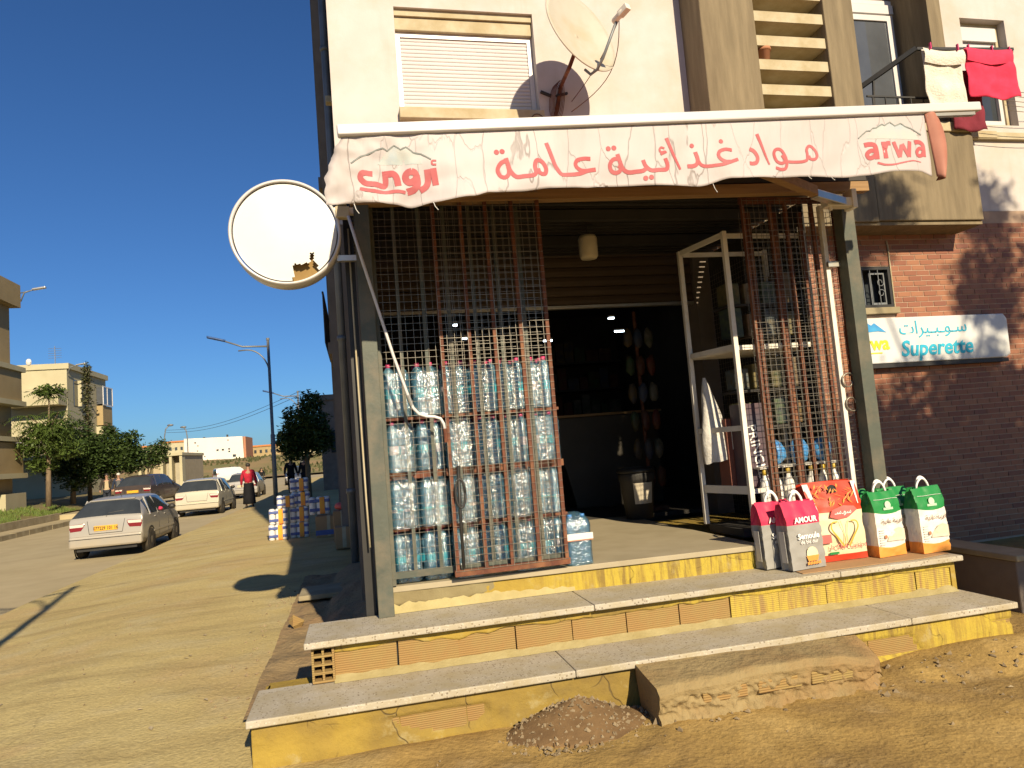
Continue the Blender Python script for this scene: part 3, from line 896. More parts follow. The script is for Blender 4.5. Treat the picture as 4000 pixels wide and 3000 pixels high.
# recessed glazed door
dr = MB()
def fr(mb, x0, x1, z0, z1, y0, y1, wd):
    mb.box(x0, x0 + wd, y0, y1, z0, z1); mb.box(x1 - wd, x1, y0, y1, z0, z1)
    mb.box(x0 + wd, x1 - wd, y0, y1, z0, z0 + wd); mb.box(x0 + wd, x1 - wd, y0, y1, z1 - wd, z1)
fr(dr, 5.47, 6.62, 4.0, 6.42, YW + .3, YW + .38, .05)
door = dr.build('balcony_door', M['pvc'], bd)
m = MB(); fr(m, 5.89, 6.56, 4.05, 6.20, YW + .25, YW + .31, .07); m.build('sash', M['pvc'], door, bev=.004)
m = MB(); m.box(5.53, 5.9, YW + .29, YW + .3, 4.06, 6.21); m.build('pane', M['glass_win'], door)
m = MB(); m.box(5.96, 6.49, YW + .27, YW + .28, 4.12, 6.13); m.build('pane', M['glass_win'], door)
m = MB(); m.box(5.5, 6.6, YW + .26, YW + .36, 6.23, 6.34); m.build('shutter_box', M['pvc'], door)
m = MB(); m.box(5.5, 6.6, YW + .345, YW + .35, 6.36, 6.41); m.build('pane', M['glass_win'], door)
m = MB(); m.box(5.462, 6.62, YW + .4, YW + .45, 3.4, 12); m.build('recess_back', M['plaster_shaded'], bd)
# right-hand window
r2 = MB(); fr(r2, 7.264, 7.903, 4.742, 6.058, YW + .1, YW + .2, .05)
w2 = r2.build('window', M['sill'], bd)
m = MB(); m.box(7.32, 7.85, YW + .08, YW + .2, 5.83, 6.0); m.build('shutter_box', M['pvc'], w2)
m = MB(); fr(m, 7.32, 7.85, 4.8, 5.825, YW + .12, YW + .18, .05); m.build('frame', M['pvc'], w2)
m = MB(); m.box(7.36, 7.82, YW + .16, YW + .17, 4.84, 5.79); m.build('pane', M['glass'], w2)
# balcony railing and washing
m = MB(); m.bar((5.47, 6.6, 4.98), (5.9, 5.86, 5.24), .03, .05)
m = MB(); m.bar((5.49, 6.78, 4.97), (6.16, 6.16, 5.37), .035, .05); m.bar((6.16, 6.16, 5.36), (7.42, 6.14, 5.40), .03, .03)
m.bar((5.50, 6.74, 4.4), (5.50, 6.74, 4.98), .035, .035); m.bar((5.80, 6.5, 4.5), (5.84, 6.46, 5.18), .02, .02)
for k in range(7): m.bar((5.62 + k * .16, 6.26, 4.56), (5.62 + k * .16, 6.26, 4.86), .012, .012)
m.bar((5.55, 6.26, 4.86), (6.7, 6.26, 4.86), .018, .018); m.bar((7.41, 6.14, 5.38), (7.41, YW, 5.38), .03, .03)
m.build('balcony_rail', M['black'], bd)
m = MB()
for k in range(5):
    m.tube([(7.3 + t * 1.2, 6.2 + .02 * k, 4.72 + k * .07 - .03 * math.sin(PI * t)) for t in [i / 8 for i in range(9)]], .004, 4)
m.build('washing_line', M['wire'], bd)

# brick ground floor: 300 nearest and best lit tiles singly, the rest as one part
BW, BH, JT = .160, .0495, .0095
m = MB(); m.box(3.752, 5.40, YW - .009, YW + .3, -.1, 3.61); m.box(5.845, 13, YW - .009, YW + .3, -.1, 3.695); m.box(5.40, 5.845, YW - .009, YW + .3, -.1, 2.54); m.box(5.40, 5.845, YW - .009, YW + .3, 3.08, 3.61)
bw = m.build('brick_wall', M['joint'], bd)
tm = MB(); tm.box(0, BW, -.014, .010, 0, BH)
tile = tm.mesh('brick', M['brick'])
rest = MB()
rb = random.Random(3)
cells = []
rows = int(3.6 / (BH + JT))
for r_ in range(rows):
    z = .02 + r_ * (BH + JT)
    xx = 3.77 - (BW + JT) * ((r_ % 3) / 3.0 + .02)
    while xx < 12.8:
        a, b_ = max(xx, 3.755), xx + BW
        xx += BW + JT
        if b_ - a < .03: continue
        if b_ > 5.398 and a < 5.847 and z + BH > 2.535 and z < 3.085:
            if a < 5.37: cells.append((a, 5.396, z))
            if b_ > 5.875: cells.append((5.849, b_, z))
            continue
        if z + BH > 3.60: continue
        if a > 5.25 and b_ < 7.18 and 2.02 < z and z + BH < 2.46: continue
        cells.append((a, b_, z))
def score(c):
    return abs((c[0] + c[1]) / 2 - 6.35) * .8 + abs(c[2] - 2.78) * 1.6
full = sorted([c for c in cells if abs(c[1] - c[0] - BW) < 1e-6], key=score)
near = set(full[:300])
for c in cells:
    dy = rb.uniform(-.002, .002)
    if c in near:
        shared('brick', tile, bw, (c[0] - 4, .012 + dy - .012 + .0, c[2]), (rb.uniform(-.01, .01), rb.uniform(-.008, .008), rb.uniform(-.006, .006)))
    else:
        rest.box(c[0], c[1], YW - .014 + dy, YW + .010 + dy, c[2], c[2] + BH)
o = rest.build('bricks', M['brick'], bw, kind='stuff')

# small barred window in the brick
m = MB(); fr(m, 5.42, 5.83, 2.62, 3.07, YW - .03, YW + .2, .03)
sw = m.build('window', M['black'], bd)
m = MB(); m.box(5.45, 5.80, YW + .16, YW + .17, 2.65, 3.04); m.build('pane', M['glass'], sw)
m = MB(); fr(m, 5.60, 5.80, 2.66, 3.02, YW + .02, YW + .05, .022); m.build('sash', M['lampgrey'], sw)
m = MB()
for k in range(3): m.tube([(5.48 + k * .1, YW - .02, 2.65), (5.48 + k * .1, YW - .02, 3.04)], .005, 5)
for cx, cz, s in ((5.70, 2.78, 1), (5.70, 2.90, -1)):
    m.tube([(cx + .045 * math.cos(a) * (1 - a / 12), YW - .02, cz + s * .045 * math.sin(a) * (1 - a / 12)) for a in [i * .5 for i in range(14)]], .005, 5)
m.build('grille', M['lampgrey'], sw)
m = MB(); m.box(5.38, 5.87, YW - .07, YW + .1, 2.545, 2.615); m.build('sill', M['kerb'], sw, bev=.006)
m = MB(); m.tube([(5.845, YW - .025, 2.6), (5.85, YW - .025, 3.3), (5.84, YW - .025, 3.36)], .008, 6); m.build('cable', M['sill'], bd)

# shop room behind the shutter
m = MB()
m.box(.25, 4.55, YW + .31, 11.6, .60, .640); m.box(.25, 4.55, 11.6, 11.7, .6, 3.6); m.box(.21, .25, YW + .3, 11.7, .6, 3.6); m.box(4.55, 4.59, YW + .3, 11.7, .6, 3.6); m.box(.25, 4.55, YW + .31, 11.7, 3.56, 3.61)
m.build('shop_room', pm('shop_room_wall_shaded', (.06, .052, .045), (.04, .035, .03), 2, .9), bd)  # walls coloured near black so the unlit room reads dark

# ================================================================== STEPS
st = thing('shop_steps', 'worn terrazzo and hollow brick steps up to the shop floor', 'steps', (0, 4.1, 0))
# platform
m = MB(); m.prism([(.10, 4.545), (2.645, 4.455), (2.645, YW), (.10, YW)], .0, .605, 'xy'); m.build('platform', M['mortar_y2'], st, bev=.008)
m = MB(); m.prism([(.15, 4.520), (2.655, 4.435), (2.655, YW + .31), (.15, YW + .31)], .607, .642, 'xy'); m.build('platform_slab', pm('dusty_terrazzo', (.37, .315, .215), (.31, .26, .17), 4, .75, bmp=.2, bscale=60, bdist=.004), st, bev=.004)
m = MB(); m.box(2.647, 3.72, 4.66, YW, .0, .60); m.build('platform', M['mortar'], st)
# step 2
sbx = [-.34, 1.30, 2.95, 3.885]
tz2 = .484
for i in range(len(sbx) - 1):
    m = MB(); m.box(sbx[i] + .0015, sbx[i + 1] - .0015, 4.055, 4.53 if sbx[i] < 2.6 else 4.65, tz2 - .035, tz2 + (i % 2) * .0008)
    m.build('tread_slab', M['terrazzo'], st, bev=.006)
m = MB(); m.box(-.18, 2.645, 4.192, 4.45, 0, tz2 - .037); m.box(2.646, 3.828, 4.192, 4.655, 0, tz2 - .037); m.build('step_core', M['mortar'], st)


def render_coat(name, x0, x1, ztop, zlow, yf, mat_, seed, thick=.02, n=120, rows_=8, low_amp=.035):
    """uneven cement coat over a riser with a ragged lower edge"""
    mb = MB()
    def f(u, v):
        x = x0 + (x1 - x0) * u
        zl = zlow + low_amp * noise.noise(Vector((x * 3.0, seed, 0))) + low_amp * .5 * noise.noise(Vector((x * 11.0, seed, 2)))
        z = zl + (ztop - zl) * v
        t = thick * (1 if v > 0 else .05) + .010 * noise.noise(Vector((x * 7, z * 9, seed))) + .004 * noise.noise(Vector((x * 25, z * 25, seed)))
        return (x, yf - max(.002, t), z)
    mb.grid(f, n, rows_)
    return mb.build(name, mat_, st, True)


# hollow bricks of the upper riser: one end-on with its cells open, the others as grooved stretchers
hb = MB()
hx0, hx1, hz0, hz1 = -.305, -.185, .256, .446
nc, nr, t_ = 2, 4, .012
cw = (hx1 - hx0 - t_ * 3) / 2; ch = (hz1 - hz0 - t_ * 5) / 4
for i in range(3): hb.box(hx0 + i * (cw + t_), hx0 + i * (cw + t_) + t_, 4.10, 4.40, hz0, hz1)
for j in range(5):
    for i in range(2):
        hb.box(hx0 + t_ + i * (cw + t_), hx0 + t_ + i * (cw + t_) + cw, 4.10, 4.40, hz0 + j * (ch + t_), hz0 + j * (ch + t_) + t_)
hb.box(hx0, hx1, 4.40, 4.41, hz0, hz1)
hb.build('brick', M['hbrick'], st)
bm_ = MB(); bm_.box(-.1675, .1675, -.01, .06, 0, .165)
bme = bm_.mesh('brick', M['hbrick'])
bmy = bm_.mesh('brick', M['hbrick_y'])
for i in range(12):
    x = -.015 + i * .3405
    last = x + .16 > 3.83
    if last: x = 3.694
    o = shared('brick', bme if x < 2.2 else bmy, st, (x + U(-.004, .004), 4.14 - 4.1 + U(-.004, .004), .258 + U(-.004, .004)), (0, U(-.012, .012), U(-.01, .01)), (.8, 1, 1) if last else None)
    if last: break
m = MB(); m.box(-.183, 3.84, 4.155, 4.19, .25, tz2 - .036); m.build('riser_backing', M['black'], st)
render_coat('riser_render', -.20, 3.845, tz2 - .034, .395, 4.14, M['mortar_y'], 1.0)
m = MB(); m.grid(lambda u, v: (-.19 + 4.03 * u, 4.13 - .055 * (1 - v) - .012 * noise.noise(Vector((u * 60, 0, 1))) * (1 - v), .2515 + .028 * v * (1 + .6 * noise.noise(Vector((u * 40, 3, 0))))), 140, 3); m.build('mortar_fillet', pm('pale_mortar', (.38, .32, .16), (.31, .25, .11), 9, .92, bmp=.5, bscale=40), st, True)
m = MB(); m.box(3.83, 3.865, 4.12, 4.65, .0, tz2 - .037); m.build('riser_end', M['mortar'], st)
m = MB(); m.box(-.325, -.19, 4.415, 4.56, 0, tz2 - .037); m.build('riser_end', M['mortar'], st)
m = MB(); m.box(-.312, -.178, 4.12, 4.40, .450, tz2 - .0355); m.build('mortar_bed', M['mortar'], st)
# step 1
tb = [-.592, 1.05, 3.12, 3.885]
for i in range(len(tb) - 1):
    m = MB(); m.box(tb[i] + .0015, tb[i + 1] - .0015, 3.69, 4.16, .213, .250 + (i % 2) * .0008)
    m.build('tread_slab', M['terrazzo'], st, bev=.006)
m = MB(); m.box(-.56, 3.86, 3.765, 4.4, -.1, .212); m.build('step_core', M['mortar'], st)
for i in range(13):
    x = -.38 + i * .3405
    if x > 3.8: break
    shared('brick', bme, st, (x, 3.768 - 4.1 + U(-.003, .003), .02), (0, U(-.01, .01), 0), (1, 1, .85))
def coat1(u, v):
    x = -.57 + 4.44 * u; z = -.03 + .243 * v
    t = .022 + .014 * noise.noise(Vector((x * 2.2, z * 7, 5))) + .007 * noise.noise(Vector((x * 9, z * 14, 6)))
    e = noise.noise(Vector((x * 1.5 + 3, z * 5.0, 9)))
    if .035 < z < .15 and e > .17 and x > -.3: t = -.002            # plaster gone, brick shows
    return (x, 3.758 - t, z)
m = MB(); m.grid(coat1, 200, 16); m.build('riser_render', M['mortar_y'], st, True)
m = MB(); m.box(-.575, -.55, 3.75, 4.35, -.1, .212); m.build('riser_end', M['mortar'], st)

# base course strip under the platform front (ragged grey render and pale splash)
render_coat('platform_render', .165, 1.42, .606, .52, 4.535, pm('grey_render', (.25, .21, .11), (.2, .16, .08), 6, .92, bmp=.5, bscale=20), 3.0, .014, 70, 6, .02)
m = MB(); m.grid(lambda u, v: (.12 + 1.2 * u, 4.52 - .035 * (1 - v), .4865 + (.05 + .03 * noise.noise(Vector((u * 22, 1, 0)))) * v), 60, 3); m.build('mortar_fillet', pm('pale_mortar2', (.42, .35, .17), (.33, .27, .12), 9, .92, bmp=.6, bscale=40), st, True)

# broken step in front: tilted slab of old concrete with eroded base
def slab_pt(u, v):
    x = 1.38 + 1.36 * u
    front = 3.40 + .02 * noise.noise(Vector((u * 6, 1, 0))) + (.12 * max(0, u - .9) / .1 if u > .9 else 0)
    top_f = .19 + .025 * math.sin(u * 3) - (.06 * max(0, u - .75) / .25) + .012 * noise.noise(Vector((u * 9, 0, 2)))
    prof_ = [(3.705, .236 - .03 * u), (front + .02, top_f), (front - .005, top_f - .03), (front + .012, top_f - .09), (front + .03, .06), (front - .03, -.03)]
    k = v * (len(prof_) - 1); i = min(int(k), len(prof_) - 2); f_ = k - i
    y = prof_[i][0] * (1 - f_) + prof_[i + 1][0] * f_; z = prof_[i][1] * (1 - f_) + prof_[i + 1][1] * f_
    j = .008 * noise.noise(Vector((x * 12, z * 20, y * 12))) + (.03 * noise.noise(Vector((x * 17, z * 22, 8))) + .016 * noise.noise(Vector((x * 45, z * 45, 3))) if v > .5 else 0)
    return (x, y - j, z + (.004 * noise.noise(Vector((x * 9, y * 14, 3))) if v < .3 else 0))
m = MB(); m.grid(slab_pt, 150, 40)
side = [slab_pt(0, v / 10) for v in range(11)] + [(1.40, 3.70, -.03)]
m.add(side, [list(range(len(side)))])
side = [slab_pt(1, v / 10) for v in range(11)] + [(2.74, 3.70, -.03)]
m.add(side, [list(reversed(range(len(side))))])
M['slabmat'] = pm('old_concrete', (.30, .225, .11), (.21, .15, .065), 3, .95, bmp=.9, bscale=22, bdist=.02, dirt=(.30, .18, .075), dirt_amt=.7, dirt_scale=2.6)
bs = thing('broken_step', 'broken tilted block of old concrete lying against the lowest step', 'concrete block', (2.05, 3.5, 0))
m.build('block', M['slabmat'], bs, True)
for x in (1.62, 1.93, 2.24):
    q = MB(); q.box(x, x + .25, 3.412, 3.5, .085, .15); q.build('brick', M['hbrick'], bs, bev=.006)

# gravel heap
m = MB()
rp = random.Random(9)
def pile_h(x, y):
    d = math.hypot((x - 1.02) / .40, (y - 3.60) / .24)
    return .15 * max(0, 1 - d * (1 + .25 * noise.noise(Vector((x * 4, y * 4, 2))))) ** 1.1
m.grid(lambda u, v: (.55 + .95 * u, 3.30 + .46 * v, pile_h(.55 + .95 * u, 3.30 + .46 * v) + (.006 if pile_h(.55 + .95 * u, 3.30 + .46 * v) > 0 else -.05) + .012 * noise.noise(Vector((u * 40, v * 20, 0))) * (1 if pile_h(.55 + .95 * u, 3.30 + .46 * v) > 0 else 0)), 40, 20)
m.cm = 1
for i in range(1300):
    a = rp.uniform(0, 2 * PI); rr = rp.random() ** .6
    x = 1.02 + .50 * rr * math.cos(a); y = 3.60 + .30 * rr * math.sin(a)
    if y > 3.72: continue
    s = rp.choice([.003, .004, .005, .006, .008, .013]) * rp.uniform(.7, 1.2)
    m.rock((x, y, pile_h(x, y) + s * .3 + .003), s, rp)
tag(m.build('gravel_heap', [M['earth_brown'], M['stone']]), 'small heap of brown gravel against the lowest step', 'gravel', kind='stuff')
m = MB()
for i in range(700):
    x = rp.uniform(-3.5, 4.2); y = rp.uniform(1.6, 9)
    if -.65 < x < 4 and y > 3.55: continue
    s = rp.choice([.003, .004, .006, .009]) * rp.uniform(.6, 1.2)
    m.rock((x, y, gh(x, y) + s * .4), s, rp)
for i in range(110):
    x = rp.uniform(-1.0, -.45); y = rp.uniform(4.2, 8.6); s = rp.uniform(.004, .016)
    m.rock((x, y, gh(x, y) + s * .3), s, rp)
for i in range(90):
    x = rp.uniform(1.3, 3.8); y = rp.uniform(3.3, 3.6); s = rp.uniform(.005, .02)
    m.rock((x, y, gh(x, y) + s * .3), s, rp)
tag(m.build('rubble', M['stone']), 'loose pebbles and grit scattered over the dusty pavement', 'pebbles', kind='stuff')
m = MB()
for i in range(46):
    x = rp.uniform(-3, 4); y = rp.uniform(1.8, 7)
    if -.65 < x < 4 and y > 3.5: continue
    a = rp.uniform(0, 6.28); l = rp.uniform(.012, .045); wd = l * rp.uniform(.25, .6)
    c, s_ = math.cos(a), math.sin(a); z = gh(x, y) + .006
    m.add([(x - c * l, y - s_ * l, z), (x - s_ * wd, y + c * wd, z + .006), (x + c * l, y + s_ * l, z + .002), (x + s_ * wd, y - c * wd, z + .004)], [(0, 1, 2, 3)])
tag(m.build('litter', pm('litter_paper', (.5, .42, .28), (.3, .22, .12), 4, .9)), 'dry leaves and paper scraps on the ground by the steps', 'litter', kind='stuff')

# side strip of broken footing along the flank
def side_pt(u, v):
    y = 4.4 + 5.0 * u; x = -.72 + .72 * v
    z = .03 + .16 * max(0, (v - .5) * 2) ** .6 * (1 if u < .95 else 0) + .03 * noise.noise(Vector((x * 5, y * 3, 0))) + .015 * noise.noise(Vector((x * 16, y * 12, 0)))
    return (x, y, max(-.02, z))
m = MB(); m.grid(side_pt, 90, 16)
single('flank_footing', m, pm('broken_footing', (.30, .215, .11), (.22, .155, .08), 5, .95, bmp=.8, bscale=18, bdist=.03, dirt=(.34, .19, .1), dirt_amt=.6), 'strip of broken earth footing along the shaded flank of the shop', 'footing', smooth=True)
m = MB(); m.rock((-.60, 6.6, .07), .075, rp)
single('rubble_block', m, M['hbrick'], 'chunk of broken clay brick at the edge of the footing strip', 'brick chunk')
m = MB(); m.box(-.66, -.18, 7.6, 8.15, .06, .11)
single('paving_slab', m, M['kerb'], 'loose grey paving slab lying beside the shop flank', 'slab', bev=.01)

# low wall at the right of the steps
lw = thing('garden_wall', 'low concrete garden wall in shadow right of the steps', 'wall', (4.55, 5.4, 0))
m = MB(); m.box(4.45, 4.64, 4.2, YW - .02, -.05, .36); m.build('wall', M['plaster_shaded'], lw, bev=.01)
m = MB(); m.box(4.42, 4.68, 4.16, YW - .016, .362, .405); m.build('coping', M['kerb'], lw, bev=.008)
# ================================================================== SHOP CAGE
cg = thing('shop_cage', 'steel porch cage of posts and wire mesh around the shop entrance', 'cage', (1.9, 5.2, .484))
m = MB(); m.box(.070, .165, 4.425, 4.52, .484, 3.06); m.build('post', M['greenpost'], cg, bev=.004)
m = MB(); m.box(3.600, 3.705, 4.45, 4.55, .484, 3.085); m.build('post', M['greenpost'], cg, bev=.004)
m = MB(); m.box(3.50, 3.535, 4.56, 4.6, .6, 3.06); m.build('post', M['alu_white'], cg, bev=.003)
m = MB(); m.bar((.05, 4.45, 3.065), (3.85, 4.47, 3.165), .07, .075); m.build('top_beam', M['wood'], cg, bev=.004)
m = MB(); m.bar((.05, 4.46, 3.14), (3.85, 4.48, 3.24), .05, .05); m.build('top_rail', M['darksheet'], cg)
m = MB()
for k in range(22):
    y = 4.5 + k * .095
    m.box(.06, 3.72, y, y + .05, 3.30, 3.315); m.box(.06, 3.72, y + .0501, y + .0949, 3.275, 3.29)
m.build('roof_sheet', M['darksheet'], cg)
m = MB(); m.box(.3, 3.6, 5.2, 5.26, 3.18, 3.26); m.box(.3, 3.6, 5.9, 5.96, 3.18, 3.26); m.build('roof_joist', M['darksheet'], cg)
m = MB(); m.box(.10, .118, 4.53, YW - .01, .5, 3.25); m.build('side_sheet', M['darksheet'], cg)
m = MB(); m.box(3.672, 3.685, 5.0, YW - .01, .5, 3.25); m.build('side_sheet', M['darksheet'], cg)
m = MB(); m.box(.0, .06, 4.56, 4.66, .3, 3.2); m.build('side_post', M['black'], cg)
m = MB(); m.tube([(.03, 4.50, 2.9), (.032, 4.50, 2.2), (.04, 4.49, 1.2), (.045, 4.49, .9)], .006, 6); m.build('conduit', M['sill'], cg, smooth=True)


def wires(mb, x0, x1, z0, z1, y, sp=.0455, th=.0021, xs=None):
    """woven wire: verticals and horizontals weaving a little"""
    n = int((x1 - x0) / sp)
    for i in range(n + 1):
        x = x0 + i * sp + U(-.002, .002)
        mb.bar((x, y + .002, z0), (x + U(-.003, .003), y + .002, z1), th, th)
    n = int((z1 - z0) / sp)
    for i in range(n + 1):
        z = z0 + i * sp + U(-.002, .002)
        mb.bar((x0, y - .0025, z + U(-.004, .004)), (x1, y - .0025, z + U(-.004, .004)), th, th)


# fixed left panel
m = MB(); wires(m, .17, 1.27, .73, 3.03, 4.505); m.build('wire_mesh', M['wire'], cg, kind='stuff')
for x in (.315, .475, .64, .81, .975, 1.14):
    m = MB(); m.box(x - .011, x + .011, 4.508, 4.53, .70, 3.05); m.build('bar', M['greenpost'], cg)
m = MB(); m.box(.166, .19, 4.50, 4.53, .65, 3.05); m.build('bar', M['greenpost'], cg)
m = MB(); m.box(.166, 1.275, 4.498, 4.536, .69, .728); m.build('bottom_rail', M['greenpost'], cg)
# right fixed panel and side panel
m = MB(); wires(m, 2.9, 3.60, .64, 3.05, 4.68); m.build('wire_mesh', M['wire'], cg, kind='stuff')
for x in (2.98, 3.2, 3.42):
    m = MB(); m.box(x - .013, x + .013, 4.685, 4.71, .64, 3.05); m.build('bar', M['rust'], cg)
m = MB()
n = int(2.0 / .0455)
for i in range(n + 1): m.bar((3.65, 4.6 + i * .0455, .62), (3.65, 4.6 + i * .0455, 3.05), .0025, .0025)
for i in range(53): m.bar((3.652, 4.58, .64 + i * .0455), (3.652, YW - .02, .64 + i * .0455), .0025, .0025)
m.build('wire_mesh', M['wire'], cg, kind='stuff')
m = MB()
for cx, cz, s in ((3.56, 1.72, 1), (3.57, 1.56, -1)):
    m.tube([(cx + .07 * math.cos(a) * (1 - a / 11), 4.548, cz + s * .07 * math.sin(a) * (1 - a / 11)) for a in [i * .4 for i in range(17)]], .006, 6)
m.build('scroll', M['wire'], cg, smooth=True)
m = MB(); m.box(3.50, 3.62, 4.53, 4.55, 2.58, 2.62); m.build('hinge_plate', M['alu'], cg)


def mesh_door(name, label, x0, x1, z0, z1, y, bars):
    d = thing(name, label, 'mesh door', ((x0 + x1) / 2, y, z0), 'sliding wire mesh doors')
    mb = MB(); wires(mb, x0 + .01, x1 - .01, z0 + .03, z1, y - .018, .0455, .0023); mb.build('wire_mesh', M['wire'], d, kind='stuff')
    for x in bars:
        mb = MB(); mb.box(x - .012, x + .012, y - .012, y + .014, z0, z1 + U(0, .01)); mb.build('bar', M['rust'], d, bev=.002)
    mb = MB(); mb.box(x0, x1, y - .016, y + .02, z0 - .001, z0 + .038); mb.build('bottom_rail', M['rust'], d, bev=.002)
    mb = MB(); mb.box(x0, x1, y - .014, y + .018, z1 - .03, z1 + .012); mb.build('top_rail', M['rust'], d)
    return d


dl = mesh_door('mesh_door', 'rusty sliding mesh door standing in front of the water bottles', .545, 1.288, .672, 3.12, 4.44, (.565, .745, .912, 1.088, 1.268))
m = MB(); m.tube([(.60, 4.415, .72), (.602, 4.412, 1.1), (.61, 4.41, 1.35)], .011, 6)
m.tube([(.61 + .03 * math.cos(a), 4.405, 1.18 + .09 * math.sin(a)) for a in [i * 2 * PI / 16 for i in range(17)]], .009, 6)
m.build('bolt', M['black'], dl, smooth=True)
dr_ = mesh_door('mesh_door', 'rusty sliding mesh door behind the flour bags', 2.862, 3.665, .665, 3.12, 4.60, (2.882, 3.105, 3.235, 3.455, 3.645))

# roller shutter, half up
rs = thing('roller_shutter', 'brown roller shutter half raised over the shop entrance', 'roller shutter', (1.9, YW, 2.75))
sl = MB()
pr = [(0, 0), (-.012, .015), (-.016, .05), (-.012, .085), (0, .098)]
for p in pr: sl.v += [Vector((.26, YW + .06 + p[0], p[1])), Vector((3.49, YW + .06 + p[0], p[1]))]
for i in range(4): sl.f.append([2 * i, 2 * i + 1, 2 * i + 3, 2 * i + 2]); sl.m.append(0)
sl.box(.26, 3.49, YW + .061, YW + .07, 0, .098)
sme = sl.mesh('shutter_slat', M['brownshutter'], False, ROOT[rs.name] - Vector((0, 0, 2.75)))
for i in range(9): shared('shutter_slat', sme, rs, (0, 0, .03 + i * .0985))
m = MB(); m.box(.26, 3.49, YW + .03, YW + .09, 2.75, 2.782); m.build('bottom_rail', M['alu'], rs, bev=.003)

# hanging lamp under the porch roof
hl = thing('hanging_lamp', 'cream drum lamp hanging under the porch roof', 'lamp', (2.02, 5.6, 2.97))
m = MB(); m.lathe([(.066, 0), (.078, .02), (.08, .17), (.07, .195), (.01, .2)], 20, (2.02, 5.6, 2.97)); m.build('shade', pm('lamp_shade', (.68, .6, .42), (.6, .52, .36), 4, .6), hl, True)
m = MB(); m.tube([(2.02, 5.6, 3.17), (2.02, 5.6, 3.28)], .005, 5); m.build('cord', M['black'], hl)

# ================================================================== AWNING
AY = 3.45
def vtop(x): return 3.026 + .0590 * x
def lerp_list(L, x):
    if x <= L[0][0]: return L[0][1]
    for (a, za), (b_, zb) in zip(L, L[1:]):
        if x <= b_:
            t = (x - a) / (b_ - a); t = t * t * (3 - 2 * t); return za + (zb - za) * t
    return L[-1][1]
def vdy(x, z):
    """depth of the hanging banner's folds"""
    k = max(0, min(1, (vtop(x) - z) / .36))
    w_ = 1.0 if x < .9 else (.55 if x > 1.4 else 1.0 - .9 * (x - .9))
    f_ = .030 * math.sin(x * 5.1 + .6) + .016 * math.sin(x * 11.7 + z * 6) + .02 * noise.noise(Vector((x * 6, z * 8, 0)))
    cr = .022 * noise.noise(Vector((x * 16, z * 14, 5))) * max(0, 1 - x / .7)
    return (f_ * k * w_ + cr) * 1.0
aw = thing('shop_awning', 'faded white awning with red Arabic lettering over the shop entrance', 'awning', (1.9, 4.9, 3.0))
def vpt(x, z): return (x, AY + vdy(x, z), z)
m = MB()
XR = 3.44
def vgrid(u, v):
    x = .02 + (XR - .02) * u
    zt = vtop(x) - .002; zb = lerp_list(VBOT, x)
    z = zt + (zb - zt) * v
    if u < .04:                                     # crumpled left end bulging past the bar
        k = (1 - u / .04)
        x -= k * (.095 * math.sin(PI * min(1, v * 1.25) * .5) + .012 * noise.noise(Vector((0, v * 9, 0))))
    p = vpt(x, z)
    return p
m.grid(vgrid, 190, 26)
val = m.build('valance', M['banner'], aw, True)
so = val.modifiers.new('thick', 'SOLIDIFY'); so.thickness = .002
# right end folded back on itself, underside of the vinyl showing
M['banner_back'] = pm('banner_back', (.40, .17, .12), (.33, .13, .09), 5, .7, bmp=.3, bscale=8)
def curl(u, v):
    z0 = vtop(XR) - .002; z1 = 2.838
    z = z0 + (z1 - z0) * v
    wd = .005 + .135 * math.sin(PI * min(1, .12 + v * .80)) ** .8
    a = -.5 + 2.6 * u
    x = XR + .03 * v + wd * u
    y = AY - .045 * math.sin(PI * u) * (.4 + v) + .06 * u * v - .004
    return (x, y, z + .03 * u * (1 - v) - .02 * math.sin(PI * u) * v)
m = MB(); m.grid(curl, 14, 20); cu = m.build('folded_end', M['banner_back'], aw, True)
so = cu.modifiers.new('thick', 'SOLIDIFY'); so.thickness = .003
# printed lettering follows the cloth
def onv(q, e=.004): return (q.x, AY + vdy(q.x, q.y) - e, q.y)
WORDS = [(-1, .6), (.6, 1.36), (1.36, 2.06), (2.06, 2.85), (2.85, 9)]
for lo, hi in WORDS:
    m = MB()
    for wd, tp, pts in STROKES:
        cx = sum(p[0] for p in pts) / len(pts)
        if lo <= cx < hi: ribbon(m, pts, wd, onv, tp)
    for r_, x, z in DOTS:
        if lo <= x < hi: disc(m, (x, z), r_ * .95, onv)
    if m.v: m.build('lettering', M['faded_red'], val)
m = MB()
for L in MLINES:
    ribbon(m, L, .007, lambda q: onv(q, .005), 1, 2)
m.build('mountain_outline', pm('print_grey', (.17, .19, .19), (.24, .25, .24), 9, .8), val)
MPB = pm('print_paleblue', (.41, .45, .44), (.45, .44, .42), 14, .8, dirt=(.3, .38, .46), dirt_amt=.5, dirt_scale=9)
for L in MFILLS:
    xs = [p[0] for p in L]; x0, x1 = min(xs), max(xs); zb = L[0][1]
    top = sorted(L[1:-1])
    def f(u, v):
        x = x0 + (x1 - x0) * u
        zt = top[0][1]
        if x <= top[0][0]: zt = zb + (top[0][1] - zb) * max(0, (x - x0)) / max(1e-4, top[0][0] - x0)
        elif x >= top[-1][0]: zt = zb + (top[-1][1] - zb) * max(0, (x1 - x)) / max(1e-4, x1 - top[-1][0])
        else:
            for (a, za), (b_, zc) in zip(top, top[1:]):
                if a <= x <= b_: zt = za + (zc - za) * (x - a) / max(1e-5, b_ - a); break
        z = zb + (zt - zb) * v
        return onv(Vector((x, z)), .003)
    m = MB(); m.grid(f, 26, 8); m.build('mountain_print', MPB, val)
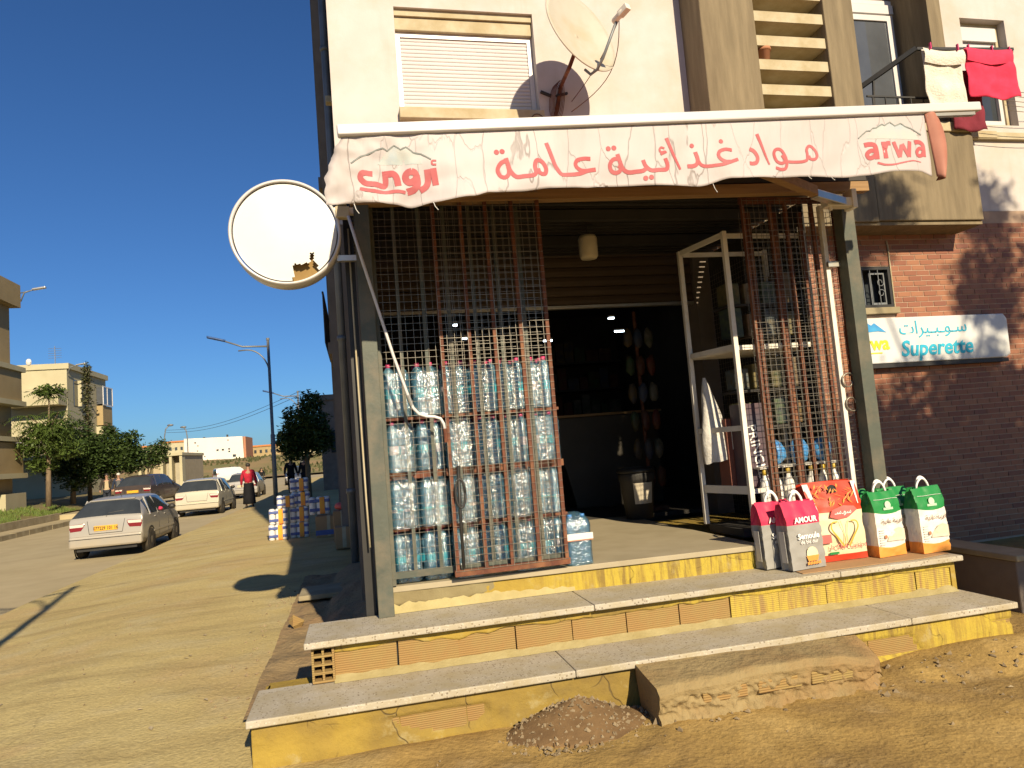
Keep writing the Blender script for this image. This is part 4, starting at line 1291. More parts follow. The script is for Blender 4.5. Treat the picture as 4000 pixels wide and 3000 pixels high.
# front bar, cover, arms
m = MB(); m.bar((.0, AY, vtop(0) + .028), (3.84, AY, vtop(3.84) + .028), .055, .055); m.build('front_bar', M['pvc'], aw, bev=.008)
m = MB(); m.bar((3.45, AY + .0, vtop(3.45) - .012), (3.80, AY, vtop(3.80) - .012), .03, .02); m.build('bar_groove', M['alu'], aw)
m = MB(); m.grid(lambda u, v: (.04 + 3.72 * u, AY + .02 + (YW - .06 - AY) * v, vtop(.04 + 3.72 * u) + .03 + (3.98 - vtop(.04 + 3.72 * u)) * v - .05 * math.sin(PI * v)), 30, 10)
cv_ = m.build('cover', M['banner_back'], aw, True)
so = cv_.modifiers.new('thick', 'SOLIDIFY'); so.thickness = .002
m = MB(); m.box(.02, 3.82, YW - .12, YW - .004, 3.93, 4.06); m.build('roller_tube', M['alu_white'], aw, bev=.02)
m = MB(); m.bar((2.05, 3.52, 3.02), (3.20, 4.20, 3.03), .06, .07); m.build('arm', M['wood'], aw, bev=.006)
m = MB(); m.bar((3.21, 4.22, 3.02), (3.55, 4.36, 3.01), .06, .06); m.build('arm', M['alu'], aw, bev=.006)
m = MB(); m.box(3.40, 3.62, 4.33, 4.41, 2.975, 3.04); m.box(3.60, 3.64, 4.32, 4.42, 2.96, 3.10); m.tube([(3.44, 4.36, 2.95), (3.44, 4.36, 3.08)], .014, 8); m.tube([(3.41, 4.36, 3.06), (3.47, 4.36, 3.06)], .012, 8); m.build('arm_bracket', M['alu_white'], aw, bev=.003)
m = MB(); m.bar((1.75, 3.52, 3.0), (.62, 4.24, 3.02), .06, .07); m.build('arm', M['wood'], aw, bev=.006)
m = MB(); m.box(-.04, .045, 4.36, 4.42, 2.93, 3.0); m.box(-.03, .03, 4.37, 4.41, 3.01, 3.10); m.build('arm_bracket', M['sill'], aw, bev=.004)
m = MB()
for x, l in ((.06, .05), (.45, .04), (2.0, .05), (2.6, .02), (2.75, .02)):
    z = lerp_list(VBOT, x); m.tube([(x, AY - .002, z), (x + .008, AY - .004, z - l * .6), (x + .022, AY - .002, z - l)], .0016, 4)
m.build('loose_thread', M['print_white'], aw)
# crank rod
ck = thing('awning_crank', 'long bent awning crank rod leaning across the mesh', 'crank', (.3, 4.36, 1.58))
m = MB(); m.tube([(.035, 4.34, 2.93), (.10, 4.345, 2.66), (.254, 4.35, 2.05), (.33, 4.352, 1.79), (.352, 4.352, 1.725), (.385, 4.352, 1.685), (.43, 4.352, 1.668), (.48, 4.352, 1.662), (.515, 4.352, 1.648), (.532, 4.352, 1.615), (.537, 4.352, 1.57)], .0095, 8)
m.build('rod', M['pvc'], ck, smooth=True)
m = MB(); m.tube([(.325, 4.352, 1.805), (.345, 4.352, 1.74)], .0125, 8); m.build('joint', M['alu'], ck)
m = MB(); m.tube([(.537, 4.352, 1.585), (.54, 4.352, 1.50)], .013, 8); m.build('grip', M['rust'], ck)

# ================================================================== ROUND SIGN
rsn = thing('round_sign', 'blank round light box sign with a torn white face, projecting from the shop corner', 'sign', (-.345, 4.45, 2.5))
SX, SZ, SR = -.342, 2.848, .308
# face in the facade plane, faces the camera side; torn at lower right
m = MB()
N = 110
rim = [(SR + .012, -.075), (SR + .02, -.07), (SR + .02, .07), (SR + .012, .075), (SR + .002, .075), (SR + .002, .045), (SR + .002, -.045), (SR + .004, -.075), (SR + .012, -.075)]
m.lathe(rim, N, (SX, 4.45, SZ), 'y', cap=False)
m.build('rim', M['pvc'], rsn, True, bev=0)
def face(y, cut, name, mt):
    mb = MB()
    rings = 30
    keep = []
    for j in range(rings + 1):
        for i in range(N):
            a = 2 * PI * i / N; r_ = (SR - .006) * j / rings
            mb.v.append(Vector((SX + r_ * math.cos(a), y - (.012 * (1 - (j / rings) ** 2) if cut else 0), SZ + r_ * math.sin(a))))
    for j in range(rings):
        for i in range(N):
            a = math.degrees(2 * PI * (i + .5) / N); r_ = (j + .5) / rings
            if cut:
                tz = SZ + (SR) * r_ * math.sin(math.radians(a)); tx = SX + SR * r_ * math.cos(math.radians(a))
                if tx > SX + .035 + .02 * noise.noise(Vector((tz * 30, 0, 0))) and tx < SX + .185 and tz < SZ - .20 - .045 * abs(noise.noise(Vector((tx * 22, 1, 0)))) + (.07 if abs(tx - (SX + .15)) < .012 else 0): continue
            i2 = (i + 1) % N
            mb.f.append([j * N + i, j * N + i2, (j + 1) * N + i2, (j + 1) * N + i]); mb.m.append(0)
    return mb.build(name, mt, rsn, True)
M['signface'] = pm('sign_acrylic', (.60, .61, .62), (.56, .57, .57), 2, .35, dirt=(.6, .56, .44), dirt_amt=.25)
face(4.392, True, 'face', M['signface'])
face(4.44, False, 'inner_board', pm('inner_board', (.28, .18, .06), (.2, .12, .04), 6, .8))
m = MB(); m.box(-.06, .08, 4.43, 4.47, 2.975, 3.015); m.build('bracket', M['alu_white'], rsn)
m = MB(); m.box(-.05, .08, 4.43, 4.47, 2.675, 2.71); m.build('bracket', M['alu'], rsn)

# ================================================================== SATELLITE DISH
C = Vector((2.255, 5.9, 5.20)); Nn = Vector((.43, -.86, .27)).normalized()
sd_ = thing('satellite_dish', 'white satellite dish on a bracket beside the shuttered window', 'satellite dish', (2.2, YW, 4.7))
upv = Vector((0, 0, 1)); ax = upv.cross(Nn).normalized(); ay = Nn.cross(ax)
def dp(r_, a, dep): return C + ax * (r_ * math.cos(a)) + ay * (r_ * 1.08 * math.sin(a)) - Nn * dep
m = MB(); RD = .41
m.grid(lambda u, v: dp(RD * v, 2 * PI * u, .075 * (1 - v * v)), 48, 12, wrap=True)
M['dish'] = pm('dish_paint', (.46, .43, .37), (.41, .38, .31), 3, .55, dirt=(.45, .3, .14), dirt_amt=.3, dirt_scale=3)
dsh = m.build('reflector', M['dish'], sd_, True)
so = dsh.modifiers.new('thick', 'SOLIDIFY'); so.thickness = .008; so.offset = -1
m = MB(); m.tube([dp(RD, 2 * PI * i / 48, -.002) for i in range(49)], .008, 6, cap=False); m.build('rim', M['dish'], sd_, True)
low = dp(RD * .95, -PI / 2, .0)
lnb = C + Nn * .40 - ay * .20 + ax * .02
m = MB(); m.tube([low - Nn * .10 + ay * .06, low - Nn * .06 - ay * .03, low + Nn * .02 - ay * .045, low + Nn * .12 - ay * .0, lnb - (lnb - low).normalized() * .05], .013, 8); m.build('feed_arm', M['lampgrey'], sd_, True)
m = MB(); m.lathe([(.02, -.07), (.032, -.06), (.034, -.01), (.03, .0), (.028, .06), (.02, .075)], 14); 
q = (-Nn).to_track_quat('Z', 'Y').to_matrix()
m.v = [q @ v + lnb for v in m.v]; m.build('converter', M['alu_white'], sd_, True)
m = MB(); m.box(-.03, .03, -.03, .03, -.075, .03); m.v = [q @ v + lnb + Nn * .04 for v in m.v]; m.build('converter_body', M['alu_white'], sd_, bev=.006)
B1 = C - Nn * .10 - ay * .10
m = MB(); m.tube([B1, B1 + Vector((-.01, .06, -.02)), (2.16, 6.05, 4.93), (2.20, 6.32, 4.98), (2.235, YW - .03, 5.02), (2.16, YW - .015, 4.72)], .02, 8); m.build('mast', M['rust'], sd_, True)
m = MB(); m.bar((2.02, YW - .02, 4.965), (2.13, YW - .03, 4.915), .03, .02); m.bar((2.18, YW - .03, 4.92), (2.30, YW - .02, 4.955), .03, .02); m.bar(B1 - ax * .05, B1 + ax * .05, .05, .05); m.build('bracket', M['black'], sd_)
m = MB()
def sag(a, b_, s_, n=12, side=0): 
    a, b_ = Vector(a), Vector(b_)
    return [a.lerp(b_, t) + Vector((side * math.sin(PI * t), 0, -s_ * math.sin(PI * t))) for t in [i / n for i in range(n + 1)]]
m.tube(sag(lnb, (2.30, 6.5, 4.72), .05, side=.16), .004, 5); m.tube(sag(lnb - ay * .02, (2.32, 6.52, 4.84), .02, side=.03), .004, 5)
for k in range(5):
    m.tube([(2.20 + .05 * math.cos(a) + .03 * k * .4 - .02 - .10 * (.5 - .5 * math.sin(a)) * .6, YW - .04 - .006 * k, 4.86 + (.17 + .01 * k) * math.sin(a)) for a in [i * 2 * PI / 18 for i in range(19)]], .0035, 4)
m.tube([(1.94 + .06 * math.cos(a), YW - .10, 4.635 + .055 * math.sin(a)) for a in [i * .5 for i in range(22)]], .004, 5)
m.tube(sag((2.10, YW - .03, 4.70), (1.68, YW - .02, 4.52), .01), .003, 4)
m.build('cable', M['rust'], sd_, True)
# printed name on the reflector
tm_ = text_mesh('aston', .085, bold=.002)
for v in tm_.vertices:
    x, y = v.co.x + .02, v.co.y + .055
    r_ = math.hypot(x, y / 1.08)
    p = C + ax * x + ay * y - Nn * (.075 * (1 - (r_ / RD) ** 2) - .006) - ROOT[sd_.name]
    v.co = p
tm_.materials.clear(); tm_.materials.append(M['faded_red'])
o = bpy.data.objects.new('lettering', tm_); COL.objects.link(o); o.parent = sd_
m = MB()
def ond(q_): 
    r_ = math.hypot(q_.x, q_.y / 1.08); return C + ax * q_.x + ay * q_.y - Nn * (.075 * (1 - (r_ / RD) ** 2) - .006)
disc(m, (-.145, .135), .055, ond, 18); m.build('emblem', pm('emblem_fade', (.55, .3, .24), (.6, .42, .34), 12, .8), sd_)
m = MB()
for x, y in ((-.05, -.06), (.08, -.09), (0, -.13), (.09, -.2)): disc(m, (x, y), .012, ond, 8)
m.build('bolt_hole', M['black'], sd_)

# ================================================================== SUPERETTE SIGN BOX
ss = thing('shop_sign_box', 'white light box sign with blue lettering on the brick wall', 'sign', (6.25, YW, 1.97))
m = MB(); m.prism([(5.20, 2.0), (7.12, 1.985), (7.18, 2.02), (7.19, 2.42), (7.15, 2.478), (5.20, 2.492)], YW - .13, YW - .017); m.build('box', M['signface'], ss, bev=.012)
m = MB(); m.prism([(5.19, 1.955), (7.15, 1.94), (7.15, 1.982), (5.19, 1.997)], YW - .12, YW - .016); m.build('bottom_edge', M['black'], ss)
M['cyan'] = pm('print_cyan', (.03, .42, .58), (.02, .36, .55), 3, .6)
put_text('lettering', 'Superette', .235, M['cyan'], ss, (6.215 - 6.25, -.134, 2.065 - 1.97), bold=.0055, shear=.18)
put_text('lettering', '\uFE95\u0627\uFEAE\uFEF4\u0640\uFE92\u0640\uFEEE\u0640\uFEB3', .2, M['cyan'], ss, (6.20 - 6.25, -.134, 2.30 - 1.97))
M['lime'] = pm('print_yellow', (.66, .6, .03), (.6, .55, .03), 3, .6)
put_text('lettering', 'arwa', .20, M['lime'], ss, (5.42 - 6.25, -.134, 2.15 - 1.97), bold=.006)
m = MB(); m.prism([(5.22, 2.33), (5.30, 2.38), (5.37, 2.44), (5.42, 2.41), (5.46, 2.435), (5.52, 2.39), (5.60, 2.33), (5.5, 2.345)], YW - .1345, YW - .1315); m.build('mountain_print', pm('print_blue', (.03, .2, .5), (.05, .32, .6), 9, .6), ss)
m = MB(); m.box(5.24, 5.52, YW - .1345, YW - .1315, 2.105, 2.118); m.build('underline', M['lime'], ss)
# ================================================================== BOTTLE RACK AND WATER PACKS
rk = thing('bottle_rack', 'rusty steel rack holding the water bottles behind the mesh', 'rack', (.72, 4.75, .642))
for z in (.965, 1.315, 1.665):
    m = MB(); m.box(.15, 1.34, 4.585, 4.98, z, z + .018); m.build('shelf', M['rust'], rk)
for x, y in ((.14, 4.97), (1.35, 4.97)):
    m = MB(); m.box(x - .015, x + .015, y - .015, y + .015, .642, 2.1); m.build('upright', M['rust'], rk)
m = MB()
for z in (1.30,): m.box(.15, 1.34, 4.575, 4.584, z - .01, z + .034)
m.build('shelf_lip', M['rust'], rk)

BR, BHt = .0455, .315
pr = [(.030, 0), (.041, .006), (.0435, .02), (.0425, .045), (.0435, .07), (.0425, .10), (.043, .11), (.043, .165), (.0415, .175), (.0435, .19), (.042, .205), (.0425, .22), (.036, .25), (.024, .275), (.014, .29), (.0135, .30)]
pr = [(r_ * 1.05, z_) for r_, z_ in pr[:11]] + [(.0455, .235), (.042, .256), (.030, .280), (.016, .293), (.0135, .302)]
mb = MB(); mb.lathe(pr, 14, cap=False)
bot_me = mb.mesh('bottle', M['pet'], True)
mb = MB(); mb.lathe([(.016, .297), (.0165, .318), (.0, .319)], 10)
M['cap_pink'] = pm('cap_pink', (.55, .05, .16), (.5, .04, .14), 3, .4)
M['cap_blue'] = pm('cap_blue', (.05, .2, .5), (.05, .17, .42), 3, .4)
cap_me = mb.mesh('cap', M['cap_pink'], True)
mb = MB(); mb.lathe([(.0465, .112), (.0465, .166)], 14, cap=False)
mt, t, b = new_mat('bottle_label')
tc = _n(t, 'ShaderNodeTexCoord'); sx = _n(t, 'ShaderNodeSeparateXYZ'); t.links.new(tc.outputs['Object'], sx.inputs[0])
an = mth(t, 'ARCTAN2', sx.outputs[1], sx.outputs[0])
oi = _n(t, 'ShaderNodeObjectInfo')
k = mth(t, 'FRACT', mth(t, 'ADD', mth(t, 'DIVIDE', an, 2 * PI), mth(t, 'MULTIPLY', oi.outputs['Random'], 1.0)))
lc = ramp(t, k, [(0, (.05, .42, .52)), (.30, (.05, .45, .55)), (.33, (.72, .62, .62)), (.5, (.72, .52, .55)), (.54, (.7, .64, .64)), (.58, (.05, .42, .52))])
t.links.new(lc, b.inputs['Base Color']); b.inputs['Roughness'].default_value = .35
M['blabel'] = mt
lab_me = mb.mesh('bottle_label', M['blabel'], True)
M['film'] = m_pet('shrink_film', (.90, .97, .99), .12)
def film_pt(u, v):
    a = 2 * PI * u; ca, sa = math.cos(a), math.sin(a)
    x = math.copysign(abs(ca) ** .4, ca) * .0945; y = math.copysign(abs(sa) ** .4, sa) * .140 + .038
    s_ = 1 if v < .82 else 1 - .3 * ((v - .82) / .18) ** 2
    w_ = 1 + .035 * noise.noise(Vector((u * 16, v * 9, 3)))
    return (x * s_ * w_, .038 + (y - .038) * s_ * w_, .003 + .312 * v)
fm = MB(); fm.grid(film_pt, 44, 14, wrap=True)
film_me = fm.mesh('film', M['film'], True)
ORD = ['first', 'second', 'third', 'fourth', 'fifth', 'sixth']
ROWN = ['bottom row', 'second row up', 'third row up', 'top row']
mb = MB()
rb = random.Random(21)
for row, z in enumerate((.645, .984, 1.334, 1.684)):
    for k in range(6):
        x0 = .185 + k * .1905
        pk = thing('water_pack', '%s pack of water bottles from the left post, %s of the rack' % (ORD[k], ROWN[row]), 'water bottles', (x0 + .09, 4.68, z), 'packs of water bottles on the rack')
        shared('film', film_me, pk, (0, 0, 0), (0, 0, rb.choice((0, PI))), (1, 1, 1 + rb.uniform(-.02, .03)))
        for i in range(2):
            for j in range(3):
                bo = shared('bottle', bot_me, pk, (-.0465 + i * .093 + rb.uniform(-.003, .003), -.05 + j * .088 + rb.uniform(-.004, .004), 0), (rb.uniform(-.03, .03), rb.uniform(-.03, .03), rb.uniform(0, 6)), (1, 1, 1.02 if row < 3 else 1.1))
                shared('cap', cap_me, bo)
                if row != 1 and j == 0: shared('bottle_label', lab_me, bo)
                elif row == 1 and j == 0: shared('bottle_label', lab_me, bo, (0, 0, .06), None, (1, 1, .35))

# loose pack on the floor
pk = thing('water_pack', 'shrink wrapped pack of water bottles standing on the floor beside the mesh door', 'water bottles', (1.375, 4.57, .643))
botb = bot_me.copy(); botb.materials.clear(); botb.materials.append(M['pet_blue'])
capb = cap_me.copy(); capb.materials.clear(); capb.materials.append(M['cap_blue'])
for i in range(2):
    for j in range(2):
        bo = shared('bottle', botb, pk, (-.042 + i * .085, -.045 + j * .088, 0), (0, 0, i + j), (1, 1, 1.02))
        shared('cap', capb, bo)
def wrap(u, v):
    a = 2 * PI * u; ca, sa = math.cos(a), math.sin(a)
    k = .3
    sxx = math.copysign(abs(ca) ** .45, ca) * .092; syy = math.copysign(abs(sa) ** .45, sa) * .095
    s_ = 1 if v < .72 else 1 - .75 * ((v - .72) / .28) ** 2
    w_ = 1 + .05 * noise.noise(Vector((u * 14, v * 6, 3)))
    return (sxx * s_ * w_, syy * s_ * w_, .004 + .335 * min(1, v * 1.02) + (.006 * noise.noise(Vector((u * 9, v * 9, 1)))))
m = MB(); m.grid(wrap, 40, 18, wrap=True); m.build('film', M['pet_blue'], pk, True, local=True)
m = MB(); m.box(-.094, .09, -.1025, -.099, .165, .205); m.build('band', pm('pack_band', (.7, .66, .62), (.62, .58, .55), 4, .4), pk, local=True)
m = MB(); m.box(-.094, .09, -.1035, -.099, .158, .164); m.build('band_stripe', M['terracotta'], pk, local=True)

# ================================================================== METAL DISPLAY RACK IN THE DOORWAY
ar = thing('display_rack', 'empty white aluminium display rack standing in the shop doorway', 'display rack', (2.95, 5.0, .642))
for x, y in ((2.80, 4.76), (2.70, 5.30), (3.48, 4.78), (3.48, 5.3)):
    m = MB(); m.bar((x, y, .70), (x, y, 2.93), .036, .036); m.build('upright', M['alu_white'], ar, bev=.003)
for z in (.98, 1.44, 2.05, 2.91):
    m = MB(); m.bar((2.802, 4.79, z), (2.702, 5.27, z), .02, .04 if z > 1 else .06); m.build('side_rail', M['alu_white'], ar)
    if z != 1.44:
        m = MB(); m.bar((2.83, 4.78, z - .01), (3.46, 4.80, z - .01), .02, .035); m.build('front_rail', M['alu_white'], ar)
        m = MB(); m.bar((2.73, 5.30, z - .01), (3.46, 5.30, z - .01), .02, .035); m.build('back_rail', M['alu_white'], ar)
for z in (.96, 2.02):
    m = MB(); m.prism([(2.80, 4.80), (3.46, 4.80), (3.46, 5.29), (2.71, 5.29)], z, z + .012, 'xy'); m.build('shelf', M['alu_white'], ar)
m = MB(); m.box(2.72, 3.5, 4.78, 5.3, .642, .70); m.build('plinth', M['darksheet'], ar)

# white plastic bag hanging on the rack
def pbag(u, v):
    a = 2 * PI * u
    r_ = .012 + .10 * min(1, v * 1.5) ** .8 + .02 * math.sin(a * 3 + v * 6) * v
    x = 2.735 + .055 * v + r_ * math.cos(a) * .9; y = 5.17 + r_ * math.sin(a) * .7
    return (x, y, 1.86 - .66 * v + .02 * math.cos(a) * v + .012 * noise.noise(Vector((u * 9, v * 9, 0))))
m = MB(); m.grid(pbag, 28, 22, wrap=True)
single('plastic_bag', m, pm('white_film', (.62, .6, .56), (.5, .48, .44), 6, .4, bmp=.6, bscale=12, bdist=.03), 'crumpled white plastic bag hanging from the display rack', 'plastic bag', smooth=True)
# carton and crisps tubes behind the rack
crt = thing('goods_carton', 'dark printed carton standing beside the display rack', 'carton', (2.95, 4.9, .99))
m = MB(); m.box(2.86, 3.04, 4.86, 5.05, .99, 1.62); m.build('box', pm('carton_dark', (.05, .055, .08), (.12, .05, .05), 3, .6), crt, bev=.004)
put_text('lettering', 'PRINGLES', .105, M['print_white'], crt, (-.035, -.042, .24), rot=(PI / 2, PI / 2 - .15, 0), bold=.001)
crt2 = thing('goods_carton', 'reddish carton with a white price ticket inside the display rack', 'carton', (2.92, 5.15, .98))
m = MB(); m.box(2.82, 2.99, 5.06, 5.22, .98, 1.52); m.build('box', pm('carton_red', (.22, .08, .05), (.16, .05, .04), 3, .7), crt2)
m = MB(); m.box(2.86, 2.92, 5.055, 5.059, 1.28, 1.42); m.build('ticket', M['print_white'], crt2)

# cleaning bottles behind the right mesh door
M['bleach'] = pm('bleach_white', (.74, .72, .68), (.68, .66, .62), 3, .35)
mb = MB(); mb.lathe([(.040, 0), (.043, .01), (.043, .20), (.036, .25), (.018, .275), (.015, .29)], 14); ble = mb.mesh('body', M['bleach'], True)
mb = MB(); mb.lathe([(.017, .288), (.017, .315), (0, .316)], 10); yc = mb.mesh('cap', pm('cap_yellow', (.55, .38, .05), (.5, .33, .04), 3, .4), True)
bands = [pm('band_pink', (.62, .10, .2), (.56, .08, .18), 3, .5), pm('band_pink2', (.62, .10, .2), (.56, .08, .18), 3, .5), pm('band_green', (.10, .45, .04), (.08, .38, .03), 3, .5)]
blm = []
for bmt in bands:
    mb = MB(); mb.lathe([(.0445, .03), (.0445, .15)], 14, cap=False); blm.append(mb.mesh('bottle_label', bmt, True))
for row, (z, y) in enumerate(((.645, 4.80),)):
    for k in range(7):
        kind = 0 if k < 3 else (1 if k < 4 else 2)
        cl = ('pink', 'pink', 'green')[kind]
        b_ = thing('bleach_bottle', 'white bleach bottle with %s label behind the right mesh, %s from left' % (cl, ORD[min(k, 5)] if k < 6 else 'last'), 'bottle', (2.95 + k * .098, y, z), 'bleach bottles behind the mesh')
        shared('body', ble, b_, scale=(1, 1, 1.5)); shared('cap', yc, b_, scale=(1, 1, 1.5)); shared('bottle_label', blm[kind], b_, scale=(1, 1, 1.3))
M['pack_blue'] = pm('pack_blue', (.05, .22, .55), (.1, .35, .65), 8, .4, bmp=.6, bscale=14, bdist=.02)
for k, x in enumerate((3.10, 3.30, 3.50)):
    m = MB(); m.blob((x, 4.86, 1.235), (.075, .06, .095), 10, 8, .25)
    single('napkin_pack', m, M['pack_blue'], 'blue plastic pack above the bleach bottles, %s from the display rack' % ORD[k], 'pack', 'blue packs behind the mesh', smooth=True)
m = MB(); m.box(2.9, 3.6, 4.77, 4.95, 1.125, 1.14); single('goods_shelf', m, M['alu_white'], 'narrow metal shelf carrying the blue packs behind the mesh', 'shelf')
# goods stacked behind the right mesh
rg2 = random.Random(4)
cols = [(.16, .12, .05), (.2, .17, .1), (.10, .13, .06), (.22, .12, .06), (.07, .10, .12), (.19, .15, .04)]
idx = 0
for z in (1.45, 1.74, 2.16, 2.42):
    for k in range(4):
        x = 3.0 + k * .16
        m = MB(); h = rg2.uniform(.16, .26); m.box(x - .06, x + .06, 5.05, 5.2, z, z + h)
        single('snack_box', m, pm('snack_print%d' % idx, cols[idx % 6], tuple(c * .5 for c in cols[(idx + 2) % 6]), 18, .5), '%s level dry goods packet behind the right mesh, %s from left' % (('lowest', 'second', 'third', 'top')[(1.45, 1.74, 2.16, 2.42).index(z)], ORD[k]), 'packet', 'dry goods behind the right mesh', bev=.008)
        idx += 1
for z in (1.425, 1.715, 2.40):
    m = MB(); m.box(2.92, 3.58, 5.02, 5.25, z, z + .018); single('goods_shelf', m, M['darksheet'], 'dark shelf board of dry goods behind the right mesh door, %s' % {1.425: 'lowest', 1.715: 'middle', 2.40: 'topmost'}[z], 'shelf')

# ================================================================== FLOUR AND SEMOLINA BAGS
def bag(name, label, x, y, z, w_, d_, h_, rot, bands, handle, group, lean=0.0, top_flat=.16, bulge=.012, seed=1, curve=False):
    """paper sack: square base, gathered top; bands = [(v0, v1, name, material)]"""
    t_ = thing(name, label, 'bag', (x, y, z), group, rot)
    t_.rotation_euler = (lean, 0, rot)
    def f(u, v):
        s_ = 4 * u; side = int(s_) % 4; k = s_ - int(s_)
        if v > 1: v = 1
        tp = max(0, (v - .70) / .30)
        dd = d_ * (1 - tp ** 1.6 * .72); ww = w_ * (1 + .02 * tp)
        bl = bulge * math.sin(PI * min(1, v * 1.15)) if v < .85 else 0
        cr = .009 * noise.noise(Vector((u * 11, v * 8, seed))) + .006 * noise.noise(Vector((u * 28, v * 20, seed))) + (.006 * math.sin(u * 60 + seed) * tp)
        gus = (-.022 * math.sin(PI * k) * (0.5 + tp * .8)) if side in (1, 3) else bl * math.sin(PI * k)
        if side == 0: p = (-ww / 2 + ww * k, -dd / 2 - gus)
        elif side == 1: p = (ww / 2 + gus, -dd / 2 + dd * k)
        elif side == 2: p = (ww / 2 - ww * k, dd / 2 + gus)
        else: p = (-ww / 2 - gus, dd / 2 - dd * k)
        n_ = Vector((p[0], p[1], 0)).normalized() if p[0] or p[1] else Vector((1, 0, 0))
        return (p[0] + n_.x * cr, p[1] + n_.y * cr, h_ * v + (.006 * math.sin(u * 12.56 + seed) * tp))
    for v0, v1, nm, mt_ in bands:
        mb = MB(); nv = max(2, int((v1 - v0) * 24))
        ar = lambda u, q: q - (.035 * math.sin(PI * min(1, (4 * u) % 1)) if (curve and 0 < q < 1 and int(4 * u) % 2 == 0) else 0) + (.02 if (curve and 0 < q < 1) else 0)
        mb.grid(lambda u, v: f(u, ar(u, v0) + (ar(u, v1) - ar(u, v0)) * v), 72, nv + 4, wrap=True)
        if v0 == 0: mb.add([(-w_ / 2, -d_ / 2, 0), (w_ / 2, -d_ / 2, 0), (w_ / 2, d_ / 2, 0), (-w_ / 2, d_ / 2, 0)], [(3, 2, 1, 0)])
        o_ = mb.build(nm, mt_, t_, True, local=True)
        es = o_.modifiers.new('edge', 'EDGE_SPLIT'); es.split_angle = math.radians(48)
    if handle:
        hw, hh = handle
        for sy in (-.006, .010):
            mb = MB()
            pts = [(-hw + 2 * hw * q_, sy + (.012 if sy > 0 else -.004) * math.sin(PI * q_), h_ - .015 + (hh + (.01 if sy > 0 else 0)) * math.sin(PI * q_) ** .55) for q_ in [i / 14 for i in range(15)]]
            pts = [(p[0] + (.02 if sy > 0 else 0), p[1], p[2]) for p in pts]
            mb.tube(pts, .0075, 6); mb.build('handle', M['print_white'], t_, True, local=True)
    return t_


P = {k: pm('paper_' + k, c, tuple(q * .82 for q in c), 5, .5, bmp=.35, bscale=9, bdist=.01) for k, c in dict(pink=(.60, .03, .09), grey=(.30, .29, .27), green=(.015, .22, .05), white=(.70, .68, .63), orange=(.72, .30, .06), cream=(.74, .64, .42), red=(.56, .05, .02), palegrey=(.55, .53, .5)).items()}
BZ = .4925
CB = thing('cardboard_sheet', 'flattened cardboard sheet under the flour bags', 'cardboard', (3.3, 4.35, .484))
m = MB(); m.prism([(2.72, 4.115), (3.62, 4.105), (3.86, 4.15), (3.85, 4.60), (2.76, 4.60)], .4862, .4902, 'xy'); m.build('sheet', M['card'], CB)


def semolina(label, x, y, rot, lean, seed):
    t_ = bag('semolina_bag', label, x, y, BZ, .275, .105, .435, rot, [(0, .66, 'bag_body', P['grey']), (.66, 1, 'top_band', P['pink'])], (.052, .075), 'pink and grey semolina bags', lean, seed=seed)
    put_text('lettering', 'AMOUR', .050, M['print_white'], t_, (0.005, -0.0710, .300), bold=.0015)
    put_text('lettering', 'Semoule', .050, M['print_white'], t_, (.01, -0.0730, .195), bold=.0015)
    put_text('lettering', 'de bl\u00e9 dur', .034, M['print_white'], t_, (.01, -0.0730, .163))
    m = MB(); m.prism([(-.145 + .0, .08), (-.1445 + .0, .27), (-.1440, .27), (-.1440, .08)], -.03, .03, 'xz')
    m = MB(); m.box(-.1475, -.1455, -.025, .025, .05, .25); m.build('side_print', P['palegrey'], t_, local=True)
    m = MB()
    disc(m, (.02, .095), .046, lambda q_: (q_.x, -0.0723, q_.y * 1.0)); m.build('bowl_print', P['cream'], t_, local=True)
    m = MB(); m.add([(-.032, -0.0729, .085), (.072, -0.0729, .085), (.058, -0.0729, .05), (-.018, -0.0729, .05)], [(0, 1, 2, 3)])
    for a in range(5): m.add([(-.03 + a * .022, -0.0733, .042), (-.012 + a * .022, -0.0733, .05), (-.008 + a * .022, -0.0733, .03), (-.028 + a * .022, -0.0733, .026)], [(0, 1, 2, 3)])
    m.build('bowl_base_print', P['orange'], t_, local=True)
    return t_


semolina('pink and grey semolina bag in front, nearest the step edge', 2.83, 4.255, .13, -.05, 1)
semolina('pink and grey semolina bag half hidden behind the other pink bag', 2.735, 4.40, .11, -.04, 2)

rbag = bag('rice_bag', 'cream and red plastic sack with a handle hole between the pink and green bags', 3.17, 4.40, BZ, .40, .15, .53, -.02, [(0, .08, 'bottom_band', P['red']), (.08, .62, 'bag_body', P['cream']), (.62, 1, 'top_band', P['red'])], None, None, -.02, bulge=.035, seed=7)
m = MB(); m.add([(-.195, -.085, .33), (-.205, -.03, .525), (-.175, -.05, .527), (-.155, -.11, .34)], [(0, 1, 2, 3)]); m.build('side_seam', M['print_white'], rbag, local=True)
m = MB(); m.add([(.215, -.02, .52), (.16, -.045, .525), (.165, -.09, .37), (.205, -.06, .38)], [(0, 1, 2, 3)]); m.build('side_seam', M['print_white'], rbag, local=True)
m = MB(); disc(m, (.0, .475), .036, lambda q_: (q_.x, -.062 + (q_.y - .475) * -.02, q_.y)); m.build('handle_hole', M['print_black'], rbag, local=True)
m = MB()
rq = random.Random(8)
for i in range(46):
    x = rq.uniform(-.17, .15); z = rq.uniform(.37, .51); a = rq.uniform(0, 6); l = rq.uniform(.018, .04)
    yy = -.092 + (z - .36) * .22
    m.add([(x - l * math.cos(a), yy - .012, z - l * math.sin(a) * .7), (x + .008 * math.sin(a), yy - .014, z), (x + l * math.cos(a), yy - .012, z + l * math.sin(a) * .7), (x - .008 * math.sin(a), yy - .014, z)], [(0, 1, 2, 3)])
